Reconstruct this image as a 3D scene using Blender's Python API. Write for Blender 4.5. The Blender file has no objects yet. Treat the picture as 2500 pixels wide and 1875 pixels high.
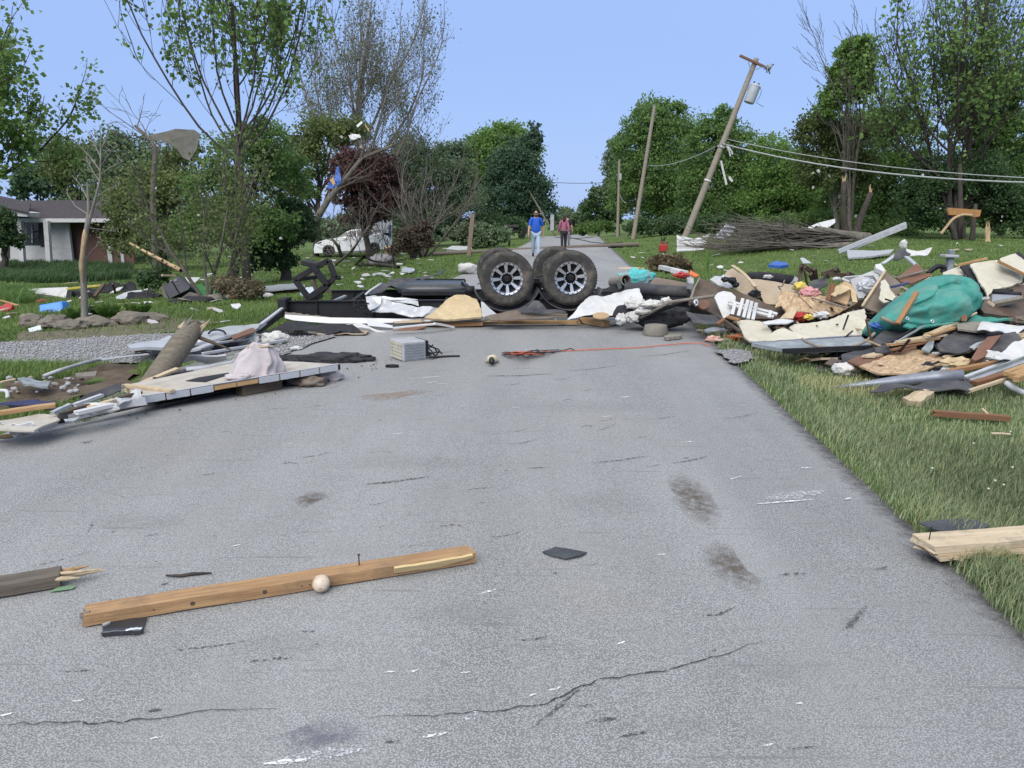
import bpy,bmesh,math,random
import numpy as np
from mathutils import Vector,Matrix,noise
from math import radians,sin,cos,pi,tan,atan2

scene = bpy.context.scene
COL = scene.collection
R = random.Random(7)
NR = np.random.default_rng(11)

# ------------------------------------------------------------------ camera, world, sun, exposure
FPX = 1878.0
TH = radians(12.16)
EYE = Vector((0,0,1.5))
cam = bpy.data.cameras.new('camera')
cam.sensor_fit = 'HORIZONTAL';cam.sensor_width = 36.0;cam.lens = 36.0 * FPX / 2500.0
cam.clip_start = 0.05;cam.clip_end = 3000
camo = bpy.data.objects.new('camera',cam);COL.objects.link(camo)
camo.location = EYE;camo.rotation_euler = (pi / 2 - TH,0,0)
scene.camera = camo

SUN_EL,SUN_AZ = radians(42),radians(200)      # soft evening light from behind the camera, a little to the left
world = bpy.data.worlds.new('World');scene.world = world;world.use_nodes = True
nt = world.node_tree;nt.nodes.clear()
wo = nt.nodes.new('ShaderNodeOutputWorld');bg = nt.nodes.new('ShaderNodeBackground')
sky = nt.nodes.new('ShaderNodeTexSky');sky.sky_type = 'NISHITA';sky.sun_disc = False
sky.sun_elevation = SUN_EL;sky.sun_rotation = SUN_AZ
tc = nt.nodes.new('ShaderNodeTexCoord');sp = nt.nodes.new('ShaderNodeSeparateXYZ')
rp = nt.nodes.new('ShaderNodeValToRGB');mx = nt.nodes.new('ShaderNodeMix');mx.data_type = 'RGBA'
nt.links.new(tc.outputs['Generated'],sp.inputs[0]);
wn = nt.nodes.new('ShaderNodeTexNoise');wn.inputs['Scale'].default_value = 2.2;wn.inputs['Detail'].default_value = 4
nt.links.new(tc.outputs['Generated'],wn.inputs['Vector'])
wm = nt.nodes.new('ShaderNodeMath');wm.operation = 'MULTIPLY_ADD';wm.inputs[1].default_value = 0.22;
wa = nt.nodes.new('ShaderNodeMath');wa.operation = 'ADD';wa.inputs[1].default_value = -0.11
nt.links.new(wn.outputs['Fac'],wm.inputs[0]);nt.links.new(sp.outputs['Z'],wm.inputs[2])
nt.links.new(wm.outputs[0],wa.inputs[0]);nt.links.new(wa.outputs[0],rp.inputs[0])
e = rp.color_ramp.elements
e[0].position = 0.0;e[0].color = (0.285,0.405,0.70,1)
e[1].position = 1.0;e[1].color = (1.24,1.25,1.22,1)
m_ = e.new(0.16);m_.color = (0.262,0.39,0.705,1)
m_ = e.new(0.34);m_.color = (0.285,0.415,0.725,1)
m_ = e.new(0.55);m_.color = (0.52,0.62,0.84,1)
sc_ = nt.nodes.new('ShaderNodeVectorMath');sc_.operation = 'SCALE';sc_.inputs['Scale'].default_value = 6.2
nt.links.new(rp.outputs[0],sc_.inputs[0])
mx.inputs[0].default_value = 0.92
nt.links.new(sky.outputs[0],mx.inputs[6]);nt.links.new(sc_.outputs[0],mx.inputs[7])
nt.links.new(mx.outputs[2],bg.inputs[0]);bg.inputs[1].default_value = 0.1
nt.links.new(bg.outputs[0],wo.inputs[0])

sl = bpy.data.lights.new('sun','SUN');sl.energy = 1.5;sl.angle = radians(50);sl.color = (1.0,0.96,0.90)
so = bpy.data.objects.new('sun',sl);COL.objects.link(so)
so.rotation_euler = (pi / 2 - SUN_EL,0,-SUN_AZ + pi)
so.location = (-5,-10,20)
vs = scene.view_settings;vs.view_transform = 'Standard';vs.look = 'None';vs.gamma = 1.0;vs.use_curve_mapping = False
vs.exposure = 1.1
scene.cycles.max_bounces = 6;scene.cycles.transparent_max_bounces = 12
try: scene.cycles.use_denoising = True
except Exception: pass

# ------------------------------------------------------------------ measuring helpers (photo pixel of the 2500 x 1875 picture to a place on the terrain)
CT,ST = cos(TH),sin(TH)
def ray(px,py):
 u = (px - 1250) / FPX;v = -(py - 937.5) / FPX
 return Vector((u,CT + v * ST,-ST + v * CT))
def V(px,py,Y):
 d = ray(px,py);return EYE + d * (Y / d.y)
def Z(px,py,z=0.0):
 d = ray(px,py);return EYE + d * ((z - EYE.z) / d.z)
def sm(t): t = max(0.0,min(1.0,t));return t * t * (3 - 2 * t)
RD = 0.0859                     # the road runs RD sideways for each metre ahead
def road_z(y): return -0.021 * max(0.0,min(y,150) - 66)
def g(x,y):
 s = x - RD * y;z = road_z(y)
 l = max(0.0,-3.3 - s);r = max(0.0,s - 1.75)
 far = sm((y - 9.5) / 14)
 z -= 0.62 * sm(l / 9) * far + 0.35 * sm((l - 9) / 14) * far + 0.05 * sm(l / 0.6)
 z += 0.42 * sm((r - 1) / 7) * sm((y - 17) / 20) + (0.8 * sm((r - 2) / 10) * sm((y - 70) / 40))
 z -= 0.07 * sm(r / 0.5)
 if l > 0.3 or r > 0.3:
  z += 0.022 * (sin(.9 * x + .5 * y) + sin(.6 * x - 1.1 * y + 2)) * sm((l + r) / 3)
 return z
def G(px,py,dz=0.0):
 d = ray(px,py);t0 = 1.0
 t = 1.5
 while t < 400:
  p = EYE + d * t
  if p.z < g(p.x,p.y) + dz:
   a,b = t0,t
   for _ in range(30):
    m = (a + b) / 2;p = EYE + d * m
    if p.z < g(p.x,p.y) + dz: b = m
    else: a = m
   return EYE + d * b
  t0 = t;t *= 1.02
 return EYE + d * 120
def zo(x0,y0,s): return lambda zx,zy: (x0 + zx * s,y0 + zy * s)
ZA = zo(0,400,.28933);ZB = zo(600,500,.28933);ZC = zo(1100,480,.28933);ZD = zo(1640,500,.22604)
ZE = zo(2000,580,.22604);ZF = zo(0,740,.38879);ZG = zo(0,1280,.5877);ZH = zo(1700,800,.36166)
ZI = zo(0,0,.28933);ZJ = zo(560,0,.28933);ZK = zo(1000,280,.25316);ZL = zo(1400,100,.30139)
ZM = zo(1860,0,.28933);ZN = zo(1640,400,.38879);ZO = zo(700,400,.20796);ZQ = zo(680,640,.22604)

# ------------------------------------------------------------------ materials
MATS = {}
def _nodes(name):
 m = bpy.data.materials.new(name);m.use_nodes = True
 t = m.node_tree;t.nodes.clear()
 o = t.nodes.new('ShaderNodeOutputMaterial');b = t.nodes.new('ShaderNodeBsdfPrincipled')
 t.links.new(b.outputs[0],o.inputs[0]);return m,t,b,o
def _c(c,k=1.0): return (min(1,c[0] * k),min(1,c[1] * k),min(1,c[2] * k),1)
def mixn(t,fac,a,b):
 n = t.nodes.new('ShaderNodeMix');n.data_type = 'RGBA'
 for i,v in ((0,fac),(6,a),(7,b)):
  if hasattr(v,'links'): t.links.new(v,n.inputs[i])
  else: n.inputs[i].default_value = v
 return n.outputs[2]
def ramp(t,src,stops):
 n = t.nodes.new('ShaderNodeValToRGB');t.links.new(src,n.inputs[0]);e = n.color_ramp.elements
 while len(e) < len(stops): e.new(0.5)
 for el,(p,c) in zip(e,stops):
  el.position = p;el.color = c if len(c) == 4 else (*c,1)
 return n.outputs[0]
def nz(t,vec,scale,detail=5,rough=0.6,kind='noise'):
 if kind == 'noise':
  n = t.nodes.new('ShaderNodeTexNoise');n.inputs['Detail'].default_value = detail;n.inputs['Roughness'].default_value = rough
 else:
  n = t.nodes.new('ShaderNodeTexVoronoi')
 n.inputs['Scale'].default_value = scale
 if vec is not None: t.links.new(vec,n.inputs['Vector'])
 return n
def coords(t,stretch=None):
 tc = t.nodes.new('ShaderNodeTexCoord');v = tc.outputs['Object']
 if stretch:
  mp = t.nodes.new('ShaderNodeMapping');mp.inputs['Scale'].default_value = stretch
  t.links.new(v,mp.inputs[0]);v = mp.outputs[0]
 return v
def M(key,col,rough=.75,var=.22,scale=7,metal=0,bump=.15,bscale=None,dirt=.25,dcol=(.09,.075,.055),dscale=3.0,col2=None,stretch=None,spec=.35):
 if key in MATS: return MATS[key]
 m,t,b,o = _nodes(key)
 v = coords(t,stretch)
 n1 = nz(t,v,scale,6,.65)
 c = ramp(t,n1.outputs['Fac'],[(.3,_c(col,1 - var)),(.7,_c(col2 or col,1 + var))])
 if dirt > 0:
  n2 = nz(t,coords(t),dscale,8,.7)
  f = ramp(t,n2.outputs['Fac'],[(.48,(0,0,0,1)),(.72,(dirt * 2,dirt * 2,dirt * 2,1))])
  c = mixn(t,f,c,_c(dcol))
 t.links.new(c,b.inputs['Base Color'])
 b.inputs['Roughness'].default_value = rough;b.inputs['Metallic'].default_value = metal
 b.inputs['Specular IOR Level'].default_value = spec
 if bump:
  n3 = nz(t,v,bscale or scale * 4,4,.6)
  bp = t.nodes.new('ShaderNodeBump');bp.inputs['Strength'].default_value = bump;bp.inputs['Distance'].default_value = .02
  t.links.new(n3.outputs['Fac'],bp.inputs['Height']);t.links.new(bp.outputs[0],b.inputs['Normal'])
 MATS[key] = m;return m
def M_leaf(key,dark,light,trans=.35,rough=.6,gloss=.25):
 if key in MATS: return MATS[key]
 m,t,b,o = _nodes(key)
 ge = t.nodes.new('ShaderNodeNewGeometry')
 c = ramp(t,ge.outputs['Random Per Island'],[(0,_c(dark,1.9)),(1,_c(light,1.38))])
 tc = t.nodes.new('ShaderNodeTexCoord')
 n = nz(t,tc.outputs['Object'],.8,3,.5)
 k = ramp(t,n.outputs['Fac'],[(.3,(.7,.7,.7,1)),(.7,(1.2,1.2,1.15,1))])
 mm = t.nodes.new('ShaderNodeMix');mm.data_type = 'RGBA';mm.blend_type = 'MULTIPLY';mm.inputs[0].default_value = 1
 t.links.new(c,mm.inputs[6]);t.links.new(k,mm.inputs[7])
 t.links.new(mm.outputs[2],b.inputs['Base Color']);b.inputs['Roughness'].default_value = rough
 b.inputs['Specular IOR Level'].default_value = gloss
 tr = t.nodes.new('ShaderNodeBsdfTranslucent');t.links.new(mm.outputs[2],tr.inputs[0])
 ms = t.nodes.new('ShaderNodeMixShader');ms.inputs[0].default_value = trans
 t.links.new(b.outputs[0],ms.inputs[1]);t.links.new(tr.outputs[0],ms.inputs[2]);t.links.new(ms.outputs[0],o.inputs[0])
 MATS[key] = m;return m
def M_wood(key,light,dark,rough=.7,gscale=1.0,dirt=.3,dcol=(.10,.085,.06)):
 if key in MATS: return MATS[key]
 m,t,b,o = _nodes(key)
 v = coords(t,(1.2 * gscale,22 * gscale,22 * gscale))
 n = nz(t,v,2.2,6,.65)
 c = ramp(t,n.outputs['Fac'],[(.28,_c(dark)),(.5,_c([(a + d) / 2 for a,d in zip(light,dark)])),(.68,_c(light))])
 n4 = nz(t,coords(t,(3,90,90)),3,3,.6)
 c = mixn(t,ramp(t,n4.outputs['Fac'],[(.56,(0,0,0,1)),(.7,(.5,.5,.5,1))]),c,_c(dark,.6))
 if dirt:
  n2 = nz(t,coords(t),4,8,.75)
  f = ramp(t,n2.outputs['Fac'],[(.5,(0,0,0,1)),(.72,(dirt * 2,dirt * 2,dirt * 2,1))])
  c = mixn(t,f,c,_c(dcol))
 t.links.new(c,b.inputs['Base Color']);b.inputs['Roughness'].default_value = rough
 b.inputs['Specular IOR Level'].default_value = .25
 bp = t.nodes.new('ShaderNodeBump');bp.inputs['Strength'].default_value = .35;bp.inputs['Distance'].default_value = .01
 t.links.new(n4.outputs['Fac'],bp.inputs['Height']);t.links.new(bp.outputs[0],b.inputs['Normal'])
 MATS[key] = m;return m
def M_osb(key,light,dark):
 if key in MATS: return MATS[key]
 m,t,b,o = _nodes(key)
 v = coords(t,(9,26,9));n0 = nz(t,coords(t),5,3)
 va = t.nodes.new('ShaderNodeVectorMath');va.operation = 'MULTIPLY_ADD';va.inputs[1].default_value = (3,3,3)
 t.links.new(n0.outputs['Color'],va.inputs[0]);t.links.new(v,va.inputs[2])
 n = nz(t,va.outputs[0],1.6,kind='vor')
 c = ramp(t,n.outputs['Color'],[(.1,_c(dark)),(.5,_c([(a + d) / 2 for a,d in zip(light,dark)])),(.85,_c(light))])
 n2 = nz(t,coords(t),2.5,8,.7)
 c = mixn(t,ramp(t,n2.outputs['Fac'],[(.5,(0,0,0,1)),(.75,(.5,.5,.5,1))]),c,(.16,.12,.08,1))
 t.links.new(c,b.inputs['Base Color']);b.inputs['Roughness'].default_value = .85
 bp = t.nodes.new('ShaderNodeBump');bp.inputs['Strength'].default_value = .3;bp.inputs['Distance'].default_value = .01
 t.links.new(n.outputs['Distance'],bp.inputs['Height']);t.links.new(bp.outputs[0],b.inputs['Normal'])
 MATS[key] = m;return m

# ------------------------------------------------------------------ mesh helpers
ORG = {}
def tag(o,label=None,cat=None,group=None,kind=None):
 if label: o['label'] = label
 if cat: o['category'] = cat
 if group: o['group'] = group
 if kind: o['kind'] = kind
 return o
def T(name,label,cat,loc,group=None,kind=None):
 o = bpy.data.objects.new(name,None);COL.objects.link(o);o.empty_display_size = .2
 o.location = loc;ORG[o.name] = Vector(loc);return tag(o,label,cat,group,kind)
def link(name,me,parent=None,org=None,mats=()):
 """links a mesh whose vertices are already relative to org"""
 o = bpy.data.objects.new(name,me);COL.objects.link(o)
 for m in mats: me.materials.append(m)
 org = Vector(org) if org is not None else (ORG[parent.name] if parent else Vector((0,0,0)))
 ORG[o.name] = org
 if parent: o.parent = parent;o.location = org - ORG[parent.name]
 else: o.location = org
 return o
def fastmesh(name,verts,faces,fmat=None,smooth=False):
 verts = np.asarray(verts,dtype=np.float32);faces = np.asarray(faces,dtype=np.int32)
 me = bpy.data.meshes.new(name);n,k = faces.shape
 me.vertices.add(len(verts));me.vertices.foreach_set('co',verts.ravel())
 me.loops.add(n * k);me.loops.foreach_set('vertex_index',faces.ravel())
 me.polygons.add(n);me.polygons.foreach_set('loop_start',np.arange(0,n * k,k,dtype=np.int32))
 if fmat is not None: me.polygons.foreach_set('material_index',np.asarray(fmat,dtype=np.int32))
 if smooth: me.polygons.foreach_set('use_smooth',np.ones(n,dtype=bool))
 me.update(calc_edges=True);me.validate();return me
class MB:
 def __init__(s): s.v = [];s.f = [];s.m = []
 def add(s,vs,fs,mi=0):
  k = len(s.v);s.v += [Vector(v) for v in vs];s.f += [tuple(i + k for i in f) for f in fs];s.m += [mi] * len(fs);return s
 def box(s,c,size,rot=None,mi=0):
  x,y,z = size[0] / 2,size[1] / 2,size[2] / 2
  vs = [Vector(p) for p in ((-x,-y,-z),(x,-y,-z),(x,y,-z),(-x,y,-z),(-x,-y,z),(x,-y,z),(x,y,z),(-x,y,z))]
  if rot is not None: vs = [rot @ v for v in vs]
  return s.add([Vector(c) + v for v in vs],[(0,3,2,1),(4,5,6,7),(0,1,5,4),(1,2,6,5),(2,3,7,6),(3,0,4,7)],mi)
 def bar(s,a,b,w,h=None,up=(0,0,1),mi=0):
  a,b = Vector(a),Vector(b);h = h or w;d = (b - a).normalized();up = Vector(up)
  if abs(d.dot(up)) > .97: up = Vector((0,1,0))
  sd = d.cross(up).normalized();u = sd.cross(d)
  rot = Matrix((d,sd,u)).transposed()
  return s.box((a + b) / 2,((b - a).length,w,h),rot,mi)
 def tube(s,pts,rad,n=8,cap=True,mi=0):
  pts = [Vector(p) for p in pts];rad = rad if hasattr(rad,'__len__') else [rad] * len(pts)
  k = len(s.v);prev = None
  for i,p in enumerate(pts):
   d = (pts[min(i + 1,len(pts) - 1)] - pts[max(i - 1,0)]).normalized()
   if prev is None:
    ref = Vector((0,0,1)) if abs(d.z) < .9 else Vector((1,0,0));a = d.cross(ref).normalized()
   else: a = (prev - d * prev.dot(d)).normalized()
   prev = a;b = d.cross(a)
   for j in range(n):
    t = 2 * pi * j / n;s.v.append(p + (a * cos(t) + b * sin(t)) * rad[i])
  for i in range(len(pts) - 1):
   for j in range(n):
    s.f.append((k + i * n + j,k + i * n + (j + 1) % n,k + (i + 1) * n + (j + 1) % n,k + (i + 1) * n + j));s.m.append(mi)
  if cap:
   s.f.append(tuple(k + j for j in range(n))[::-1]);s.m.append(mi)
   e = k + (len(pts) - 1) * n;s.f.append(tuple(e + j for j in range(n)));s.m.append(mi)
  return s
 def lathe(s,prof,c,axis,n=32,mi=0,closed=False):
  axis = Vector(axis).normalized();ref = Vector((0,0,1)) if abs(axis.z) < .9 else Vector((1,0,0))
  a = axis.cross(ref).normalized();b = axis.cross(a);c = Vector(c);k = len(s.v);m = len(prof)
  for (r,h) in prof:
   for j in range(n):
    t = 2 * pi * j / n;s.v.append(c + axis * h + (a * cos(t) + b * sin(t)) * r)
  for i in range(m if closed else m - 1):
   for j in range(n):
    i2 = (i + 1) % m
    s.f.append((k + i * n + j,k + i * n + (j + 1) % n,k + i2 * n + (j + 1) % n,k + i2 * n + j));s.m.append(mi)
  return s
 def prism(s,poly,d,mi=0):
  """polygon (3d points) swept by the vector d"""
  poly = [Vector(p) for p in poly];n = len(poly);d = Vector(d)
  vs = poly + [p + d for p in poly]
  fs = [tuple(range(n))[::-1],tuple(range(n,2 * n))] + [(i,(i + 1) % n,n + (i + 1) % n,n + i) for i in range(n)]
  return s.add(vs,fs,mi)
 def build(s,name,mats,parent=None,smooth=False,org=None,bevel=0,label=None,cat=None,group=None,kind=None,auto=False):
  if not isinstance(mats,(list,tuple)): mats = [mats]
  if org is None:
   if parent is not None: org = ORG[parent.name]
   else:
    mn = [min(v[i] for v in s.v) for i in range(3)];mxx = [max(v[i] for v in s.v) for i in range(3)]
    org = Vector(((mn[0] + mxx[0]) / 2,(mn[1] + mxx[1]) / 2,mn[2]))
  org = Vector(org)
  me = bpy.data.meshes.new(name);me.from_pydata([tuple(v - org) for v in s.v],[],s.f)
  for p,mi in zip(me.polygons,s.m): p.material_index = mi;p.use_smooth = smooth
  bm = bmesh.new();bm.from_mesh(me);bmesh.ops.recalc_face_normals(bm,faces=bm.faces)
  if bevel: bmesh.ops.bevel(bm,geom=bm.edges[:],offset=bevel,segments=1,affect='EDGES',profile=.5)
  bm.to_mesh(me);bm.free();me.update()
  if smooth and auto:
   try: me.set_sharp_from_angle(angle=radians(35))
   except Exception: pass
  o = link(name,me,parent,org,mats);return tag(o,label,cat,group,kind)
def newell(pts):
 n = Vector((0,0,0))
 for a,b in zip(pts,pts[1:] + pts[:1]):
  n += Vector(((a.y - b.y) * (a.z + b.z),(a.z - b.z) * (a.x + b.x),(a.x - b.x) * (a.y + b.y)))
 return n.normalized()
def onplane(pxs,plane):
 p0,n = plane;out = []
 for px,py in pxs:
  d = ray(px,py);out.append(EYE + d * ((p0 - EYE).dot(n) / d.dot(n)))
 return out
def PL(pb,Yb,pt,Yt,slant=0.0,roll=0.0):
 """plane through pixel pb at distance Yb and pixel pt at distance Yt, running sideways along (1, slant, roll)"""
 a,b = V(pb[0],pb[1],Yb),V(pt[0],pt[1],Yt)
 n = (b - a).cross(Vector((1,slant,roll))).normalized()
 return a,n
def slab(name,mat,pts,thick=.02,parent=None,rag=0.0,warp=0.0,cuts=0,label=None,cat=None,group=None,kind=None,seed=1,wscale=3.0,long=None):
 """a sheet of material with thickness: outline of 3d points, ragged edges, warped"""
 rg = random.Random(seed * 77 + len(pts));pts = [Vector(p) for p in pts]
 c = sum(pts,Vector()) / len(pts);n = newell(pts)
 if n.dot(EYE - c) < 0: n = -n
 if long is None:
  e = max(((b - a) for a,b in zip(pts,pts[1:] + pts[:1])),key=lambda q: q.length)
 else: e = Vector(long)
 u = (e - n * e.dot(n)).normalized();v = n.cross(u)
 loc = [((p - c).dot(u),(p - c).dot(v)) for p in pts]
 if rag:
  o2 = []
  for a,b in zip(loc,loc[1:] + loc[:1]):
   L = math.hypot(b[0] - a[0],b[1] - a[1]);k = max(1,int(L / max(rag * 4,.04)))
   for i in range(k):
    f = i / k;j = rag if i else rag * .4
    o2.append((a[0] + (b[0] - a[0]) * f + rg.uniform(-j,j),a[1] + (b[1] - a[1]) * f + rg.uniform(-j,j)))
  loc = o2
 bm = bmesh.new();vs = [bm.verts.new((x,y,0)) for x,y in loc];f = bm.faces.new(vs)
 bmesh.ops.triangulate(bm,faces=[f])
 if cuts:
  for _ in range(cuts): bmesh.ops.subdivide_edges(bm,edges=bm.edges[:],cuts=1,use_grid_fill=True)
 if warp:
  for q in bm.verts:
   q.co.z += warp * noise.noise(Vector((q.co.x * wscale + seed * 3.1,q.co.y * wscale,seed))) * 1.6 + warp * .5 * noise.noise(Vector((q.co.x * wscale * 3,q.co.y * wscale * 3 + seed,seed)))
 bmesh.ops.recalc_face_normals(bm,faces=bm.faces[:])
 if bm.faces[0:1] and sum(q.normal.z for q in bm.faces) < 0: bmesh.ops.reverse_faces(bm,faces=bm.faces[:])
 r = bmesh.ops.extrude_face_region(bm,geom=bm.faces[:])
 ev = [q for q in r['geom'] if isinstance(q,bmesh.types.BMVert)]
 bmesh.ops.translate(bm,verts=ev,vec=(0,0,-thick))
 bmesh.ops.recalc_face_normals(bm,faces=bm.faces[:])
 me = bpy.data.meshes.new(name);bm.to_mesh(me);bm.free()
 me.materials.append(mat)
 o = bpy.data.objects.new(name,me);COL.objects.link(o)
 mw = Matrix((u,v,n)).transposed().to_4x4();mw.translation = c
 if parent:
  o.parent = parent;m2 = mw.copy();m2.translation = c - ORG[parent.name];o.matrix_basis = m2
 else: o.matrix_basis = mw
 ORG[o.name] = c
 return tag(o,label,cat,group,kind)
def beam(name,mat,a,b,w,h=None,up=(0,0,1),parent=None,bevel=.003,rag=0.0,label=None,cat=None,group=None,seed=1,warp=0.0,seg=6):
 """a board from a to b, local X along its length; rag splinters both ends"""
 rg = random.Random(seed);a,b = Vector(a),Vector(b);h = h or w;d = (b - a);L = d.length;d.normalize();up = Vector(up)
 if abs(d.dot(up)) > .97: up = Vector((0,1,0))
 sd = up.cross(d).normalized();u = d.cross(sd)
 bm = bmesh.new();rings = []
 ny = 4 if rag else 1
 prof = [(-w / 2 + w * i / ny,-h / 2) for i in range(ny)] + [(w / 2,-h / 2 + h * i / ny) for i in range(ny)] + \
   [(w / 2 - w * i / ny,h / 2) for i in range(ny)] + [(-w / 2,h / 2 - h * i / ny) for i in range(ny)]
 offs0 = [rg.uniform(-rag,rag) for _ in prof];offs1 = [rg.uniform(-rag,rag) for _ in prof]
 for i in range(seg + 1):
  x = -L / 2 + L * i / seg;dz = warp * sin(pi * i / seg) + (rg.uniform(-1,1) * .0015)
  ring = []
  for k,(y,z) in enumerate(prof):
   xx = x + (offs0[k] if i == 0 else offs1[k] if i == seg else 0)
   ring.append(bm.verts.new((xx,y + dz * .4,z + dz)))
  rings.append(ring)
 n = len(prof)
 for r0,r1 in zip(rings,rings[1:]):
  for k in range(n): bm.faces.new((r0[k],r0[(k + 1) % n],r1[(k + 1) % n],r1[k]))
 for ring,off in ((rings[0],-1),(rings[-1],1)):
  cc = bm.verts.new(((sum(q.co.x for q in ring) / n) ,sum(q.co.y for q in ring) / n,sum(q.co.z for q in ring) / n))
  for k in range(n): bm.faces.new((ring[k],ring[(k + 1) % n],cc))
 bmesh.ops.recalc_face_normals(bm,faces=bm.faces[:])
 if bevel and not rag:
  bmesh.ops.bevel(bm,geom=[q for q in bm.edges if q.calc_face_angle(0) > 1.2],offset=bevel,segments=1,affect='EDGES')
 me = bpy.data.meshes.new(name);bm.to_mesh(me);bm.free();me.materials.append(mat)
 o = bpy.data.objects.new(name,me);COL.objects.link(o)
 mw = Matrix((d,sd,u)).transposed().to_4x4();mw.translation = (a + b) / 2
 if parent:
  o.parent = parent;m2 = mw.copy();m2.translation = mw.translation - ORG[parent.name];o.matrix_basis = m2
 else: o.matrix_basis = mw
 ORG[o.name] = (a + b) / 2
 return tag(o,label,cat,group)
def blob(name,mat,c,rad,rot=0.0,amp=.2,fs=2.5,seed=1,sub=4,floor=None,parent=None,label=None,cat=None,group=None,ridge=False,kind=None,smooth=True,tilt=0.0):
 bm = bmesh.new();bmesh.ops.create_icosphere(bm,subdivisions=sub,radius=1)
 m = Matrix.Rotation(rot,3,'Z') @ Matrix.Rotation(tilt,3,'Y');c = Vector(c);mr = sum(rad) / 3
 for q in bm.verts:
  p = q.co.copy();w = Vector((p.x * rad[0],p.y * rad[1],p.z * rad[2])) / mr
  s1 = noise.noise(w * fs * .5 + Vector((seed * 7.3,0,seed)));s2 = noise.noise(w * fs * 1.3 + Vector((0,seed * 3.3,seed)));s3 = noise.noise(w * fs * 3.5 + Vector((seed,seed,0)))
  if ridge: dd = s1 * .8 + (1 - 2.6 * abs(s2)) * .5 + (1 - 2.4 * abs(s3)) * .18 - .3
  else: dd = s1 + s2 * .5 + s3 * .25
  k = 1 + amp * dd
  x = m @ Vector((p.x * rad[0] * k,p.y * rad[1] * k,p.z * rad[2] * k)) + c
  if floor is not None:
   fz = floor(x.x,x.y) if callable(floor) else floor
   if x.z < fz: x.z = fz - .01 + .04 * (x.z - fz)
  q.co = x
 for f in bm.faces: f.smooth = smooth
 mn = min(q.co.z for q in bm.verts);org = Vector((c.x,c.y,mn)) if parent is None else ORG[parent.name]
 for q in bm.verts: q.co -= org
 me = bpy.data.meshes.new(name);bm.to_mesh(me);bm.free()
 o = link(name,me,parent,org,[mat]);return tag(o,label,cat,group,kind)
def ground_patch(name,xy,mat,off=.004,cuts=3,label=None,cat=None,kind=None,rag=0,seed=1,hf=None,parent=None,group=None):
 rg = random.Random(seed);pts = list(xy)
 if rag:
  o2 = []
  for a,b in zip(pts,pts[1:] + pts[:1]):
   L = math.hypot(b[0] - a[0],b[1] - a[1]);k = max(1,int(L / (rag * 2.5)))
   for i in range(k):
    f = i / k;o2.append((a[0] + (b[0] - a[0]) * f + rg.uniform(-rag,rag),a[1] + (b[1] - a[1]) * f + rg.uniform(-rag,rag)))
  pts = o2
 cx = sum(p[0] for p in pts) / len(pts);cy = sum(p[1] for p in pts) / len(pts);org = Vector((cx,cy,g(cx,cy)))
 bm = bmesh.new();f = bm.faces.new([bm.verts.new((x,y,0)) for x,y in pts]);bmesh.ops.triangulate(bm,faces=[f])
 for _ in range(cuts): bmesh.ops.subdivide_edges(bm,edges=[e for e in bm.edges if e.calc_length() > .12],cuts=1)
 bmesh.ops.triangulate(bm,faces=bm.faces[:])
 for q in bm.verts:
  z = g(q.co.x,q.co.y) + off + (hf(q.co.x,q.co.y) if hf else 0);q.co = Vector((q.co.x,q.co.y,z)) - org
 for f in bm.faces:
  f.smooth = True
  f.normal_update()
 if sum(f.normal.z for f in bm.faces) < 0: bmesh.ops.reverse_faces(bm,faces=bm.faces[:])
 me = bpy.data.meshes.new(name);bm.to_mesh(me);bm.free()
 o = link(name,me,parent,org,[mat]);return tag(o,label,cat,group,kind)
# ------------------------------------------------------------------ ground, road, driveway
def smv(t): t = np.clip(t,0,1);return t * t * (3 - 2 * t)
def gv(x,y):
 s = x - RD * y;z = -0.021 * np.maximum(0,np.minimum(y,150) - 66)
 l = np.maximum(0,-3.3 - s);r = np.maximum(0,s - 1.75);far = smv((y - 9.5) / 14)
 z = z - 0.62 * smv(l / 9) * far - 0.35 * smv((l - 9) / 14) * far - 0.05 * smv(l / 0.6)
 z = z + 0.42 * smv((r - 1) / 7) * smv((y - 17) / 20) + 0.8 * smv((r - 2) / 10) * smv((y - 70) / 40) - 0.07 * smv(r / 0.5)
 return z + np.where(l + r > .3,0.022 * (np.sin(.9 * x + .5 * y) + np.sin(.6 * x - 1.1 * y + 2)) * smv((l + r) / 3),0)
def M_ground():
 m,t,b,o = _nodes('lawn_soil');v = coords(t)
 n1 = nz(t,v,.35,5,.6);n2 = nz(t,v,9,6,.7);n3 = nz(t,v,45,3,.7)
 a = ramp(t,n2.outputs['Fac'],[(.3,(.055,.085,.028)),(.55,(.10,.15,.046)),(.75,(.15,.205,.07))])
 c = mixn(t,ramp(t,n1.outputs['Fac'],[(.45,(0,0,0)),(.75,(.6,.6,.6))]),a,(.105,.125,.048,1))
 c = mixn(t,ramp(t,n3.outputs['Fac'],[(.55,(0,0,0)),(.75,(.45,.45,.45))]),c,(.06,.05,.03,1))
 t.links.new(c,b.inputs['Base Color']);b.inputs['Roughness'].default_value = .9;b.inputs['Specular IOR Level'].default_value = .1
 bp = t.nodes.new('ShaderNodeBump');bp.inputs['Strength'].default_value = .8;bp.inputs['Distance'].default_value = .06
 t.links.new(n2.outputs['Fac'],bp.inputs['Height']);t.links.new(bp.outputs[0],b.inputs['Normal']);return m
M_GROUND = M_ground()
def axis(parts):
 out = []
 for a,b,st in parts:
  n = max(1,int(round((b - a) / st)));out += list(np.linspace(a,b,n,endpoint=False))
 return np.array(out + [parts[-1][1]])
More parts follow.
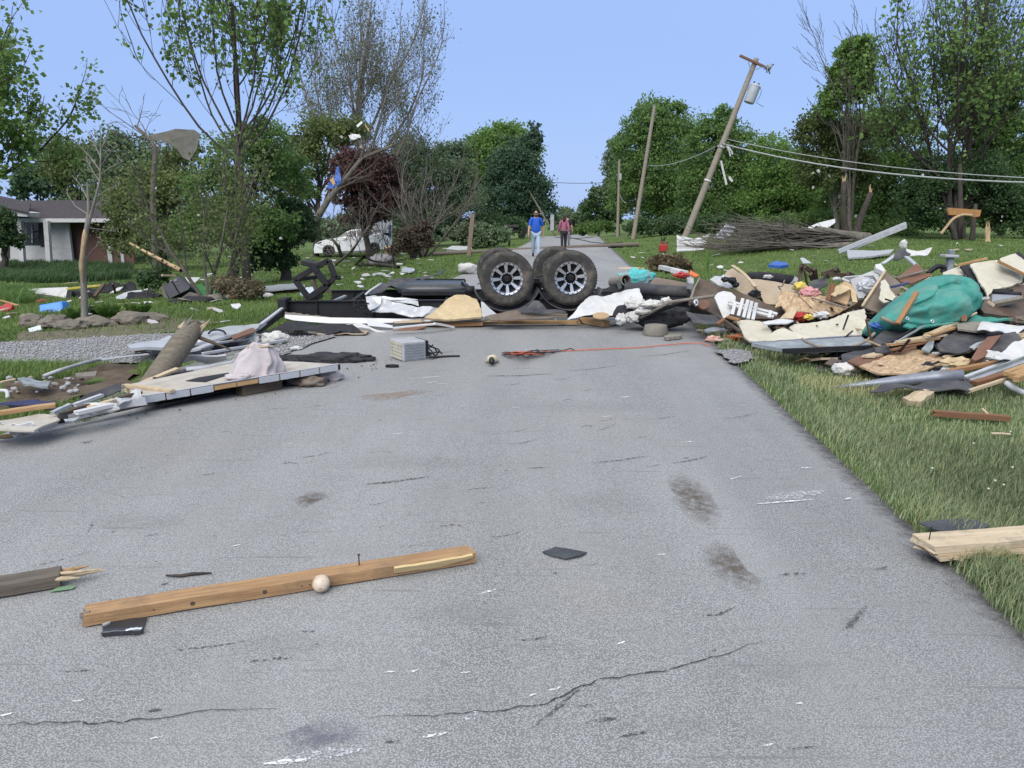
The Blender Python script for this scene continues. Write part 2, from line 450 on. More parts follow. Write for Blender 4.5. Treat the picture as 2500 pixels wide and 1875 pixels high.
ss = axis([(-500,-120,60),(-120,-40,8),(-40,-12,2),(-12,-3.3,.5),(-3.3,-2.9,.4),(-2.9,1.3,1.4),(1.3,1.7,.4),(1.7,1.75,.05),(1.75,3,.25),(3,14,.7),(14,40,2),(40,120,8),(120,500,60)])
yy = axis([(-12,2,2),(2,20,.5),(20,60,1.25),(60,160,5),(160,400,30),(400,1500,200)])
SS,YY = np.meshgrid(ss,yy);XX = SS + RD * YY
ZZ = gv(XX,YY) - .01;ZZ[(SS > -3.2) & (SS < 1.74)] -= .07
n0,n1_ = SS.shape;idx = np.arange(n0 * n1_).reshape(n0,n1_)
ff = np.stack([idx[:-1,:-1],idx[:-1,1:],idx[1:,1:],idx[1:,:-1]],-1).reshape(-1,4)
tag(link('ground',fastmesh('ground',np.stack([XX,YY,ZZ],-1).reshape(-1,3),ff,smooth=True),None,None,[M_GROUND]),'grassy lawns and verges on both sides of the road',None,None,'structure')

def M_road():
 m,t,b,o = _nodes('chip_seal_asphalt');v = coords(t)
 vo = nz(t,v,165,kind='vor');vo2 = nz(t,v,300,kind='vor')
 chips = ramp(t,vo.outputs['Color'],[(.0,(.25,.252,.254)),(.35,(.325,.328,.331)),(.7,(.37,.373,.376)),(1,(.43,.433,.436))])
 chips2 = ramp(t,vo2.outputs['Color'],[(.0,(.24,.242,.244)),(.5,(.335,.338,.341)),(1,(.43,.434,.438))])
 c = mixn(t,.45,chips,chips2)
 gap = ramp(t,vo.outputs['Distance'],[(.30,(0,0,0)),(.6,(.9,.9,.9))])
 c = mixn(t,gap,c,(.13,.13,.126,1))
 # wear: broad lighter and darker lanes along the road, dirt, tarry edge on the verge side
 mp = t.nodes.new('ShaderNodeMapping');mp.inputs['Rotation'].default_value = (0,0,math.atan(RD));mp.inputs['Scale'].default_value = (1.0,.16,1)
 t.links.new(v,mp.inputs[0])
 big = nz(t,mp.outputs[0],1.1,5,.6);mid = nz(t,v,1.7,7,.65);st = nz(t,v,.5,5,.6)
 c = mixn(t,ramp(t,big.outputs['Fac'],[(.35,(.0,.0,.0)),(.65,(.3,.3,.3))]),c,(.40,.40,.395,1))
 c = mixn(t,ramp(t,mid.outputs['Fac'],[(.5,(0,0,0)),(.70,(.62,.62,.62))]),c,(.235,.235,.228,1))
 c = mixn(t,ramp(t,st.outputs['Fac'],[(.52,(0,0,0)),(.7,(.3,.3,.3))]),c,(.26,.23,.19,1))
 # scratch streaks left by dragged debris
 mp2 = t.nodes.new('ShaderNodeMapping');mp2.inputs['Rotation'].default_value = (0,0,.25);mp2.inputs['Scale'].default_value = (1.2,22,1)
 t.links.new(v,mp2.inputs[0]);sc = nz(t,mp2.outputs[0],1.3,3,.5)
 c = mixn(t,ramp(t,sc.outputs['Fac'],[(.63,(0,0,0)),(.70,(.5,.5,.5))]),c,(.15,.145,.14,1))
 sx = t.nodes.new('ShaderNodeSeparateXYZ');t.links.new(v,sx.inputs[0])
 ma = t.nodes.new('ShaderNodeMath');ma.operation = 'MULTIPLY_ADD';ma.inputs[1].default_value = -RD
 t.links.new(sx.outputs['Y'],ma.inputs[0]);t.links.new(sx.outputs['X'],ma.inputs[2])
 ed = nz(t,v,15,8,.8);mb = t.nodes.new('ShaderNodeMath');mb.operation = 'MULTIPLY_ADD';mb.inputs[1].default_value = .38
 t.links.new(ed.outputs['Fac'],mb.inputs[0]);t.links.new(ma.outputs[0],mb.inputs[2])
 mr = t.nodes.new('ShaderNodeMapRange');mr.inputs[1].default_value = 1.75;mr.inputs[2].default_value = 1.89;mr.inputs[4].default_value = .93
 t.links.new(mb.outputs[0],mr.inputs[0])
 c = mixn(t,mr.outputs[0],c,(.055,.05,.05,1))
 t.links.new(c,b.inputs['Base Color']);b.inputs['Roughness'].default_value = .82;b.inputs['Specular IOR Level'].default_value = .28
 bp = t.nodes.new('ShaderNodeBump');bp.inputs['Strength'].default_value = .55;bp.inputs['Distance'].default_value = .006
 hm = t.nodes.new('ShaderNodeMath');hm.operation = 'SUBTRACT';hm.inputs[0].default_value = 1
 t.links.new(vo.outputs['Distance'],hm.inputs[1]);t.links.new(hm.outputs[0],bp.inputs['Height']);t.links.new(bp.outputs[0],b.inputs['Normal']);return m
M_ROAD = M_road()
ry = axis([(-6,2,.5),(2,16,.09),(16,40,.3),(40,66,1),(66,170,3)])
cols = [-1,-.985,-.6,-.2,.2,.6,.985,1]
vv = []
for i,y in enumerate(ry):
 lw = -3.25 - 0.9 * (1 - sm((y - 8.2) / 2.6)) ;rw = 1.74
 jr = .05 * noise.noise(Vector((y * 1.7,0,1))) + .03 * noise.noise(Vector((y * 7,0,2)));jl = .07 * noise.noise(Vector((y * 1.3,5,1)))
 for c_ in cols:
  s_ = (lw + jl) if c_ == -1 else (rw + jr) if c_ == 1 else (lw + rw) / 2 + c_ * (rw - lw) / 2
  zz = road_z(y) - (.0 if abs(c_) < .9 else .01 if abs(c_) < 1 else .085)
  if c_ == 1 or c_ == -1: s_ += .035 * c_
  vv.append((s_ + RD * y,y,zz))
k_ = len(cols);ii = np.arange(len(ry) * k_).reshape(len(ry),k_)
rf = np.stack([ii[:-1,:-1],ii[:-1,1:],ii[1:,1:],ii[1:,:-1]],-1).reshape(-1,4)
road = tag(link('road',fastmesh('road',vv,rf,smooth=True),None,None,[M_ROAD]),'worn grey asphalt lane running away between lawns',None,None,'structure')

# marks on the asphalt: ribbons a few millimetres above it
def M_mark(key,col,dens=.5,scale=40,alpha=.9,stretch=(1,1,1)):
 if key in MATS: return MATS[key]
 m,t,b,o = _nodes(key);v = coords(t,stretch)
 n = nz(t,v,scale,5,.75);f = ramp(t,n.outputs['Fac'],[(dens - .05,(0,0,0)),(dens + .05,(alpha,alpha,alpha))])
 b.inputs['Base Color'].default_value = _c(col);b.inputs['Roughness'].default_value = .85
 tr = t.nodes.new('ShaderNodeBsdfTransparent');ms = t.nodes.new('ShaderNodeMixShader')
 t.links.new(f,ms.inputs[0]);t.links.new(tr.outputs[0],ms.inputs[1]);t.links.new(b.outputs[0],ms.inputs[2]);t.links.new(ms.outputs[0],o.inputs[0])
 MATS[key] = m;return m
S_ = lambda x,y: (x * 1.1302,y * 1.1302)
def ribbon(name,pxs,w,mat,z=.004,jit=0.0,seed=0,sub=8,taper=True):
 rg = random.Random(seed);P = [Z(*p,z) for p in pxs];Q = []
 for a,b in zip(P,P[1:]):
  for i in range(sub): Q.append(a.lerp(b,i / sub))
 Q.append(P[-1]);n = len(Q);mb = MB();vs = []
 for i,p in enumerate(Q):
  d = (Q[min(i + 1,n - 1)] - Q[max(i - 1,0)]).normalized();sd = Vector((-d.y,d.x,0))
  ww = w * (.25 + .75 * sin(pi * min(max(i / (n - 1),.02),.98))) if taper else w
  ww *= rg.uniform(.6,1.3);off = sd * rg.uniform(-jit,jit)
  vs += [p + off + sd * ww / 2,p + off - sd * ww / 2]
 mb.add(vs,[(2 * i,2 * i + 1,2 * i + 3,2 * i + 2) for i in range(n - 1)])
 return mb.build(name,mat,road)
M_SCUFF = M_mark('scraped_white',(.72,.72,.72),.46,55)
M_SPRAY = M_mark('chalky_scrape',(.66,.67,.70),.55,90,.75)
M_DARKS = M_mark('dark_scuff',(.05,.048,.05),.5,60,.8)
M_CRACK = M_mark('crack',(.025,.024,.024),.40,30,.95)
def M_stain(key,col,alpha):
 m = M_mark(key,col,.5,16,alpha);t = m.node_tree;ms = [n for n in t.nodes if n.type == 'MIX_SHADER'][0];src = ms.inputs[0].links[0].from_socket
 rpn = src.node;rpn.color_ramp.elements[0].position = .36;rpn.color_ramp.elements[1].position = .68
 tc = t.nodes.new('ShaderNodeTexCoord');ds = t.nodes.new('ShaderNodeVectorMath');ds.operation = 'DISTANCE';ds.inputs[1].default_value = (.5,.5,.5);mp = t.nodes.new('ShaderNodeMapping');mp.inputs['Scale'].default_value = (1,1,0);mp.inputs['Location'].default_value = (0,0,.5)
 t.links.new(tc.outputs['Generated'],mp.inputs[0]);t.links.new(mp.outputs[0],ds.inputs[0]);f = ramp(t,ds.outputs['Value'],[(.12,(1,1,1)),(.46,(0,0,0))])
 k = t.nodes.new('ShaderNodeMath');k.operation = 'MULTIPLY';t.links.new(src,k.inputs[0]);t.links.new(f,k.inputs[1]);t.links.new(k.outputs[0],ms.inputs[0]);return m
M_STAIN = M_stain('brown_stain',(.105,.08,.058),1.0)
M_CLAYST = M_stain('clay_smear',(.27,.19,.125),.9)
for i,(a,b,c,d,w) in enumerate([(1635,1088,1760,1078,.016),(905,1593,965,1583,.014),(1035,1283,1072,1272,.014),
  (830,1452,855,1449,.009),(880,1452,905,1446,.010),(995,1454,1015,1450,.008),(500,1180,520,1176,.01),(850,937,872,935,.014),
  (1300,900,1322,898,.015),(1340,858,1364,856,.02),(1728,1010,1754,1010,.014),(1578,1035,1602,1028,.014),(1825,1078,1840,1075,.014),
  (155,1515,182,1511,.008),(0,1546,26,1540,.012),(320,1596,352,1590,.006),(1640,1611,1670,1607,.008),(1185,1491,1212,1484,.009),
  (1330,1392,1352,1385,.01),(1420,1198,1442,1196,.01),(920,827,944,824,.016),(945,829,965,828,.016),(880,818,960,812,.012),(1140,1503,1160,1497,.008),(1720,1520,1735,1518,.008),(610,960,632,957,.01),(1105,880,1120,879,.012),(1480,955,1498,953,.014)]):
 ribbon('scrape_mark',[S_(a,b),S_(c,d)],w,M_SCUFF,.0035,.002,i)
ribbon('scrape_mark',[S_(570,1648),S_(680,1632),S_(790,1618)],.045,M_SPRAY,.004,.004,50)
ribbon('scrape_mark',[S_(568,1650),S_(660,1640)],.016,M_SCUFF,.0055,.002,51)
ribbon('scrape_mark',[S_(1002,1562),S_(1018,1545),S_(1030,1536)],.035,M_SPRAY,.004,.004,52)
ribbon('scrape_mark',[S_(1650,1078),S_(1780,1060)],.09,M_SPRAY,.0025,.01,53)
def wander(pts,seed,amp):
 rg = random.Random(seed);out = [pts[0]]
 for a,b in zip(pts,pts[1:]):
  for i in range(1,7):
   f = i / 6;out.append((a[0] + (b[0] - a[0]) * f + rg.uniform(-amp,amp),a[1] + (b[1] - a[1]) * f + rg.uniform(-amp,amp) * (i < 6)))
 return out
ribbon('crack',[S_(*p) for p in wander([(-20,1566),(120,1560),(260,1561),(420,1537),(600,1530)],3,4)],.005,M_CRACK,.004,.0015,3,3)
ribbon('crack',[S_(*p) for p in wander([(800,1550),(1000,1541),(1180,1520),(1290,1466),(1430,1450),(1560,1415),(1650,1382)],4,4)],.006,M_CRACK,.004,.0015,4,3)
for i,(a,b,c,d,w) in enumerate([(370,1406,530,1384,.012),(1150,1571,1252,1488,.016),(1058,1161,1132,1147,.008),(1822,1362,1872,1308,.03),(780,1047,925,1029,.035),
  (1275,1000,1402,984,.02),(1050,812,1192,807,.05),(1290,930,1330,915,.012),(190,1150,200,1125,.01),(172,956,200,950,.04),(880,765,990,758,.03),(60,1225,200,1190,.006),(640,990,720,975,.012),(1450,1000,1530,985,.02),(1560,905,1640,890,.016),(1230,800,1330,790,.03),(1380,770,1490,757,.03),(650,1363,690,1360,.01),(1890,1230,1920,1222,.014),(1100,960,1160,948,.016),(530,1430,560,1424,.012)]):
 ribbon('scuff_mark',[S_(a,b),S_((a + c) / 2,(b + d) / 2 + 2),S_(c,d)],w,M_DARKS,.003,.003,80 + i)
rgs = random.Random(31)
for i in range(70):
 y_ = rgs.uniform(760,1640) if i % 2 else rgs.uniform(780,1100);x_ = rgs.uniform(0,1500 + (y_ - 760) * .55);L = rgs.uniform(8,60) * (y_ / 1100)
 if x_ < 700 - (y_ - 800) * 2: continue
 ribbon('scuff_mark',[S_(x_,y_),S_(x_ + L * .5,y_ - L * .06 + rgs.uniform(-2,2)),S_(x_ + L,y_ - L * rgs.uniform(.0,.25))],rgs.uniform(.006,.02),M_DARKS,.003,.003,200 + i,5)
def stain(pxs,mat,z=.0022,seed=1):
 pts = [Z(*S_(*p)) for p in pxs];return ground_patch('stain',[(p.x,p.y) for p in pts],mat,.0025,2,None,None,None,.03,seed,None,road)
stain([(1515,1170),(1560,1165),(1610,1230),(1670,1262),(1650,1285),(1560,1275),(1530,1240)],M_STAIN,seed=2)
stain([(1440,1020),(1500,1015),(1560,1110),(1545,1150),(1490,1135),(1450,1080)],M_STAIN,seed=3)
stain([(0,975),(90,960),(120,980),(60,1000),(0,1010)],M_STAIN,seed=4)
stain([(740,862),(820,850),(960,836),(975,842),(850,862),(770,872)],M_CLAYST,seed=5)
for i,q in enumerate(((300,1130,160,30),(900,1000,200,25),(1300,1090,150,40),(1250,880,220,20),(620,1400,180,40),(1650,1450,160,60),(1000,1330,200,40),(1450,1560,180,50))):
 stain([(q[0] - q[2],q[1]),(q[0],q[1] - q[3]),(q[0] + q[2],q[1]),(q[0],q[1] + q[3])],M_stain('faint_grime',(.19,.185,.18),.2) if i == 0 else MATS['faint_grime'],seed=20 + i)
stain([(620,1080),(690,1060),(720,1075),(650,1100)],M_STAIN,seed=6)
stain([(560,1590),(700,1545),(840,1545),(800,1600),(640,1630)],M_stain('blue_smudge',(.13,.13,.17),.7),seed=7)

# gravel driveway joining from the left, with loose stones
def M_gravel():
 m,t,b,o = _nodes('gravel');v = coords(t);vo = nz(t,v,38,kind='vor');n = nz(t,v,2,5)
 c = ramp(t,vo.outputs['Color'],[(0,(.16,.16,.165)),(.5,(.29,.29,.30)),(1,(.46,.46,.47))])
 c = mixn(t,ramp(t,vo.outputs['Distance'],[(.35,(0,0,0)),(.65,(.8,.8,.8))]),c,(.09,.085,.08,1))
 c = mixn(t,ramp(t,n.outputs['Fac'],[(.5,(0,0,0)),(.75,(.4,.4,.4))]),c,(.17,.15,.12,1))
 t.links.new(c,b.inputs['Base Color']);b.inputs['Roughness'].default_value = .9
 bp = t.nodes.new('ShaderNodeBump');bp.inputs['Strength'].default_value = .9;bp.inputs['Distance'].default_value = .02;bp.invert = True
 t.links.new(vo.outputs['Distance'],bp.inputs['Height']);t.links.new(bp.outputs[0],b.inputs['Normal']);return m
M_GRAVEL = M_gravel()
DRIVE = [(-2.2,10.6),(-2.6,8.3),(-4.0,8.15),(-5.5,8.25),(-8,8.35),(-13,8.1),(-13,9.6),(-8,9.75),(-6,9.85),(-4.2,10.4)]
ground_patch('driveway',DRIVE,M_GRAVEL,.012,4,'pale gravel driveway joining the road from the left',None,'structure',.06,3)
M_DIRT = M('bare_soil',(.085,.062,.042),.95,.4,9,bump=.8,bscale=14,dirt=.3,dcol=(.15,.125,.09))
M_PALESOIL = M('trampled_soil',(.13,.108,.078),.95,.35,8,bump=.6,dirt=.3,dcol=(.08,.1,.03))
def inpoly(x,y,poly):
 r = np.zeros(x.shape,bool);n = len(poly)
 for i in range(n):
  x0,y0 = poly[i];x1,y1 = poly[(i + 1) % n]
  c = ((y0 > y) != (y1 > y)) & (x < (x1 - x0) * (y - y0) / (y1 - y0 + 1e-9) + x0);r ^= c
 return r
def px_poly(z,pts): return [(p.x,p.y) for p in (G(*z(*q)) for q in pts)]
DIRT1 = px_poly(ZF,[(0,560),(260,520),(480,470),(640,400),(860,375),(880,480),(800,560),(500,600),(250,640),(0,700)])
DIRT2 = px_poly(ZA,[(170,1420),(500,1415),(900,1370),(1350,1300),(1900,1330),(1500,1420),(900,1470),(400,1500),(120,1510)])
DIRT3 = px_poly(ZH,[(120,160),(380,170),(370,240),(250,250)])
def dirt_h(x,y): return .10 * max(0,noise.noise(Vector((x * 1.6,y * 1.6,4))) + .25) + .05 * noise.noise(Vector((x * 5,y * 5,1)))
ground_patch('dirt_patch',DIRT1,M_DIRT,.0,3,'churned brown soil around the snapped utility pole stump',None,'structure',.1,5,dirt_h)
ground_patch('dirt_patch',DIRT2,M_PALESOIL,.006,3,'bare trampled soil strip in front of the garden rocks',None,'structure',.08,6)
ground_patch('dirt_patch',DIRT3,M_GRAVEL,.02,3,'small patch of washed gravel at the road edge by the grass',None,'structure',.04,7)
# loose stones
def stones(n,poly,rmin,rmax,seed,mats,name,label):
 rg = np.random.default_rng(seed);P = np.array(poly);lo,hi = P.min(0),P.max(0)
 x = rg.uniform(lo[0],hi[0],n * 3);y = rg.uniform(lo[1],hi[1],n * 3);k = inpoly(x,y,poly);x,y = x[k][:n],y[k][:n];n = len(x)
 r = rg.uniform(rmin,rmax,n);base = np.array([(1,0,0),(-1,0,0),(0,1,0),(0,-1,0),(0,0,.7),(0,0,-.7)])
 fs = np.array([(0,2,4),(2,1,4),(1,3,4),(3,0,4),(2,0,5),(1,2,5),(3,1,5),(0,3,5)])
 a = rg.uniform(0,6.28,n);jit = rg.uniform(.6,1.2,(n,6,1));vv = base[None] * jit * r[:,None,None]
 ca,sa = np.cos(a)[:,None],np.sin(a)[:,None]
 xx = vv[:,:,0] * ca - vv[:,:,1] * sa + x[:,None];yv = vv[:,:,0] * sa + vv[:,:,1] * ca + y[:,None]
 zz = vv[:,:,2] + (gv(x,y) + .012)[:,None] + r[:,None] * .3
 F = (fs[None] + (np.arange(n) * 6)[:,None,None]).reshape(-1,3)
 return tag(link(name,fastmesh(name,np.stack([xx,yv,zz],-1).reshape(-1,3),F),None,None,[mats]),label,None,None,'stuff')
M_STONE = M('pale_stone',(.30,.30,.30),.85,.4,60,dirt=.1)
stones(7000,[(x,y) for x,y in DRIVE],.008,.022,4,M_STONE,'gravel','loose grey stones of the gravel driveway')

stones(900,[(-3.2,2),(1.7,2),(3,14),(-1.8,14)],.002,.006,14,M('road_grit',(.20,.19,.17),.9,.5,40,dirt=0),'road_grit','loose grit and crumbs scattered over the asphalt')
stones(260,[(-3.4,5),(-1.5,7),(-1.2,8.2),(-3.2,8),(-5,6)],.004,.014,15,M_DIRT,'spilled_soil','crumbs of soil spilled on the asphalt by the wall panel')
# ------------------------------------------------------------------ grass
M_GRASS = M_leaf('grass_blade',(.055,.082,.038),(.225,.265,.145),.3,.55,.3)
M_GRASSL = M_leaf('lawn_blade',(.055,.09,.025),(.145,.195,.062),.3,.6,.2)
M_GRASSD = M_leaf('dry_blade',(.16,.17,.075),(.34,.32,.19),.3,.7)
def blades(x,y,h,w,bend,seed,wind=.3):
 rg = np.random.default_rng(seed);n = len(x);z = gv(x,y) - .008
 a = rg.uniform(0,6.28,n);d = np.stack([np.cos(a),np.sin(a),np.zeros(n)],-1);l = np.stack([-np.sin(a),np.cos(a),np.zeros(n)],-1)
 l = l + np.array([wind,.0,0]);P = np.stack([x,y,z],-1)
 bz = rg.uniform(.2,1,n) * bend
 up = np.array([0,0,1.0])
 b0 = P - d * (w / 2)[:,None];b1 = P + d * (w / 2)[:,None]
 mid = P + up * (h * .55)[:,None] + l * (h * bz * .3)[:,None];m0 = mid - d * (w * .36)[:,None];m1 = mid + d * (w * .36)[:,None]
 tip = P + up * (h * (1 - .25 * bz))[:,None] + l * (h * bz)[:,None]
 Vv = np.stack([b0,b1,m0,m1,tip],1).reshape(-1,3)
 F = np.array([(0,1,3),(0,3,2),(2,3,4)])[None] + (np.arange(n) * 5)[:,None,None]
 return Vv,F.reshape(-1,3)
def scatter(n,y0,y1,s0,s1,seed,power=1.6,edge=None):
 rg = np.random.default_rng(seed);u = rg.random(n);q = 1 - power
 y = (y0 ** q + u * (y1 ** q - y0 ** q)) ** (1 / q)
 half = .70 * y + .5;x = rg.uniform(-1,1,n) * half
 s = x - RD * y;k = (s > s0) & (s < s1)
 return x[k],y[k],rg
NOGRASS = [DIRT3]
def grass_obj(name,label,parts,mat):
 Vs,Fs,k = [],[],0
 for v,f in parts: Vs.append(v);Fs.append(f + k);k += len(v)
 return tag(link(name,fastmesh(name,np.concatenate(Vs),np.concatenate(Fs)),None,None,[mat]),label,None,None,'stuff')
def vnoise(x,y,sc,seed=0):
 return np.sin(x * sc + 1.7 * np.sin(y * sc * .8 + seed)) * .5 + np.sin(y * sc * 1.3 + 1.1 * np.sin(x * sc * 1.1 + seed * 2)) * .5
# verge to the right of the road, near
x,y,rg = scatter(520000,1.6,15,1.66,12,1,1.75)
s = x - RD * y;k = rg.random(len(x)) < np.clip((s - 1.62) / .2,.25,1);k &= ~inpoly(x,y,DIRT3);x,y = x[k],y[k]
dry = (vnoise(x,y,2.1,3) > .45) | (rg.random(len(x)) < .16)
h = rg.uniform(.04,.09,len(x)) * (1 + .45 * vnoise(x,y,3.0,1)) * np.clip((x - RD * y - 1.3) / .5,.75,1);w = rg.uniform(.0035,.007,len(x)) * np.clip(y / 5,.8,2.4)
pa = blades(x[~dry],y[~dry],h[~dry],w[~dry],.85,5);pb = blades(x[dry],y[dry],h[dry] * 1.05,w[dry] * .8,1.0,6)
grass_obj('grass','thick green grass along the near road verge',[pa],M_GRASS)
grass_obj('grass','bleached dry stalks mixed into the near verge',[pb],M_GRASSD)
# lawns farther off on both sides, and the strip left of the driveway mouth
x,y,rg = scatter(260000,9.8,62,-60,-3.35,2,1.3);x2,y2,_ = scatter(200000,13,62,1.8,60,3,1.3)
x,y = np.concatenate([x,x2]),np.concatenate([y,y2]);k = (~inpoly(x,y,DIRT2) | (rg.random(len(x)) < .3)) & ~inpoly(x,y,[(a,b) for a,b in DRIVE]);x,y = x[k],y[k]
h = rg.uniform(.04,.09,len(x)) * (1 + .5 * vnoise(x,y,1.3,2));w = rg.uniform(.006,.011,len(x)) * np.clip(y / 10,1,4)
grass_obj('grass','short mown grass of the lawns on both sides',[blades(x,y,h,w,.8,8)],M_GRASSL)
x,y,rg = scatter(160000,5.6,8.4,-9,-3.7,4,1.3);k = (vnoise(x,y,1.9,5) > -.1) & (~inpoly(x,y,DIRT1)) & ~inpoly(x,y,[(a,b) for a,b in DRIVE]);x,y = x[k],y[k]
grass_obj('grass','uneven tufts of grass beside the gravel driveway',[blades(x,y,rg.uniform(.04,.12,len(x)),rg.uniform(.005,.009,len(x)),.8,9)],M_GRASSL)
# ------------------------------------------------------------------ trees
M_BARK = M('bark_grey',(.13,.115,.095),.95,.4,9,bump=.8,bscale=30,dirt=.3,dcol=(.05,.05,.035),stretch=(1,1,.3))
M_BARKD = M('bark_dark',(.055,.045,.038),.95,.4,9,bump=.8,bscale=30,dirt=.3,dcol=(.03,.03,.02),stretch=(1,1,.3))
M_BARKP = M('bark_silver',(.21,.19,.165),.9,.35,9,bump=.5,bscale=25,dirt=.35,dcol=(.08,.07,.05),stretch=(1,1,.3))
M_TWIG = M('twig_brown',(.12,.10,.085),.95,.3,9,bump=0,dirt=0)
M_STRIPPED = M('stripped_wood',(.42,.30,.17),.8,.3,9,bump=.4,dirt=.4,dcol=(.16,.12,.08),stretch=(1,1,.2))
L_MAPLE = M_leaf('leaf_maple',(.065,.115,.03),(.15,.225,.07),.42)
L_MID = M_leaf('leaf_green',(.052,.098,.028),(.125,.195,.06),.42)
L_BRIGHT = M_leaf('leaf_bright',(.06,.115,.028),(.14,.22,.06),.42)
L_DARK = M_leaf('leaf_dark',(.024,.048,.02),(.06,.10,.038),.3)
L_PINE = M_leaf('needle',(.022,.046,.027),(.055,.092,.05),.2)
L_GREY = M_leaf('leaf_greygreen',(.055,.085,.045),(.13,.17,.095),.3)
L_TINY = M_leaf('leaf_small_olive',(.06,.075,.04),(.13,.15,.085),.3)
L_OLIVE = M_leaf('leaf_olive',(.055,.078,.026),(.12,.145,.055),.4)
L_RED = M_leaf('leaf_dark_red',(.035,.018,.018),(.085,.045,.04),.25)
def leafmesh(P,size,seed,wind=(.0,0,0),fold=True):
 rg = np.random.default_rng(seed);n = len(P);P = np.asarray(P)
 t = rg.normal(size=(n,3));t += np.asarray(wind);t[:,2] -= .25;t /= np.linalg.norm(t,axis=1)[:,None]
 q = rg.normal(size=(n,3));q[:,2] += .0;a = np.cross(t,q);a /= np.linalg.norm(a,axis=1)[:,None]
 nn = np.cross(t,a);s = (size * rg.uniform(.6,1.35,n))[:,None]
 v0 = P;v1 = P + t * s * .5 + a * s * .42 + nn * s * .12;v2 = P + t * s;v3 = P + t * s * .45 - a * s * .42 + nn * s * .12
 F = np.array([(0,1,2),(0,2,3)])[None] + (np.arange(n) * 4)[:,None,None]
 return np.stack([v0,v1,v2,v3],1).reshape(-1,3),F.reshape(-1,3)
class Skel:
 def __init__(s,seed): s.r = random.Random(seed);s.b = [];s.tips = [];s.seed = seed
 def branch(s,p,d,L,r,depth,P):
  """one limb as a polyline; children leave it along the way"""
  R_ = s.r;n = max(2,int(P.get('seg',5)) - (depth > 1));pts = [p.copy()];rad = [r];d = d.normalized()
  trop = P.get('trop',.12);wig = P.get('wig',.18);wind = Vector(P.get('wind',(0,0,0)))
  end = r * P.get('taper',.45)
  for i in range(n):
   d = (d + Vector((R_.gauss(0,wig),R_.gauss(0,wig),R_.gauss(0,wig * .7))) + Vector((0,0,trop)) + wind * (.1 + .1 * depth)).normalized()
   p = p + d * (L / n);pts.append(p.copy());rad.append(r + (end - r) * (i + 1) / n)
  s.b.append((pts,rad))
  md = P['depth']
  if depth >= md:
   s.tips.append((pts,depth));return
  if depth >= md - P.get('leafdepth',1): s.tips.append((pts,depth))
  kids = P['kids'][min(depth,len(P['kids']) - 1)];kids = R_.randint(*kids) if isinstance(kids,tuple) else kids
  lo = P.get('first',.35) if depth == 0 else .25
  az0 = R_.uniform(0,6.28)
  for k in range(kids):
   f = lo + (1 - lo) * (k + R_.uniform(.2,.9)) / kids;f = min(f,.98)
   i = min(int(f * n),n - 1);q = pts[i].lerp(pts[i + 1],f * n - i);dd = (pts[i + 1] - pts[i]).normalized()
   ang = radians(R_.uniform(*P.get('ang',(28,52))));az = az0 + k * 2.4 + R_.uniform(-.4,.4)
   ref = Vector((0,0,1)) if abs(dd.z) < .9 else Vector((1,0,0));a = dd.cross(ref).normalized();b = dd.cross(a)
   nd = dd * cos(ang) + (a * cos(az) + b * sin(az)) * sin(ang)
   lr = (P.get('lr0',P.get('lr',.62)) if depth == 0 else P.get('lr',.62)) * R_.uniform(.75,1.2) * (1 - .35 * (f - lo));rr = rad[i] * P.get('rr',.55)
   s.branch(q,nd,L * lr,max(rr,.004),depth + 1,P)
  # the leader goes on
  if P.get('leader',True):
   s.branch(pts[-1],d,L * P.get('ll',.6),end,depth + 1,P)
 def woodmesh(s,minr=.0,org=(0,0,0)):
  Vs,Fs,k = [],[],0;org = np.array(org)
  for pts,rad in s.b:
   p = np.array([tuple(q) for q in pts]);r = np.maximum(np.array(rad),minr);n = 7 if r[0] > .07 else 5 if r[0] > .025 else 3
   t = np.gradient(p,axis=0);t /= np.linalg.norm(t,axis=1)[:,None] + 1e-9
   ref = np.array([.31,.87,.39]) if abs(t[0,2]) > .5 else np.array([.1,.2,.97])
   a = np.cross(t,ref);a /= np.linalg.norm(a,axis=1)[:,None] + 1e-9;b = np.cross(t,a)
   th = np.arange(n) * 2 * pi / n
   ring = p[:,None] + r[:,None,None] * (a[:,None] * np.cos(th)[None,:,None] + b[:,None] * np.sin(th)[None,:,None])
   m = len(p);ii = np.arange(m * n).reshape(m,n);i2 = np.roll(ii,-1,1)
   F = np.stack([ii[:-1],i2[:-1],i2[1:],ii[1:]],-1).reshape(-1,4)
   Vs.append(ring.reshape(-1,3) - org);Fs.append(F + k);k += m * n
  return fastmesh('wood',np.concatenate(Vs),np.concatenate(Fs),smooth=True)
 def leaves(s,per,spread,along=True):
  rg = np.random.default_rng(s.seed + 5);out = []
  for pts,dp in s.tips:
   p = np.array([tuple(q) for q in pts]);n = rg.poisson(per)
   if n == 0: continue
   f = rg.uniform(.25,1.02,n) * (len(p) - 1);i = np.minimum(f.astype(int),len(p) - 2);w = (f - i)[:,None]
   out.append(p[i] * (1 - w) + p[i + 1] * w + rg.normal(0,spread,(n,3)))
  return np.concatenate(out) if out else np.zeros((0,3))
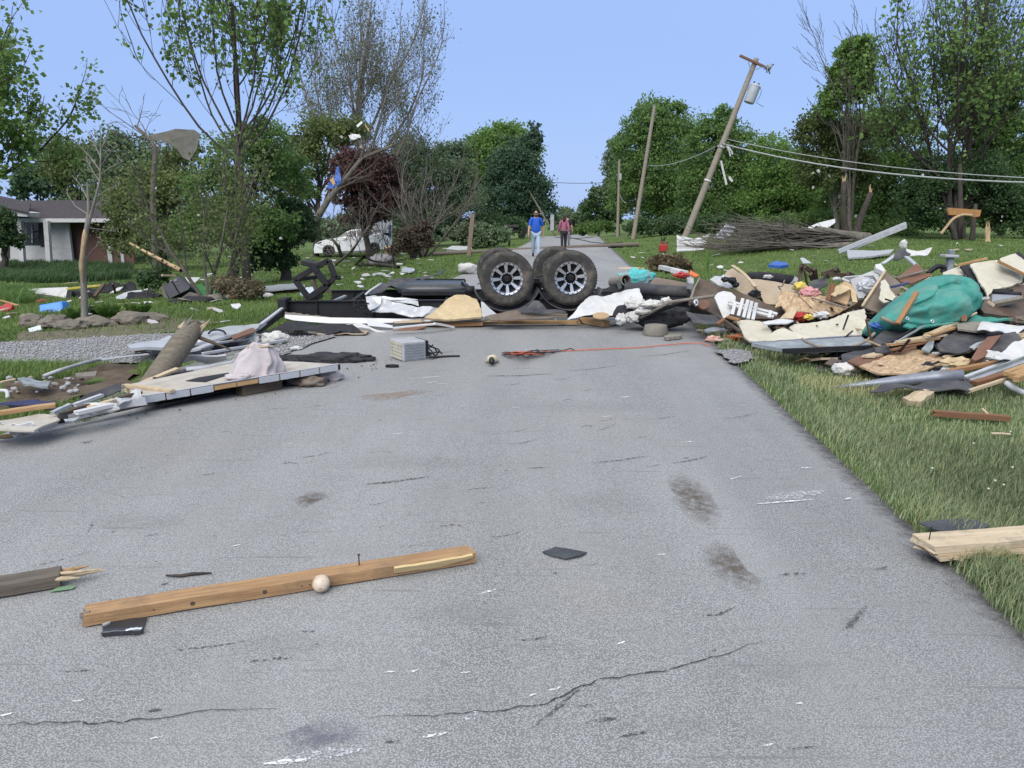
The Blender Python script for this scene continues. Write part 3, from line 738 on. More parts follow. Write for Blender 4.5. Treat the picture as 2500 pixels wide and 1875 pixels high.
def branching_tree(name,label,base,height,r,P,leaf=None,per=10,lsize=.12,spread=.12,seed=1,bark=None,minr=.004,dirv=(0,0,1),group='trees damaged by the storm',stems=1,splay=.5,wind=(0,0,0),cat='tree',trunk_frac=.42,clump=None):
 base = Vector(base);o = T(name,label,cat,base,group);sk = Skel(seed);rg = random.Random(seed + 3)
 for k in range(stems):
  d = Vector(dirv)
  if stems > 1:
   a = 2 * pi * k / stems + rg.uniform(-.4,.4);d = d + Vector((cos(a),sin(a),0)) * splay * rg.uniform(.5,1.1)
  sk.branch(base - Vector((0,0,.1)) + (Vector((d.x,d.y,0)) * .1 if stems > 1 else Vector()),d,height * trunk_frac * rg.uniform(.8,1.1),r if stems == 1 else r * rg.uniform(.6,1),0,P)
 link('trunk',sk.woodmesh(minr,base),o,None,[bark or M_BARK])
 if leaf is not None:
  L = sk.leaves(per,spread)
  if clump is not None and len(L):
   rgn = np.random.default_rng(seed);L = (L[:,None] + rgn.normal(0,clump[1],(len(L),clump[0],3))).reshape(-1,3)
  if len(L):
   v,f = leafmesh(L,lsize,seed,wind);link('crown',fastmesh('crown',v - np.array(base),f),o,None,[leaf])
 return o
def crown_points(lobes,n,seed,clumps=40,csize=.22,hollow=.55):
 """points gathered in clumps over the outside of several lobes (centre, radii)"""
 rg = np.random.default_rng(seed);out = []
 vol = np.array([(r[0] * r[1] + r[0] * r[2] + r[1] * r[2]) for c,r in lobes]);share = vol / vol.sum()
 for (c,r),sh in zip(lobes,share):
  nc = max(5,int(clumps * len(lobes) * sh));d = rg.normal(size=(nc,3));d /= np.linalg.norm(d,axis=1)[:,None]
  d[:,2] = np.where(d[:,2] < -.5,-d[:,2] * .6,d[:,2])
  k = rg.uniform(hollow,1.12,nc) ** .7;cc = np.array(c) + d * np.array(r) * k[:,None]
  m = int(n * sh / nc);sz = csize * .62 * np.mean(r) * rg.uniform(.45,1.5,nc)
  p = np.clip(rg.normal(size=(nc,m,3)),-1.7,1.7) * sz[:,None,None] * np.array([1.0,1.0,.7])
  # each clump is a spray drawn out along its shoot, outwards and up
  ax = d + np.array([.25,0,.55]) + rg.normal(0,.35,(nc,3));ax /= np.linalg.norm(ax,axis=1)[:,None]
  p = p + ax[:,None] * (np.minimum(rg.gamma(1.3,.9,(nc,m)),2.0) * sz[:,None])[:,:,None] - ax[:,None] * sz[:,None,None] * .8
  out.append((cc[:,None] + p).reshape(-1,3))
 return np.concatenate(out)
def lobed_tree(name,label,base,lobes,n,lsize,leaf,seed=1,trunk_r=.2,bark=None,clumps=40,csize=.24,group='trees lining the street',cat='tree',hollow=.5,wind=(.0,0,0),limbs=True,extra=None):
 base = Vector(base);o = T(name,label,cat,base,group);rg = random.Random(seed);sk = Skel(seed)
 top = max(c[2] for c,r in lobes)
 cx = sum(c[0] for c,r in lobes) / len(lobes);cy = sum(c[1] for c,r in lobes) / len(lobes)
 zmid = base.z + (top - base.z) * .62;pts = [base - Vector((0,0,.1))]
 for i in range(1,6):
  f = i / 5;pts.append(Vector((base.x + (cx - base.x) * f + rg.uniform(-.1,.1),base.y + (cy - base.y) * f,base.z + (zmid - base.z) * f)))
 sk.b.append((pts,[trunk_r * (1 - .12 * i) for i in range(6)]))
 if limbs:
  for c,r in lobes:
   for _ in range(3):
    i = rg.randint(2,5);p0 = pts[i];e = Vector(c) + Vector((rg.uniform(-.6,.6) * r[0],rg.uniform(-.6,.6) * r[1],rg.uniform(-.1,.8) * r[2]))
    q = [p0.lerp(e,f) + Vector((rg.uniform(-.12,.12),rg.uniform(-.12,.12),.25 * sin(pi * f))) for f in (0,.35,.7,1)]
    sk.b.append((q,[trunk_r * .42,trunk_r * .3,trunk_r * .18,trunk_r * .06]))
 link('trunk',sk.woodmesh(.012,base),o,None,[bark or M_BARKD])
 P = crown_points(lobes,n,seed,clumps,csize,hollow)
 P = P[P[:,2] > gv(P[:,0],P[:,1]) + .05]
 v,f = leafmesh(P,lsize,seed,wind);link('crown',fastmesh('crown',v - np.array(base),f),o,None,[leaf])
 return o
def lob(px,py,Y,rx,rz,ry=None):
 """a crown lobe centred on photo pixel (px, py) at distance Y, radii in photo pixels at that distance"""
 k = Y / ray(px,py).y / FPX;return (tuple(V(px,py,Y)),(rx * k,(ry or rx) * k,rz * k))
def onground(px,Y,dz=0):
 p = V(px,600,Y);return Vector((p.x,Y,g(p.x,Y) + dz))
W_ = (.9,0,-.1)
# --- left of the road
b_ = onground(592,17.5)
branching_tree('maple_tree','tall young maple with sparse leaves and dark straight trunk on the left lawn',b_,8.4,.11,
 dict(depth=4,kids=[(11,12),(4,5),(3,4),(1,2)],ang=(18,62),lr0=.86,lr=.5,ll=.75,rr=.36,first=.80,trop=.17,wig=.07,seg=7,taper=.6,leafdepth=1),L_MAPLE,1.7,.11,.05,seed=21,bark=M_BARKD,minr=.006,trunk_frac=.44,wind=W_,clump=(3,.05))
b_ = onground(505,16.2)
branching_tree('multi_stem_tree','low spreading tree with bare silvery stems fanning from one base',b_,4.0,.045,
 dict(depth=3,kids=[(2,3),(2,3),(2,3)],ang=(20,45),lr=.6,ll=.65,rr=.6,first=.35,trop=.07,wig=.10,seg=6,taper=.65),L_OLIVE,5.0,.07,.12,seed=5,bark=M_BARK,minr=.005,stems=6,splay=1.0,trunk_frac=.42,clump=(2,.1))
b_ = onground(-120,22)
branching_tree('maple_tree','wind-blown maple with big ragged leaf bunches at the left edge',b_ + Vector((0,0,0)),10.5,.17,
 dict(depth=4,kids=[(7,8),(4,5),(2,3),(2,2)],ang=(30,60),lr0=.62,lr=.55,ll=.62,rr=.42,first=.35,trop=.13,wig=.08,seg=6,taper=.6,wind=(.12,0,0)),L_MAPLE,1.6,.14,.06,seed=31,bark=M_BARKD,minr=.008,dirv=(.04,0,1),trunk_frac=.42,wind=W_,clump=(8,.13))
b_ = onground(880,52)
branching_tree('honey_locust','huge fine-twigged tree nearly bare with a haze of tiny leaves',b_,17.5,.34,
 dict(depth=5,kids=[(9,10),(4,5),(3,4),(3,4),(2,2)],ang=(24,58),lr0=1.0,lr=.58,ll=.62,rr=.42,first=.40,trop=.16,wig=.08,seg=6,taper=.62,wind=(.05,0,0)),L_TINY,2.2,.13,.25,seed=9,bark=M_BARKP,minr=.011,trunk_frac=.42,wind=(.5,0,0))
# small snapped tree with a torn bark wound in front of the rocks
def snapped_sapling():
 base = G(*ZA(715,1340));Y = base.y
 o = T('snapped_sapling','thin young tree trunk with torn bark standing behind the garden rocks','tree',base,'trees damaged by the storm')
 pts = [V(*ZA(x,z),Y) for x,z in ((715,1390),(712,1200),(705,1000),(690,850),(706,700),(730,540),(750,400),(742,250),(735,150))]
 sk = Skel(4);r0 = .062
 sk.b.append((pts,[r0,r0 * .85,r0 * .75,r0 * .78,r0 * .68,r0 * .6,r0 * .5,r0 * .3,r0 * .15]))
 q = [V(*ZA(x,z),Y) for x,z in ((728,560),(775,400),(815,250),(845,120),(850,-80),(848,-250),(838,-330))]
 sk.b.append((q,[.032,.026,.02,.015,.011,.008,.004]))
 for pts_ in (((845,60),(760,-60),(650,-170)),((850,20),(910,-70),(1000,-170)),((845,150),(780,60),(720,-60)),((750,400),(850,320),(880,300)),((848,-60),(800,-160),(760,-240)),
     ((710,820),(780,730),(880,640)),((735,540),(900,560),(1010,580)),((750,430),(640,360),(560,250)),((850,-120),(900,-220),(930,-280)),((742,300),(690,200),(640,120)),((800,300),(900,220),(1010,180)),((846,100),(930,30),(1040,-20))):
  sk.b.append(([V(*ZA(*p),Y + .15 * i) for i,p in enumerate(pts_)],[.013,.009,.004]))
  a,b = pts_[1],pts_[2]
  for j in range(3):
   f = .3 + .3 * j;c = (a[0] + (b[0] - a[0]) * f,a[1] + (b[1] - a[1]) * f)
   sk.b.append(([V(*ZA(*c),Y + .2),V(*ZA(c[0] + R.uniform(-60,60),c[1] - R.uniform(20,80)),Y + .3)],[.006,.003]))
 link('trunk',sk.woodmesh(.004,base),o,None,[M_BARKP])
 mb = MB();w = [V(*ZA(x,z),Y - .085) for x,z in ((705,1010),(688,880),(700,700),(716,600),(712,550))]
 mb.tube(w,[.008,.032,.03,.036,.008],6);mb.build('torn_bark',M_STRIPPED,o,True)
snapped_sapling()
# leafy masses on the left, from the house towards the road
def mass(name,label,bpx,Y,lobes,n,ls,leaf,seed,**kw):
 return lobed_tree(name,label,onground(bpx,Y),[lob(px,py,Y + dy,rx,rz) for px,py,dy,rx,rz in lobes],n,ls,leaf,seed,**kw)
mass('evergreen_tree','dark evergreen behind the roof of the brick house',110,62,[(110,450,0,60,55),(75,470,1,30,50)],7000,.26,L_PINE,41,clumps=40)
mass('roadside_tree','grey-brown thin-leaved tree rising behind the brick house roof',200,58,[(180,400,0,70,60),(140,380,1,30,40),(215,440,0,60,70)],9000,.2,L_OLIVE,42,clumps=50,csize=.3)
mass('roadside_tree','pale green tree between the house roof and the tall maple',310,50,[(290,420,0,70,90),(340,460,0,70,90),(280,360,0,35,45),(380,420,2,60,80)],10000,.19,L_GREY,43,clumps=60,csize=.28)
mass('roadside_tree','green tree overhanging the end of the brick house',400,36,[(330,520,0,80,80),(400,470,0,80,80),(450,400,1,50,60),(300,590,0,50,50),(390,590,-1,70,55)],15000,.14,L_OLIVE,44,clumps=60,csize=.27)
mass('bushy_tree','dense green crown low behind the tall young maple',560,24,[(520,460,0,70,60),(600,400,0,85,75),(650,340,0,55,50),(690,450,1,70,80),(560,540,0,90,60),(660,560,0,70,60),(480,570,0,60,60)],27000,.085,L_MID,45,clumps=70,csize=.24)
mass('garden_shrub','dark leafy shrub beside the parked white car',690,26,[(690,590,0,45,45),(660,640,0,55,35),(730,560,0,40,50),(710,520,0,40,40),(640,600,0,40,40)],20000,.085,L_DARK,46,clumps=60,group='shrubs around the lawns',cat='shrub')
mass('roadside_tree','olive tree mass below the huge bare tree, left of the red crown',770,46,[(740,400,0,60,70),(790,340,0,60,50),(720,470,0,50,60),(850,330,0,50,35)],13000,.16,L_OLIVE,47,clumps=60,csize=.28)
mass('red_leaf_tree','toppled dark red tree with tangled crown above the white car',900,42,[(905,430,0,65,60),(860,470,-1,55,55),(930,490,0,55,45),(890,520,0,55,40),(850,410,0,40,35)],26000,.14,L_RED,48,clumps=60,csize=.26,bark=M_BARKD)
mass('roadside_tree','grey-green tree between the red crown and the tall pine',1010,60,[(1000,400,0,60,60),(1050,450,0,80,80),(960,480,0,60,70),(1100,400,2,50,55),(1120,480,1,50,70),(1030,530,0,70,50)],42000,.17,L_GREY,49,clumps=70,csize=.26)
mass('roadside_tree','bright green tree top standing left of the tall dark pine',1190,84,[(1190,360,0,55,45),(1230,335,1,50,32),(1170,430,0,55,60),(1270,370,1,45,50),(1210,400,0,70,60),(1140,490,0,60,55),(1150,380,0,25,30)],30000,.25,L_BRIGHT,50,clumps=70,csize=.24)
mass('pine_tree','tall dark pine leaning over the road ahead',1270,76,[(1255,420,0,60,75),(1290,470,0,55,60),(1240,500,0,70,60),(1310,520,0,45,45),(1210,540,0,60,35),(1290,380,1,30,60),(1305,345,1,17,45)],34000,.21,L_PINE,51,clumps=90,csize=.22)
mass('garden_shrub','dark leafy shrub against the white wall of the ranch house',5,38,[(0,555,0,38,42),(20,590,0,30,25)],9000,.12,L_DARK,57,clumps=50,group='shrubs around the lawns',cat='shrub')
mass('garden_shrub','dark shrubs under the tall pine beside the mailbox',1150,62,[(1130,560,0,50,25),(1190,555,0,50,28),(1240,555,1,45,25),(1080,560,0,40,30)],14000,.16,L_DARK,52,clumps=50,group='shrubs around the lawns',cat='shrub')
mass('uprooted_bush','grey-green uprooted bush lying behind the snapped square post',1145,44,[(1150,570,0,40,22),(1200,575,0,40,20),(1110,575,0,28,18),(1170,590,0,40,14)],9000,.14,L_GREY,53,clumps=40,group='shrubs around the lawns',cat='bush')
# bare multi-stem tree with its brown root mass
b_ = onground(1030,37)
branching_tree('bare_tree','bare many-stemmed tree leaning right above a brown root mass',b_,5.6,.09,
 dict(depth=3,kids=[(3,4),(3,4),(2,3)],ang=(18,42),lr=.6,ll=.7,rr=.6,first=.35,trop=.04,wig=.10,seg=5,taper=.6),None,seed=14,bark=M_BARK,minr=.009,stems=6,splay=.75,dirv=(.22,0,1),trunk_frac=.42)
mass('uprooted_bush','dark brown withered bush at the foot of the bare tree',1012,35.5,[(1010,590,0,40,30),(1030,570,0,26,26),(985,610,0,34,14)],12000,.10,M_leaf('withered_leaf',(.035,.026,.02),(.085,.065,.045),.2),55,clumps=50,group='shrubs around the lawns',cat='bush')
# trunk leaning up to the right, snapped from the big tree
def fallen_limb(name,label,pts,r0,r1,bark,seed,twigs=0,leaf=None,grp='trees damaged by the storm',cat='tree'):
 P3 = [Vector(p) for p in pts];base = P3[0].copy();o = T(name,label,cat,base,grp);sk = Skel(seed);n = len(P3)
 sk.b.append((P3,[r0 + (r1 - r0) * i / (n - 1) for i in range(n)]));rg = random.Random(seed)
 for k in range(twigs):
  i = rg.randint(1,n - 1);p = P3[i].lerp(P3[i - 1],rg.random());d = (P3[i] - P3[i - 1]).normalized()
  d = (d + Vector((rg.gauss(0,.6),rg.gauss(0,.6),rg.gauss(.2,.6)))).normalized()
  sk.branch(p,d,min(1.6,rg.uniform(.4,1.3) * r0 * 14),r1 * .55,1,dict(depth=3,kids=[3,3,2],ang=(20,50),seg=4,trop=.0,wig=.15))
 link('trunk',sk.woodmesh(.008,base),o,None,[bark])
 if leaf:
  v,f = leafmesh(sk.leaves(5,.12),.14,seed);link('crown',fastmesh('crown',v - np.array(base),f),o,None,[leaf])
 return o
fallen_limb('snapped_tree','thick grey trunk snapped and leaning right through the foliage',[V(735,590,39),V(770,540,39),V(800,490,39),V(850,430,39.2),(V(885,385,39.5)),V(960,355,40)],.2,.08,M_BARK,61,10)
fallen_limb('broken_branch','broken branchy limb lying on the lawn in front of the white car',[G(*ZO(560,1190)),V(*ZO(760,1030),31),V(*ZO(860,880),31.3),V(*ZO(960,740),31.6)],.07,.03,M_BARK,62,14,None,'fallen branches','branch')
fallen_limb('broken_branch','long dark branch lying flat on the left lawn',[G(*ZO(860,1195)),G(*ZO(1000,1175),.1),G(*ZO(1150,1190),.12),G(*ZO(1320,1215),.05)],.1,.05,M_BARKD,63,8,None,'fallen branches','branch')
fallen_limb('broken_branch','forked dark branch resting on the lawn beside the cardboard box',[G(*ZO(810,1180)),G(*ZO(910,1090),.5),G(*ZO(1010,1140),.3),G(*ZO(1160,1160),.15)],.06,.03,M_BARKD,64,10,None,'fallen branches','branch')
fallen_limb('broken_branch','crooked stem standing in front of the parked car wheel',[G(*ZO(640,1080)),V(*ZO(600,960),33),V(*ZO(540,890),33),V(*ZO(520,870),33)],.10,.04,M_BARK,65,8,None,'fallen branches','branch')
fallen_limb('broken_branch','long pale split trunk leaning low behind the dark cabinet',[V(*ZA(1100,672),19.5),V(*ZA(1300,780),18.5),V(*ZA(1530,900),17.5)],.03,.06,M_STRIPPED,66,0,None,'fallen branches','branch')
# --- right of the road
mass('roadside_tree','dark rounded trees far down the right side of the road',1460,120,[(1465,500,0,30,40),(1440,520,0,22,30),(1490,530,0,30,35)],9000,.35,L_DARK,70,clumps=40)
mass('roadside_tree','pale wispy tree behind the farthest standing pole',1510,100,[(1515,420,0,35,70),(1505,370,0,22,40),(1530,480,0,40,70),(1490,470,0,25,40)],16000,.27,L_GREY,71,clumps=50,csize=.28)
mass('roadside_tree','large rounded green tree behind the two leaning poles',1610,78,[(1590,300,0,60,55),(1560,370,0,60,60),(1640,350,0,75,70),(1600,440,-1,90,70),(1680,430,0,60,70),(1550,490,0,60,60),(1650,510,0,80,50),(1640,270,0,30,28)],52000,.22,L_MID,72,clumps=80,csize=.23)
mass('roadside_tree','green tree directly behind the leaning pole with the transformer',1745,66,[(1740,340,0,60,50),(1770,290,0,25,30),(1800,360,0,50,50),(1730,430,0,70,70),(1810,440,0,60,60),(1760,510,0,90,50),(1690,500,-1,40,60)],46000,.18,L_MID,73,clumps=80,csize=.23)
mass('roadside_tree','low green tree band to the right of the leaning pole',1890,62,[(1880,400,0,60,60),(1900,470,0,80,60),(1960,430,0,60,60),(1850,520,0,60,40),(1960,520,0,60,40)],34000,.17,L_BRIGHT,74,clumps=70,csize=.24)
mass('roadside_tree','tangled green thicket between the broken column tree and tall right tree',2150,58,[(2130,320,0,60,60),(2200,330,0,70,60),(2150,420,0,90,70),(2230,440,0,80,70),(2080,470,0,70,60),(2180,520,0,90,45)],44000,.16,L_MID,75,clumps=80,csize=.24)
# ragged column tree: dead crown and one dense leafy plume
b_ = onground(2075,50)
branching_tree('dead_tree','dead leafless crown reaching up left beside a leafy plume',b_,15.0,.12,
 dict(depth=4,kids=[(5,6),(3,4),(3,4),(2,3)],ang=(22,50),lr0=.75,lr=.55,ll=.55,rr=.55,first=.45,trop=.14,wig=.12,seg=6,taper=.6,wind=(-.25,0,0)),None,seed=19,bark=M_BARK,minr=.014,dirv=(-.05,0,1),trunk_frac=.42)
mass('plume_tree','broken tree with a dense leafy plume on top of bare stems',2075,49,[(2085,130,0,42,38),(2075,180,0,45,45),(2060,230,0,40,45),(2100,210,0,30,45),(2020,270,0,25,40)],15000,.19,L_BRIGHT,76,clumps=60,csize=.24,bark=M_BARK,trunk_r=.13)
mass('ragged_tree','brown-green stripped thicket below the leafy plume',2040,51,[(2000,330,0,50,50),(2060,350,0,60,60),(2010,420,0,60,70),(2090,440,0,50,60)],20000,.16,L_OLIVE,77,clumps=60,csize=.3,bark=M_BARK)
b_ = onground(2330,44)
branching_tree('maple_tree','tall open-crowned tree with several dark upright trunks on the right',b_,19,.17,
 dict(depth=4,kids=[(7,8),(4,5),(3,3),(2,2)],ang=(28,58),lr0=.62,lr=.6,ll=.64,rr=.5,first=.45,trop=.12,wig=.09,seg=6,taper=.65),L_MAPLE,1.3,.22,.12,seed=25,bark=M_BARKD,minr=.010,stems=4,splay=.22,trunk_frac=.42,clump=(2,.14))
mass('roadside_tree','dense green tree at the right edge behind the cables',2440,52,[(2420,250,0,60,60),(2470,330,0,70,70),(2400,350,0,60,60),(2490,220,0,60,70),(2360,300,0,50,60),(2450,420,0,90,60)],40000,.17,L_MID,78,clumps=70,csize=.25)
mass('ragged_tree','dark debris-strewn thicket around the splintered trunks on the right',2350,45,[(2300,450,0,60,60),(2380,440,0,70,60),(2440,500,0,60,60),(2280,540,0,50,40),(2480,540,0,50,50),(2240,500,0,45,60)],40000,.13,L_DARK,79,clumps=80,csize=.27,bark=M_BARKD)
# far end of the road
mass('roadside_tree','hazy pale trees closing the far end of the road',1415,170,[(1395,545,0,25,25),(1425,530,0,18,30),(1450,550,0,20,25),(1380,530,5,20,25),(1360,550,0,20,25)],8000,.45,L_GREY,80,clumps=40)
mass('garden_shrub','broken green branches heaped across the far road end',1420,105,[(1440,560,0,30,14),(1400,565,0,30,10),(1475,558,0,25,15)],6000,.22,L_MID,81,clumps=40,group='shrubs around the lawns',cat='shrub')
mass('garden_shrub','leafy undergrowth along the foot of the right tree line',1640,62,[(1580,560,0,50,22),(1660,560,0,60,25),(1740,555,-1,60,28),(1820,560,-2,60,25)],22000,.16,L_DARK,82,clumps=60,group='shrubs around the lawns',cat='shrub')
mass('garden_shrub','leafy undergrowth behind the felled tree on the right',2000,54,[(1900,555,0,60,28),(1990,550,0,60,30),(2090,560,-2,60,30),(2180,575,-3,60,24)],22000,.15,L_MID,83,clumps=60,group='shrubs around the lawns',cat='shrub')
# a wood far behind closes the horizon
def wood(name,label,xs,Y,hz,n,ls,leaf,seed):
 rg = np.random.default_rng(seed);x = rg.uniform(xs[0],xs[1],n);hh = hz * (.7 + .35 * vnoise(x,x * .3,.09,seed) + .2 * vnoise(x,x * .2,.31,seed))
 z = gv(x,np.full(n,float(Y))) + rg.random(n) ** .8 * hh;y = Y + rg.normal(0,3,n);v,f = leafmesh(np.stack([x,y,z],-1),ls,seed)
 return tag(link(name,fastmesh(name,v,f),None,None,[leaf]),label,None,None,'stuff')
wood('far_woods','distant wood closing the view behind the left houses',(-130,-8),125,9,26000,.75,L_GREY,90)
wood('far_woods','distant wood closing the view behind the right trees',(22,130),120,9,26000,.75,L_MID,91)
# felled tree: long heap of bare branches pointing left on the right lawn
def felled_tree():
 b0 = onground(2140,33);p1 = V(*ZN(1230,470),33)
 o = T('felled_tree','felled bare tree with a broom of thin branches on the right lawn','tree',b0,'trees damaged by the storm');sk = Skel(88);rg = random.Random(88)
 main = [V(*ZN(1240,470),32.6),V(*ZN(1060,445),32.6),V(*ZN(900,410),32.6)]
 sk.b.append((main,[.24,.19,.15]))
 main2 = [V(*ZN(1110,515),31.8),V(*ZN(900,520),31.8),V(*ZN(760,535),31.6)];sk.b.append((main2,[.16,.11,.07]))
 for k in range(190):
  f = rg.random();src = main if rg.random() < .7 else main2;i = 0 if f < .5 else 1;p = src[i].lerp(src[i + 1],(f * 2) % 1)
  L = rg.uniform(2.2,6.5) * (1 - .2 * f);d = Vector((-1,rg.gauss(0,.22),rg.gauss(-.03,.10)))
  pts = [p];q = p.copy()
  for j in range(5):
   q = q + d.normalized() * L / 5;d += Vector((0,rg.gauss(0,.06),rg.gauss(-.015,.05)))
   gz = g(q.x,q.y) + rg.uniform(.02,.2)
   if q.z < gz: q.z = gz;d.z = abs(d.z) * .3
   pts.append(q.copy())
  r = rg.uniform(.018,.06);sk.b.append((pts,[r,r * .85,r * .7,r * .55,r * .4,r * .2]))
  for _ in range(2):
   j = rg.randint(2,5);a = pts[j];sk.b.append(([a,a + Vector((rg.uniform(-1,-.2),rg.gauss(0,.3),rg.uniform(-.1,.6)))],[.014,.006]))
 link('trunk',sk.woodmesh(.010,b0),o,None,[M_BARK])
felled_tree()
for k,(pa_,pb_,Y,lab) in enumerate([((1150,440),(1250,180),41,'curved snapped stump with a torn orange top in the right thicket'),((1110,400),(1080,110),42,'upright torn trunk left of the curved snapped stump')]):
 a,b = V(*ZN(*pa_),Y),V(*ZN(*pb_),Y);a.z = g(a.x,a.y) - .1;mid = a.lerp(b,.5) + Vector((-.12,0,-.1))
 o = T('snapped_tree',lab,'tree',a,'trees damaged by the storm');mb = MB();mb.tube([a,a.lerp(mid,.5),mid,mid.lerp(b,.6),b],[.24,.2,.17,.15,.13],8);mb.build('trunk',M_BARKD,o,True)
 mb = MB()
 for j in range(7):
  q = b + Vector((R.uniform(-.08,.08),R.uniform(-.08,.08),-.05));mb.tube([q,q + Vector((R.uniform(-.1,.12),0,R.uniform(.15,.5)))],[.04,.006],5)
 mb.build('splinters',M_STRIPPED,o)
for k,(x0,y0,x1,y1,r,lab) in enumerate([(1790,500,1740,330,.14,'leaning dark trunk left of the orange board in the thicket'),(1870,530,1900,320,.15,'dark trunk directly under the orange board'),(1830,280,1810,110,.16,'thick dark trunk rising above the orange board')]):
 a,b = V(*ZN(x0,y0),40 + k),V(*ZN(x1,y1),40.4 + k);a.z = min(a.z,g(a.x,a.y)) - .1 if k < 2 else a.z - 1.6
 mb = MB();mb.tube([a,a.lerp(b,.4) + Vector((.06,0,0)),b,b + (b - a) * .3],[r,r * .9,r * .75,r * .6],7);o = T('broken_tree',lab,'tree',a,'trees damaged by the storm');mb.build('trunk',M_BARKD,o,True)
mb = MB();a = V(*ZN(1970,540),39);b = V(*ZN(1985,365),39);a.z = g(a.x,a.y) - .1;rg_ = random.Random(5)
for j in range(9): mb.tube([a + Vector((rg_.uniform(-.14,.14),rg_.uniform(-.1,.1),0)),a.lerp(b,.6) + Vector((rg_.uniform(-.12,.12),0,0)),b + Vector((rg_.uniform(-.08,.08),0,rg_.uniform(-.6,.1)))],[.07,.06,.008],5)
mb.build('splintered_stump',M_STRIPPED,label='bright orange splintered stump at the foot of the right thicket',cat='stump')
# ------------------------------------------------------------------ materials for the wreckage
W_NEW = M_wood('lumber_fresh',(.48,.31,.155),(.30,.165,.07),dirt=.2)
W_PALE = M_wood('lumber_pale',(.56,.46,.32),(.38,.28,.17),dirt=.3)
W_RED = M_wood('lumber_red',(.23,.115,.06),(.13,.06,.032),dirt=.3)
W_GREYW = M_wood('lumber_weathered',(.24,.215,.18),(.13,.11,.09),dirt=.3)
W_DARKW = M_wood('lumber_dark',(.115,.085,.06),(.05,.037,.027),dirt=.2)
W_ORANGE = M_wood('trim_orange',(.36,.20,.09),(.24,.12,.05),dirt=.2)
BLACK = M('black_steel',(.013,.013,.015),.6,.35,8,bump=.1,dirt=.2,dcol=(.05,.043,.036),spec=.3)
BLKCLOTH = M('black_cloth',(.022,.022,.026),.9,.4,20,bump=.4,dirt=.2,dcol=(.06,.055,.05))
TARP_GREY = M('charcoal_membrane',(.045,.045,.052),.7,.35,5,bump=.25,dirt=.35,dcol=(.12,.11,.09))
WHITEV = M('white_vinyl',(.50,.50,.495),.5,.08,6,bump=.05,dirt=.35,dcol=(.36,.33,.27),dscale=4)
WHITEM = M('white_aluminium',(.45,.46,.48),.38,.12,5,metal=.25,bump=.08,dirt=.32,dcol=(.28,.26,.22),dscale=5)
SILVER = M('bare_aluminium',(.52,.53,.55),.35,.2,5,metal=.75,bump=.1,dirt=.3,dcol=(.2,.19,.17))
CREAM = M('cream_panel',(.47,.44,.355),.6,.1,4,bump=.12,dirt=.36,dcol=(.32,.27,.19),dscale=5)
FOAM = M('yellow_foam',(.46,.36,.215),.85,.15,9,bump=.35,dirt=.35,dcol=(.36,.25,.13))
TAN = M('tan_board',(.36,.285,.20),.75,.2,6,bump=.15,dirt=.4,dcol=(.2,.16,.11))
CARD = M('cardboard',(.38,.26,.145),.85,.2,6,bump=.15,dirt=.4,dcol=(.17,.12,.075))
BROWN = M('brown_laminate',(.075,.05,.037),.5,.3,5,bump=.1,dirt=.35,dcol=(.14,.115,.09))
RUSTB = M('rust_brown',(.16,.075,.045),.65,.35,6,bump=.15,dirt=.4,dcol=(.08,.06,.045))
TAUPE = M('taupe_panel',(.135,.105,.082),.65,.2,5,bump=.1,dirt=.35,dcol=(.2,.17,.13))
OSB = M_osb('osb_board',(.50,.36,.22),(.27,.175,.10))
GREYG = M('grey_plastic',(.36,.37,.385),.5,.12,8,bump=.1,dirt=.4,dcol=(.22,.2,.17))
GREYD = M('grey_panel',(.20,.225,.235),.45,.2,6,bump=.15,dirt=.4,dcol=(.33,.34,.33),dscale=6)
FLASH = M('blue_grey_flashing',(.23,.25,.29),.4,.15,5,metal=.4,bump=.06,dirt=.3,dcol=(.1,.09,.08))
FLUFF = M('white_insulation',(.52,.51,.48),.95,.15,18,bump=.8,bscale=30,dirt=.35,dcol=(.4,.36,.28))
PINKF = M('pink_cloth',(.55,.27,.27),.9,.2,14,bump=.4)
YELLOWP = M('yellow_plastic',(.60,.47,.10),.5,.15,8)
REDP = M('red_plastic',(.36,.03,.025),.45,.15,8)
ORANGEP = M('orange_plastic',(.70,.13,.035),.6,.15,8)
BLUEP = M('blue_plastic',(.03,.10,.36),.45,.15,8)
TEAL = M('teal_tarp',(.045,.24,.20),.75,.25,3,bump=.6,bscale=8,dirt=.35,dcol=(.17,.2,.155),dscale=3)
SHEETW = M('pale_linen',(.44,.395,.40),.95,.1,8,bump=.4,bscale=22,dirt=.3,dcol=(.36,.3,.27),dscale=6)
CONC = M('weathered_concrete',(.23,.21,.18),.9,.25,12,bump=.5,dirt=.3)
RUBBER = M('tyre_rubber',(.052,.05,.046),.85,.4,9,bump=.2,bscale=60,dirt=.5,dcol=(.16,.135,.10),dscale=5,spec=.25)
RIM = M('machined_alloy',(.60,.60,.60),.28,.12,6,metal=.9,bump=.03,dirt=.2,dcol=(.2,.19,.17))
RIMBLK = M('black_alloy',(.008,.008,.009),.6,.2,6,bump=0,dirt=.12,dcol=(.04,.036,.03),spec=.2)
PORC = M('porcelain',(.66,.56,.42),.35,.12,5,bump=.05,dirt=.3,dcol=(.2,.09,.05),spec=.5)

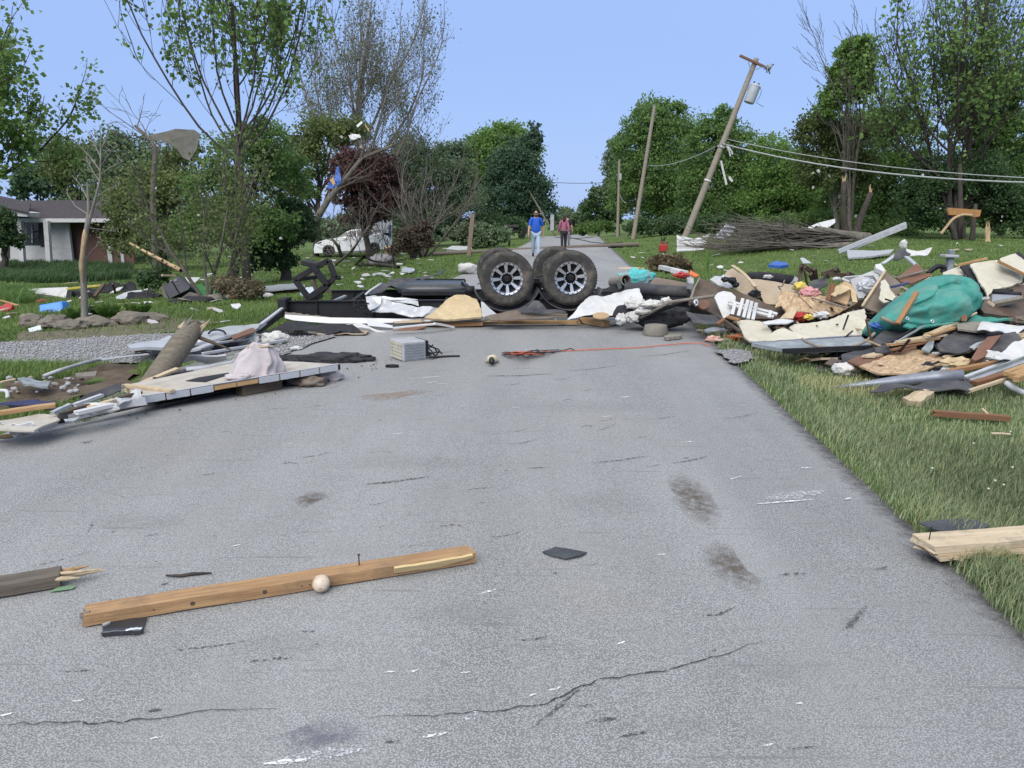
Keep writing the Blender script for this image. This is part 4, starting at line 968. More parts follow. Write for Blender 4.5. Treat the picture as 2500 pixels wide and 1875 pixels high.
# ------------------------------------------------------------------ the overturned trailer frame
XA = Vector((-.058,1,0)).normalized();XB = Vector((1,.058,0)).normalized()     # axle direction (away), rail direction (right)
TR = Vector((-.15,11.2,0));
trailer = T('overturned_trailer','upside-down black trailer frame lying across the road on its back','trailer',TR)
def wheel(cx,cz,k,dist,far=False):
 """dual tandem wheel: centre at photo pixel, axis pointing towards the camera"""
 c = V(cx,cz,dist);ax = -XA;r = .39
 mb = MB()
 prof = [(.235,.10),(.262,.112),(.30,.125),(.345,.126),(.372,.112),(.386,.095),(.39,.07),(.39,.052),(.384,.05),(.384,.036),(.39,.034),(.39,-.034),(.384,-.036),(.384,-.05),(.39,-.052),(.39,-.07),(.386,-.095),(.372,-.112),(.345,-.126),(.30,-.125),(.262,-.112),(.235,-.10),(.225,0)]
 mb.lathe(prof,c,ax,64,closed=True)
 w = T('wheel',None,None,c);w.parent = trailer;w.location = c - ORG[trailer.name]
 mb.build('tyre',RUBBER,w,True,auto=True)
 # shoulder tread blocks and a raised ring on the sidewall
 mb = MB();a = ax.cross(Vector((0,0,1))).normalized();b = ax.cross(a)
 mb.lathe([(.325,.1262),(.329,.1295),(.335,.1295),(.339,.1262)],c,ax,64)
 mb.build('sidewall_ring',RUBBER,w,True)
 mb = MB()
 for j in range(56):
  t = 2 * pi * j / 56;d = a * cos(t) + b * sin(t);tg = -a * sin(t) + b * cos(t)
  for side in (1,-1):
   mb.box(c + d * .385 + ax * .083 * side,(.018,.026,.028),Matrix((d,tg,ax)).transposed())
 mb.build('tread_blocks',RUBBER,w,kind='stuff')
 # rim
 mb = MB();mb.lathe([(.234,.085),(.236,.112),(.232,.118),(.205,.112),(.198,.09),(.192,.04),(.185,-.02)],c,ax,64)
 rim = mb.build('rim',RIM,w,True,auto=True)
 mb = MB();mb.lathe([(.0,.03),(.19,.025)],c,ax,40);mb.build('wheel_well',RIMBLK,w)
 mb = MB()
 for j in range(20):
  t = 2 * pi * (j + .5) / 20;d = a * cos(t) + b * sin(t);tg = -a * sin(t) + b * cos(t)
  mb.box(c + d * .2195 + ax * .1165,(.014,.020,.012),Matrix((d,tg,ax)).transposed())
 mb.build('rim_notches',RIMBLK,w,kind='stuff')
 for j in range(8):
  t = 2 * pi * j / 8 + pi / 8 * 0 + radians(k);d = a * cos(t) + b * sin(t);tg = -a * sin(t) + b * cos(t)
  f0,f1 = .075,.203;w0,w1 = .017,.027;sp_ = MB()
  P = [c + d * f0 - tg * w0 + ax * .080,c + d * f1 - tg * w1 + ax * .100,c + d * f1 + tg * w1 + ax * .100,c + d * f0 + tg * w0 + ax * .080]
  sp_.prism(P,-ax * .045);sp_.build('spoke',RIM,rim,bevel=.004)
  # black side web of each spoke
  lg = MB();q = c + d * .094 + ax * .08;tq = 2 * pi * (j + .5) / 8 + radians(k);q = c + (a * cos(tq) + b * sin(tq)) * .086 + ax * .072
  lg.lathe([(.0,.035),(.012,.035),(.014,.028),(.014,0)],q,ax,6);lg.build('lug_nut',RIM,rim)
  lg = MB();lg.lathe([(.021,.012),(.021,-.01),(.0,-.01)],q,ax,10);lg.build('lug_seat',RIMBLK,rim)
 mb = MB();mb.lathe([(0,.135),(.035,.135),(.046,.125),(.05,.11),(.052,.06),(.098,.058),(.10,.03)],c,ax,28);mb.build('hub_cap',RIMBLK,w,True,auto=True)
 return c
cs = [wheel(*ZC(472,690),4,11.2),wheel(*ZC(1005,682),8,11.25)]
cf = [wheel(*ZC(415,622),0,13.35),wheel(*ZC(885,614),0,13.4)]
AZ = min(cs[0].z,cs[1].z)
for n_,f_ in zip(cs,cf):
 mb = MB();mb.tube([n_ + XA * .08,f_ - XA * .08],.045,12);mb.build('axle',BLACK,trailer,True)
 for e_ in (n_,f_):
  dd = XA if e_ is n_ else -XA
  mb = MB();mb.lathe([(.0,-.02),(.13,-.02),(.14,0),(.14,.05),(.12,.07),(0,.07)],e_ + dd * .10,-dd,24);mb.build('brake_drum',BLACK,trailer,True,auto=True)
# suspension: leaf springs and hangers between the wheels (standing on the upturned rails)
for off in (.28,1.85):
 mid = (cs[0] + cs[1]) / 2 + XA * off;mid.z = AZ
 for sgn in (-1,1):
  p0 = mid + XB * .06 * sgn + Vector((0,0,-.16));p1 = mid + XB * .86 * sgn + Vector((0,0,-.24));pm = mid + XB * .46 * sgn + Vector((0,0,-.05))
  for q_ in range(4):
   mb = MB();e0,e1 = pm.lerp(p0,1 - .2 * q_),pm.lerp(p1,1 - .2 * q_)
   mb.bar(e0 + Vector((0,0,.012 * q_)),pm + Vector((0,0,.012 * q_)),.05,.01);mb.bar(pm + Vector((0,0,.012 * q_)),e1 + Vector((0,0,.012 * q_)),.05,.01);mb.build('leaf_spring',BLACK,trailer)
 mb = MB();mb.prism([mid + XB * -.09 + Vector((0,0,-.08)),mid + XB * .09 + Vector((0,0,-.08)),mid + XB * .05 + Vector((0,0,-.36)),mid + XB * -.05 + Vector((0,0,-.36))],XA * .06)
 mb.build('spring_hanger',BLACK,trailer)
 mb = MB();mb.box(mid + Vector((0,-.03,-.055)),(.10,.11,.07));mb.build('equaliser',BLACK,trailer)
# rails: I-sections, near and far
def rail(Yoff,x0,x1,top,h=.25):
 """I-beam rail with flanges; x measured along the rail from the trailer origin"""
 a = TR + XA * Yoff + XB * x0;b = TR + XA * Yoff + XB * x1;zt = Vector((0,0,top));mb = MB()
 mb.bar(a + zt,b + zt,.09,.014);mb.bar(a + zt - Vector((0,0,h)),b + zt - Vector((0,0,h)),.09,.014);mb.bar(a + zt - Vector((0,0,h / 2)),b + zt - Vector((0,0,h / 2)),.012,h - .014)
 for k in range(8):
  f = (k + .5) / 8;q = a.lerp(b,f) + zt - Vector((0,0,h / 2));mb.box(q - XA * .022,(.012,.034,h - .02))
 return mb.build('rail',BLACK,trailer)
rail(.0,-3.05,3.3,.34);rail(1.75,-2.75,3.3,.33,.2)
for xk in (-2.9,-2.2,-1.5,-.8,.6,1.6,2.5,3.2):
 mb = MB();mb.bar(TR + XB * xk + XA * .05 + Vector((0,0,.27)),TR + XB * xk + XA * 1.7 + Vector((0,0,.27)),.05,.09);mb.build('crossmember',BLACK,trailer)
mb = MB();mb.bar(V(*ZB(740,815),11.25),V(*ZB(840,770),12.3),.05,.03);mb.build('brace',GREYG,trailer)
# wheel-arch liners hanging under the wheels
for cx_ in (cs[0],cs[1]):
 mb = MB();pts = []
 for k in range(13):
  t = radians(200 + 140 * k / 12);pts.append(cx_ + XB * cos(t) * .50 + Vector((0,0,sin(t) * .47)) - XA * .16)
 vs = [p for p in pts] + [p + XA * .42 for p in pts];mb.add(vs,[(i,i + 1,14 + i,13 + i) for i in range(12)])
 o = mb.build('wheel_arch',TARP_GREY,trailer,True);sd_ = o.modifiers.new('thick','SOLIDIFY');sd_.thickness = .012
# hitch frame at the left end: two bent loops of box section with cross bars
def loop(pts,Yo,w,mat,name):
 P = [V(*ZB(*p),Yo) for p in pts]
 for a,b in zip(P,P[1:]):
  m_ = MB();m_.bar(a,b,w,w,(0,1,0));m_.build(name,mat,trailer,bevel=.006)
loop([(530,785),(415,632),(575,535),(700,468),(752,608),(640,735)],11.2,.075,BLACK,'hitch_frame_bar')
loop([(560,520),(610,575),(690,680),(530,785)],11.12,.085,BLACK,'hitch_frame_bar')
loop([(600,735),(560,610),(590,560),(660,640),(700,740)],11.9,.06,TAUPE,'hitch_frame_bar')
for (a,b) in (((415,632),(590,610)),((752,608),(790,620))):
 m_ = MB();m_.bar(V(*ZB(*a),11.2),V(*ZB(*b),11.9),.055,.055);m_.build('hitch_frame_bar',BLACK,trailer)
m_ = MB();m_.box(V(*ZB(560,500),11.3),(.26,.3,.07),Matrix.Rotation(.25,3,'Y'));m_.build('hitch_plate',BLACK,trailer,bevel=.01)
m_ = MB();m_.bar(V(*ZB(322,885),10.9),V(*ZB(80,1065),10.3),.13,.09);m_.build('drawbar',BLACK,trailer,bevel=.008)
m_ = MB();m_.bar(V(*ZB(310,880),10.83),V(*ZB(100,1040),10.28),.05,.05);m_.build('drawbar_strip',WHITEM,trailer)
m_ = MB();m_.box(V(*ZB(330,850),11.0),(.12,.3,.22));m_.build('end_plate',BLACK,trailer,bevel=.01)
# black holding tank lying on the upturned frame
p_ = V(*ZB(1585,690),12.4);p_.z = .43
bm_ = MB();nn_ = 24
vs_ = []
for zz_,sc2 in ((-.10,1.0),(-.02,1.04),(.02,1.0),(.075,.9),(.10,.74)):
 for k in range(nn_):
  t = 2 * pi * k / nn_;ex = abs(cos(t)) ** .55 * math.copysign(1,cos(t));ey = abs(sin(t)) ** .55 * math.copysign(1,sin(t));vs_.append(p_ + Vector((ex * .56 * sc2,ey * .40 * sc2,zz_ * .8)))
bm_.add(vs_,[(i * nn_ + k,i * nn_ + (k + 1) % nn_,(i + 1) * nn_ + (k + 1) % nn_,(i + 1) * nn_ + k) for i in range(4) for k in range(nn_)] + [tuple(4 * nn_ + k for k in range(nn_))])
bm_.build('holding_tank',M('tank_plastic',(.03,.034,.040),.32,.25,4,bump=.1,dirt=.2,dcol=(.12,.12,.12),spec=.5),trailer,True)
m_ = MB();m_.bar(V(*ZB(1320,735),12.0),V(*ZB(1850,735),12.1),.5,.06);m_.build('tank_tray',BLACK,trailer)
for a,b in (((1500,632),(1850,632)),((1850,632),(1840,745))):
 m_ = MB();m_.bar(V(*ZB(*a),12.7),V(*ZB(*b),12.7),.03,.03);m_.build('tank_bracket',BLACK,trailer)
m_ = MB();m_.tube([V(*ZB(1850,722),11.9),V(*ZB(1930,722),11.9)],.07,12);m_.build('waste_pipe',BLACK,trailer,True)
m_ = MB();m_.prism(onplane([ZB(*q) for q in ((1820,640),(1860,690),(1850,700),(1815,680))],PL(ZB(1840,700),11.9,ZB(1840,640),11.9)),(0,.03,0));m_.build('latch',BLACK,trailer)
# side skin, floor and trim of the crushed body still bolted under the frame
def Bp(pts,plane,*a,**k): return slab(a[0],a[1],onplane([ZB(*q) for q in pts],plane),*a[2:],**k)
pl_front = PL(ZB(1000,975),10.72,ZB(1000,920),10.78,.02)
Bp([(330,925),(700,950),(1020,955),(1480,965),(1990,955),(2000,975),(1480,985),(1030,1000),(700,1000),(400,975),(330,955)],pl_front,'side_trim',WHITEM,.06,trailer,warp=.006,cuts=1,seed=3)
Bp([(1240,985),(1480,965),(1490,990),(1260,1000)],PL(ZB(1240,1000),10.68,ZB(1240,970),10.69),'exposed_batten',W_PALE,.03,trailer)
Bp([(1500,995),(2000,985),(2000,1018),(1700,1030),(1500,1010)],PL(ZB(1500,1030),10.72,ZB(1500,985),10.75),'floor_edge',W_ORANGE,.08,trailer)
Bp([(330,900),(540,930),(700,945),(690,955),(330,930)],PL(ZB(330,955),10.76,ZB(330,900),10.8),'torn_edge',W_GREYW,.03,trailer,rag=.01)
# crumpled aluminium skin
Bp([(1012,770),(1085,765),(1142,800),(1135,840),(1050,890),(1030,860)],PL(ZB(1080,890),10.65,ZB(1080,770),10.9,.5),'crumpled_skin',SILVER,.01,trailer,warp=.05,cuts=3,seed=5)
Bp([(1140,790),(1330,830),(1470,865),(1590,880),(1545,925),(1490,950),(1250,920),(1060,890),(1130,850)],PL(ZB(1250,950),10.65,ZB(1250,790),10.95,.1),'crumpled_skin',WHITEM,.01,trailer,warp=.06,cuts=3,seed=6)
Bp([(1070,768),(1450,795),(1460,850),(1390,835),(1140,792)],PL(ZB(1250,850),10.95,ZB(1250,770),11.15,.1),'crumpled_skin',SILVER,.01,trailer,warp=.03,cuts=2,seed=7)
Bp([(1460,818),(1800,820),(1960,830),(1990,935),(1860,950),(1500,950)],PL(ZB(1600,950),10.75,ZB(1600,820),11.35,.02),'skirt_panel',WHITEM,.012,trailer,warp=.02,cuts=2,seed=8)
Bp([(1985,820),(2010,830),(2130,930),(2010,960),(1990,940)],PL(ZB(2000,960),10.7,ZB(2000,820),11.0),'skirt_panel',WHITEM,.012,trailer,warp=.02,cuts=2,seed=9)
Bp([(1030,752),(1110,690),(1210,640),(1330,618),(1640,580),(1700,575),(1560,615),(1300,690),(1100,752)],PL(ZB(1030,752),11.6,ZB(1640,580),14.4,.0),'bent_membrane',TARP_GREY,.008,trailer,warp=.05,cuts=3,seed=10)
m_ = MB();m_.tube([V(*ZB(*q),11.5 + .1 * i) for i,q in enumerate(((1010,760),(1050,725),(1120,680),(1145,665)))],.02,6);m_.build('curved_trim',WHITEM,trailer,True)
# torn wiring beside the crumpled skin
for k in range(12):
 q = V(*ZB(965 + R.uniform(-20,50),850 + R.uniform(-50,40)),10.75);pts = [q]
 for j in range(5): q = q + Vector((R.uniform(-.06,.05),R.uniform(-.04,.03),R.uniform(-.06,.04)));pts.append(q)
 m_ = MB();m_.tube(pts,.008,5);m_.build('torn_wire',BLACK,trailer,True)
# debris lying against the frame, things of their own
slab('foam_sheet',FOAM,onplane([ZB(*q) for q in ((1508,958),(1600,890),(1690,800),(1760,765),(1850,755),(1950,795),(1985,880),(1990,950),(1800,962))],PL(ZB(1750,960),10.6,ZB(1750,755),11.15,.05)),.03,rag=.006,warp=.015,cuts=2,label='torn yellowish foam sheet propped on the trailer frame left of the wheels',cat='sheet',seed=11)
slab('white_sheet',SHEETW if False else WHITEV,onplane([ZC(*q) for q in ((985,1012),(1090,930),(1190,832),(1400,805),(1590,788),(1632,900),(1500,965),(1370,990),(1200,985),(1050,1008))],PL(ZC(1200,1010),10.5,ZC(1400,790),11.1,.1)),.006,rag=.008,warp=.05,cuts=3,label='crumpled white sheeting leaning right of the two wheels',cat='sheet',seed=12)
pr = PL(ZC(1200,1010),10.48,ZC(1400,790),11.08,.1)
for q in (((1445,800),(1478,797),(1485,840),(1450,845)),((1518,797),(1530,795),(1538,838),(1528,840))):
 o = slab('printed_mark',M('faded_black_print',(.05,.06,.06),.8,.6,40,dirt=0),onplane([ZC(*p) for p in q],pr),.003,parent=bpy.data.objects['white_sheet'])
slab('rubber_flap',TARP_GREY,onplane([ZC(*q) for q in ((560,945),(650,930),(700,880),(750,885),(810,950),(980,970),(960,985),(700,985),(600,975))],PL(ZC(760,990),10.55,ZC(760,880),10.7)),.01,warp=.05,cuts=3,label='grey rubber flap curled below the two front wheels',cat='flap',seed=13)
slab('floor_sheet',TAUPE,onplane([ZC(*q) for q in ((280,1010),(560,950),(650,990),(990,985),(980,1010),(600,1030),(340,1035))],PL(ZC(600,1035),10.45,ZC(600,950),10.9)),.012,warp=.02,cuts=2,label='bent grey-brown floor panel under the front wheels',cat='panel',seed=14)
# splintered boards in front of the frame on the asphalt
def zb(p,z): return Z(*ZB(*p),z)
def zc(p,z): return Z(*ZC(*p),z)
beam('lumber_board',W_NEW,zc((285,1062),.05),zc((1075,1060),.05),.10,.045,rag=.03,label='long light-brown board lying on the asphalt below the wheels',cat='board',seed=2)
beam('lumber_board',W_PALE,zc((290,1050),.085),zc((410,1050),.085),.05,.02,rag=.03,label='short pale splinter on the end of the long board below the wheels',cat='board',seed=3)
beam('lumber_board',W_NEW,zc((1095,1040),.05),zc((1320,1075),.05),.11,.08,label='short thick sawn timber on the asphalt right of the wheels',cat='board',seed=4)
slab('trim_strip',WHITEV,onplane([ZB(*q) for q in ((730,1020),(960,1010),(1030,1030),(1270,1090),(1190,1105),(1050,1045),(720,1048),(690,1040))],PL(ZB(900,1050),10.35,ZB(900,1005),10.5,.05)),.012,warp=.02,cuts=2,rag=.004,label='long white trim strip bent down onto the asphalt',cat='trim',seed=15)
slab('wall_panel',WHITEM,onplane([ZB(*q) for q in ((1020,965),(1050,970),(1240,1020),(1240,1040),(1030,1020))],PL(ZB(1100,1040),10.5,ZB(1100,965),10.6)),.03,label='bent white metal corner piece with a bolt hole beside the trim',cat='panel',seed=16)
beam('trim_strip',WHITEV,zb((1240,1040),.09),zb((1600,1005),.12),.07,.02,label='white strip slanting up to the torn frame edge',cat='trim')
beam('trim_strip',WHITEV,zb((1590,1000),.12),zb((1755,1033),.04),.05,.03,label='short white moulding with its end resting on the road',cat='trim')
slab('wood_sheet',RUSTB,onplane([ZB(*q) for q in ((1240,1050),(1360,1020),(1490,1010),(1520,1030),(1400,1058),(1300,1065))],PL(ZB(1400,1065),10.35,ZB(1400,1010),10.6)),.02,rag=.012,warp=.02,cuts=2,label='splintered reddish sheet under the white strips',cat='sheet',seed=17)
slab('wood_sheet',TAN,onplane([ZB(*q) for q in ((560,1070),(700,1040),(1050,1055),(1020,1085),(760,1082),(600,1090))],PL(ZB(760,1090),9.9,ZB(760,1040),10.4)),.015,rag=.012,warp=.02,cuts=2,label='split tan plywood sheet below the long white trim',cat='sheet',seed=18)
for k,(a,b,lab) in enumerate([((560,1095),(700,1030),'thin dark stick poking from under the white trim'),((420,1070),(600,1080),'grey splintered lath lying in front of the trailer end')]):
 beam('broken_stick',W_GREYW,zb(a,.02),zb(b,.06),.03,.02,rag=.01,label=lab,cat='stick',seed=20 + k)
slab('black_skirt',BLKCLOTH,onplane([ZB(*q) for q in ((400,985),(560,1005),(900,1010),(1000,1060),(600,1075),(430,1070),(360,1050),(180,1075),(160,1110),(110,1120),(330,990))],PL(ZB(500,1110),9.7,ZB(500,985),10.5)),.01,warp=.05,cuts=3,label='black underbelly sheet spilling out below the trailer frame',cat='sheet',seed=19)
# right end of the frame
slab('black_sheet',BLKCLOTH,onplane([ZC(*q) for q in ((1238,800),(1400,735),(1532,660),(1515,720),(1490,780),(1440,802))],PL(ZC(1400,800),11.6,ZC(1500,660),12.0)),.01,warp=.02,cuts=2,label='black triangular sheet rising beside the open pipe end',cat='sheet',seed=21)
mb = MB();a_ = V(*ZC(1478,705),11.5);ax_ = Vector((.25,-1,.15)).normalized()
mb.lathe([(.075,-.5),(.085,-.5),(.085,.02),(.07,.02),(.07,-.48)],a_,ax_,20);mb.build('open_pipe',W_GREYW if False else CONC,smooth=True,auto=True,label='short grey pipe with its open end facing the camera',cat='pipe')
mb = MB();mb.tube([V(*ZC(1480,770),11.5),V(*ZC(1750,790),11.3),V(*ZC(2010,805),11.1)],[.09,.085,.08],12);mb.build('drain_pipe',TARP_GREY,smooth=True,auto=True,label='long dark grey pipe lying behind the crumpled white sheeting',cat='pipe')
slab('metal_sheet',TAUPE,onplane([ZC(*q) for q in ((1680,730),(1725,680),(1900,710),(2050,742),(2005,805),(1890,790))],PL(ZC(1850,805),11.3,ZC(1850,680),11.7)),.015,warp=.015,cuts=2,label='brown metal sheet with a round hole beside the dark pipe',cat='sheet',seed=22)
blob('cloth_bundle',M('aqua_print_cloth',(.08,.42,.42),.8,.2,6,bump=.3,dirt=.5,dcol=(.45,.06,.09),dscale=5),V(*ZC(1570,690),12),(.26,.14,.14),amp=.35,ridge=True,seed=3,label='bundle of turquoise and red printed cloth above the open pipe',cat='cloth')
blob('cloth_bundle',BLKCLOTH,V(*ZC(1800,1025),10.35) + Vector((0,.15,0)),(.42,.25,.16),amp=.25,ridge=True,seed=5,floor=lambda x,y: g(x,y),label='furry black cushion lying on the road edge by the pile',cat='cushion')
mb = MB();mb.tube([V(*ZC(1565,1045),10.3),V(*ZC(1850,890),10.0),V(*ZC(2212,840),9.9),V(*ZD(460,975),9.9)],.022,8);mb.build('metal_pole',W_GREYW,smooth=True,label='thin grey pole slanting over the black cushion into the pile',cat='pole')
mb = MB();mb.tube([V(*ZC(1590,1040),10.28),V(*ZC(1760,960),10.15),V(*ZC(1950,890),10.1)],.03,8);mb.build('metal_pole',BLACK,smooth=True,label='dark bar slanting just below the thin grey pole',cat='pole')
for k,(x_,y_,rx,rz,lab) in enumerate([(1560,905,.13,.08,'big puff of white insulation beside the crumpled sheeting'),(1540,1015,.09,.07,'puff of white insulation low on the road behind the cushion'),(1640,965,.12,.05,'flattened white insulation tuft under the slanting pole'),(1700,905,.13,.05,'long white insulation wad along the slanting pole'),(1820,885,.07,.06,'small white insulation tuft at the pole'),(1440,1035,.07,.07,'small white wad of insulation on the asphalt')]):
 c_ = V(*ZC(x_,y_),10.35 - .06 * k);blob('insulation',FLUFF,c_,(rx,rx * .7,rz),amp=.45,fs=3,seed=20 + k,floor=lambda x,y: g(x,y),label=lab,cat='insulation',group='insulation wads by the trailer')
slab('leather_scrap',BLKCLOTH,onplane([ZC(*q) for q in ((1370,985),(1400,940),(1500,900),(1510,960),(1490,1040),(1400,1020))],PL(ZC(1440,1040),10.3,ZC(1440,900),10.5)),.03,warp=.04,cuts=2,rag=.01,label='crumpled dark scrap between white sheeting and insulation',cat='scrap',seed=24)
slab('round_lid',CARD,onplane([ZC(1270 + 70 * cos(t),1003 + 28 * sin(t)) for t in [k * pi / 8 for k in range(16)]],PL(ZC(1270,1031),10.4,ZC(1270,975),10.55)),.015,label='round tan lid lying in front of the white sheeting',cat='lid')
slab('paper_scrap',WHITEV,[zc(p,.03) for p in ((1300,1040),(1420,1030),(1440,1065),(1350,1080))],.01,warp=.02,cuts=2,rag=.008,label='crumpled white paper beside the thick timber',cat='paper',seed=25)
mb = MB();mb.tube([zc(p,z) for p,z in (((850,1000),.08),((890,1045),.05),((960,1078),.02))],.012,6);mb.build('bent_rod',GREYG,smooth=True,label='bent grey rod lying across the boards below the wheels',cat='rod')
mb = MB();mb.tube([zc(p,z) for p,z in (((1080,1025),.12),((1095,1050),.06),((1120,1075),.02))],.014,6);mb.build('bent_rod',W_GREYW,smooth=True,label='curved dark strap hanging off the short thick timber',cat='rod')
# small things on the road
c_ = Z(*ZC(1745,1180));mb = MB();mb.lathe([(0,0),(.155,0),(.165,.03),(.145,.13),(.13,.135),(.12,.115),(0,.11)],c_ + Vector((0,.13,0)),(0,0,1),20)
mb.build('broken_flowerpot',CONC,smooth=True,auto=True,label='upturned grey planter base standing on the asphalt',cat='planter')
slab('stone_slab',CONC,[zc(p,.045) for p in ((1800,1175),(1850,1160),(1950,1158),(1945,1172),(1820,1188))],.04,rag=.008,label='flat grey stone slab beside the planter base',cat='stone',seed=26)
# tangle of extension cords
def cord(name,mat,pts,r,lab,cat='cord',parent=None):
 """smooth curve through points"""
 P = [Vector(p) for p in pts];Q = []
 for i in range(len(P) - 1):
  p0,p1,p2,p3 = P[max(i - 1,0)],P[i],P[i + 1],P[min(i + 2,len(P) - 1)]
  for j in range(5):
   t = j / 5;Q.append(.5 * ((2 * p1) + (p2 - p0) * t + (2 * p0 - 5 * p1 + 4 * p2 - p3) * t * t + (3 * p1 - p0 - 3 * p2 + p3) * t ** 3))
 Q.append(P[-1]);m_ = MB();m_.tube(Q,r,6)
 return m_.build(name,mat,parent,True,label=lab,cat=cat if lab else None)
CORDO = M('orange_cord',(.55,.10,.04),.5,.1,9,bump=0,dirt=.2);CORDB = M('black_cord',(.015,.015,.016),.5,.2,9,bump=0,dirt=.1)
rg_ = random.Random(12);tang = T('cord_tangle','tangled heap of orange and black extension cords on the asphalt','cord',Z(*ZC(620,1320)))
for k in range(16):
 pts = [];x_ = rg_.uniform(430,560);y_ = 1330 + rg_.uniform(-10,12)
 for j in range(7):
  pts.append(zc((x_,y_ - rg_.uniform(0,5)),.012 + rg_.random() * .14 * sin(pi * j / 6) * (1 - k % 3 * .3)));x_ += rg_.uniform(20,80);y_ += rg_.uniform(-14,10)
 cord('cord_loop',CORDO if k % 5 < 2 else CORDB,pts,.0055,None,parent=tang)
cord('extension_cord',CORDO,[zc((810,1310),.03),zc((900,1305),.012),zc((1040,1298),.012),zc((1300,1285),.012),zc((1600,1272),.012),zc((1850,1248),.012),zc((2080,1235),.012),zc((2190,1260),.012)],.0055,'single orange extension cord stretched across the asphalt to the verge')
cord('extension_cord',CORDB,[zc((560,1340),.02),zc((700,1320),.04),zc((860,1310),.02),zc((960,1296),.015),zc((1010,1282),.02),zc((1040,1293),.02)],.006,'black cord end with a plug right of the tangled heap')
pl_ = T('cord_plug','pale yellow cord reel plug lying left of the tangled cords','plug',Z(*ZC(345,1385)))
blob('plug_body',M('pale_plastic',(.55,.5,.34),.5,.1,8),zc((350,1370),.05),(.055,.04,.05),amp=.1,sub=3,parent=pl_)
for q in (((300,1392),(335,1375)),((345,1405),(355,1380)),((400,1390),(370,1372))):
 m_ = MB();m_.tube([zc(q[0],.015),zc(q[1],.045)],.018,6);m_.build('prong',MATS['pale_plastic'],pl_,True)
m_ = MB();m_.tube([zc((345,1350),.05),zc((348,1395),.05)],.03,8);m_.build('clamp',CORDB,pl_,True)
# grey louvred box (appliance) with its torn leads
cb = Z(*ZB(1330,1325));box = T('vent_box','grey ribbed plastic box with torn black leads on the road','box',cb)
fx = (Z(*ZB(1522,1305)) - cb);L_ = fx.length;fx.normalize();fy = Vector((-fx.y,fx.x,0));fz = Vector((0,0,1));H_ = .21;D_ = .34
lft = Z(*ZB(1228,1305));
m_ = MB();m_.prism([cb,cb + fx * L_,cb + fx * L_ + fy * D_,cb + fy * D_],fz * H_);shell = m_.build('case',GREYG,box,bevel=.008)
for r_ in range(6):
 for c2 in range(11):
  q = cb + fx * (L_ * (.05 + .9 * (c2 + .5) / 11)) + fz * (H_ * (.08 + .84 * (r_ + .5) / 6)) - fy * .004
  m_ = MB();m_.box(q,(L_ * .9 / 11 * .72,.012,H_ * .84 / 6 * .66),Matrix((fx,fy,fz)).transposed());m_.build('louvre',M('louvre_grey',(.25,.26,.28),.5,.1,9,dirt=.3),shell)
for r_ in range(5):
 for c2 in range(4):
  q = cb + fy * (D_ * (.06 + .88 * (c2 + .5) / 4)) + fz * (H_ * (.06 + .88 * (r_ + .5) / 5)) - fx * .006
  m_ = MB();m_.box(q,(.016,D_ * .2,H_ * .15),Matrix((fx,fy,fz)).transposed());m_.build('side_rib',M('yellowed_plastic',(.47,.44,.35),.6,.12,9,dirt=.35),shell)
m_ = MB();m_.box(cb + fx * (L_ + .02) + fy * D_ * .5 + fz * H_ * .55,(.04,D_ * .9,H_ * .8),Matrix((fx,fy,fz)).transposed());m_.build('end_cover',BLACK,box)
for k in range(7):
 q = cb + fx * (L_ + .03) + fy * R.uniform(.02,.25) + fz * R.uniform(.08,.2);pts = [q]
 for j in range(4): q = q + fx * R.uniform(.02,.07) + Vector((0,R.uniform(-.04,.03),R.uniform(-.06,.02)));q.z = max(q.z,.012);pts.append(q)
 cord('lead',CORDB,pts,.008,None,parent=box)
cord('lead',CORDB,[zb((1545,1290),.03),zb((1620,1283),.015),zb((1700,1278),.012),zb((1805,1275),.012)],.012,None,parent=box)
mb = MB();mb.tube([zb((1185,1363),.01),zb((1240,1358),.02),zb((1290,1364),.01)],.02,6);mb.build('black_scrap',BLACK,smooth=True,label='small flat black scrap in front of the ribbed box',cat='scrap')
# dark trousers thrown on the road
blob('crumpled_trousers',M('dark_denim',(.030,.031,.036),.95,.3,14,bump=.4,dirt=.2,dcol=(.09,.08,.07)),Z(*ZB(690,1318),.02) + Vector((0,.1,0)),(.42,.14,.075),rot=.0,amp=.4,fs=3.2,ridge=True,seed=8,floor=0.0,label='crumpled dark trousers lying on the asphalt behind the wall panel',cat='trousers')
blob('crumpled_cloth',BLKCLOTH,Z(*ZB(340,1302),.02) + Vector((0,.05,0)),(.36,.06,.035),amp=.4,seed=9,floor=0.0,label='thin dark strip of cloth left of the crumpled trousers',cat='cloth')
blob('paper_scrap',WHITEV,Z(*ZB(425,1210),.02),(.07,.04,.025),amp=.4,seed=10,sub=3,floor=0.0,label='small white scrap on the road behind the linen sack',cat='paper')
# ------------------------------------------------------------------ the debris pile on the right verge
GP = 'boards and panels of the right debris pile'
_sd = [100]
def D(name,mat,pts,Yb,Yt,label,cat,thick=.015,z=ZD,slant=0.0,roll=0.0,**kw):
 """a sheet of the pile: outline in photo coordinates, its lowest point at distance Yb, its highest at Yt"""
 _sd[0] += 1;P = [z(*q) for q in pts];lo = max(P,key=lambda q: q[1]);hi = min(P,key=lambda q: q[1])
 mx_ = sum(q[0] for q in P) / len(P)
 pl = PL((mx_,lo[1]),Yb,(mx_,hi[1]),Yt,slant,roll)
 kw.setdefault('seed',_sd[0]);return slab(name,mat,onplane(P,pl),thick,label=label,cat=cat,**kw)
def stick(name,mat,a,b,Ya,Yb,w,h,label,cat='board',z=ZD,**kw):
 _sd[0] += 1;kw.setdefault('seed',_sd[0]);return beam(name,mat,V(*z(*a),Ya),V(*z(*b),Yb),w,h,label=label,cat=cat,**kw)
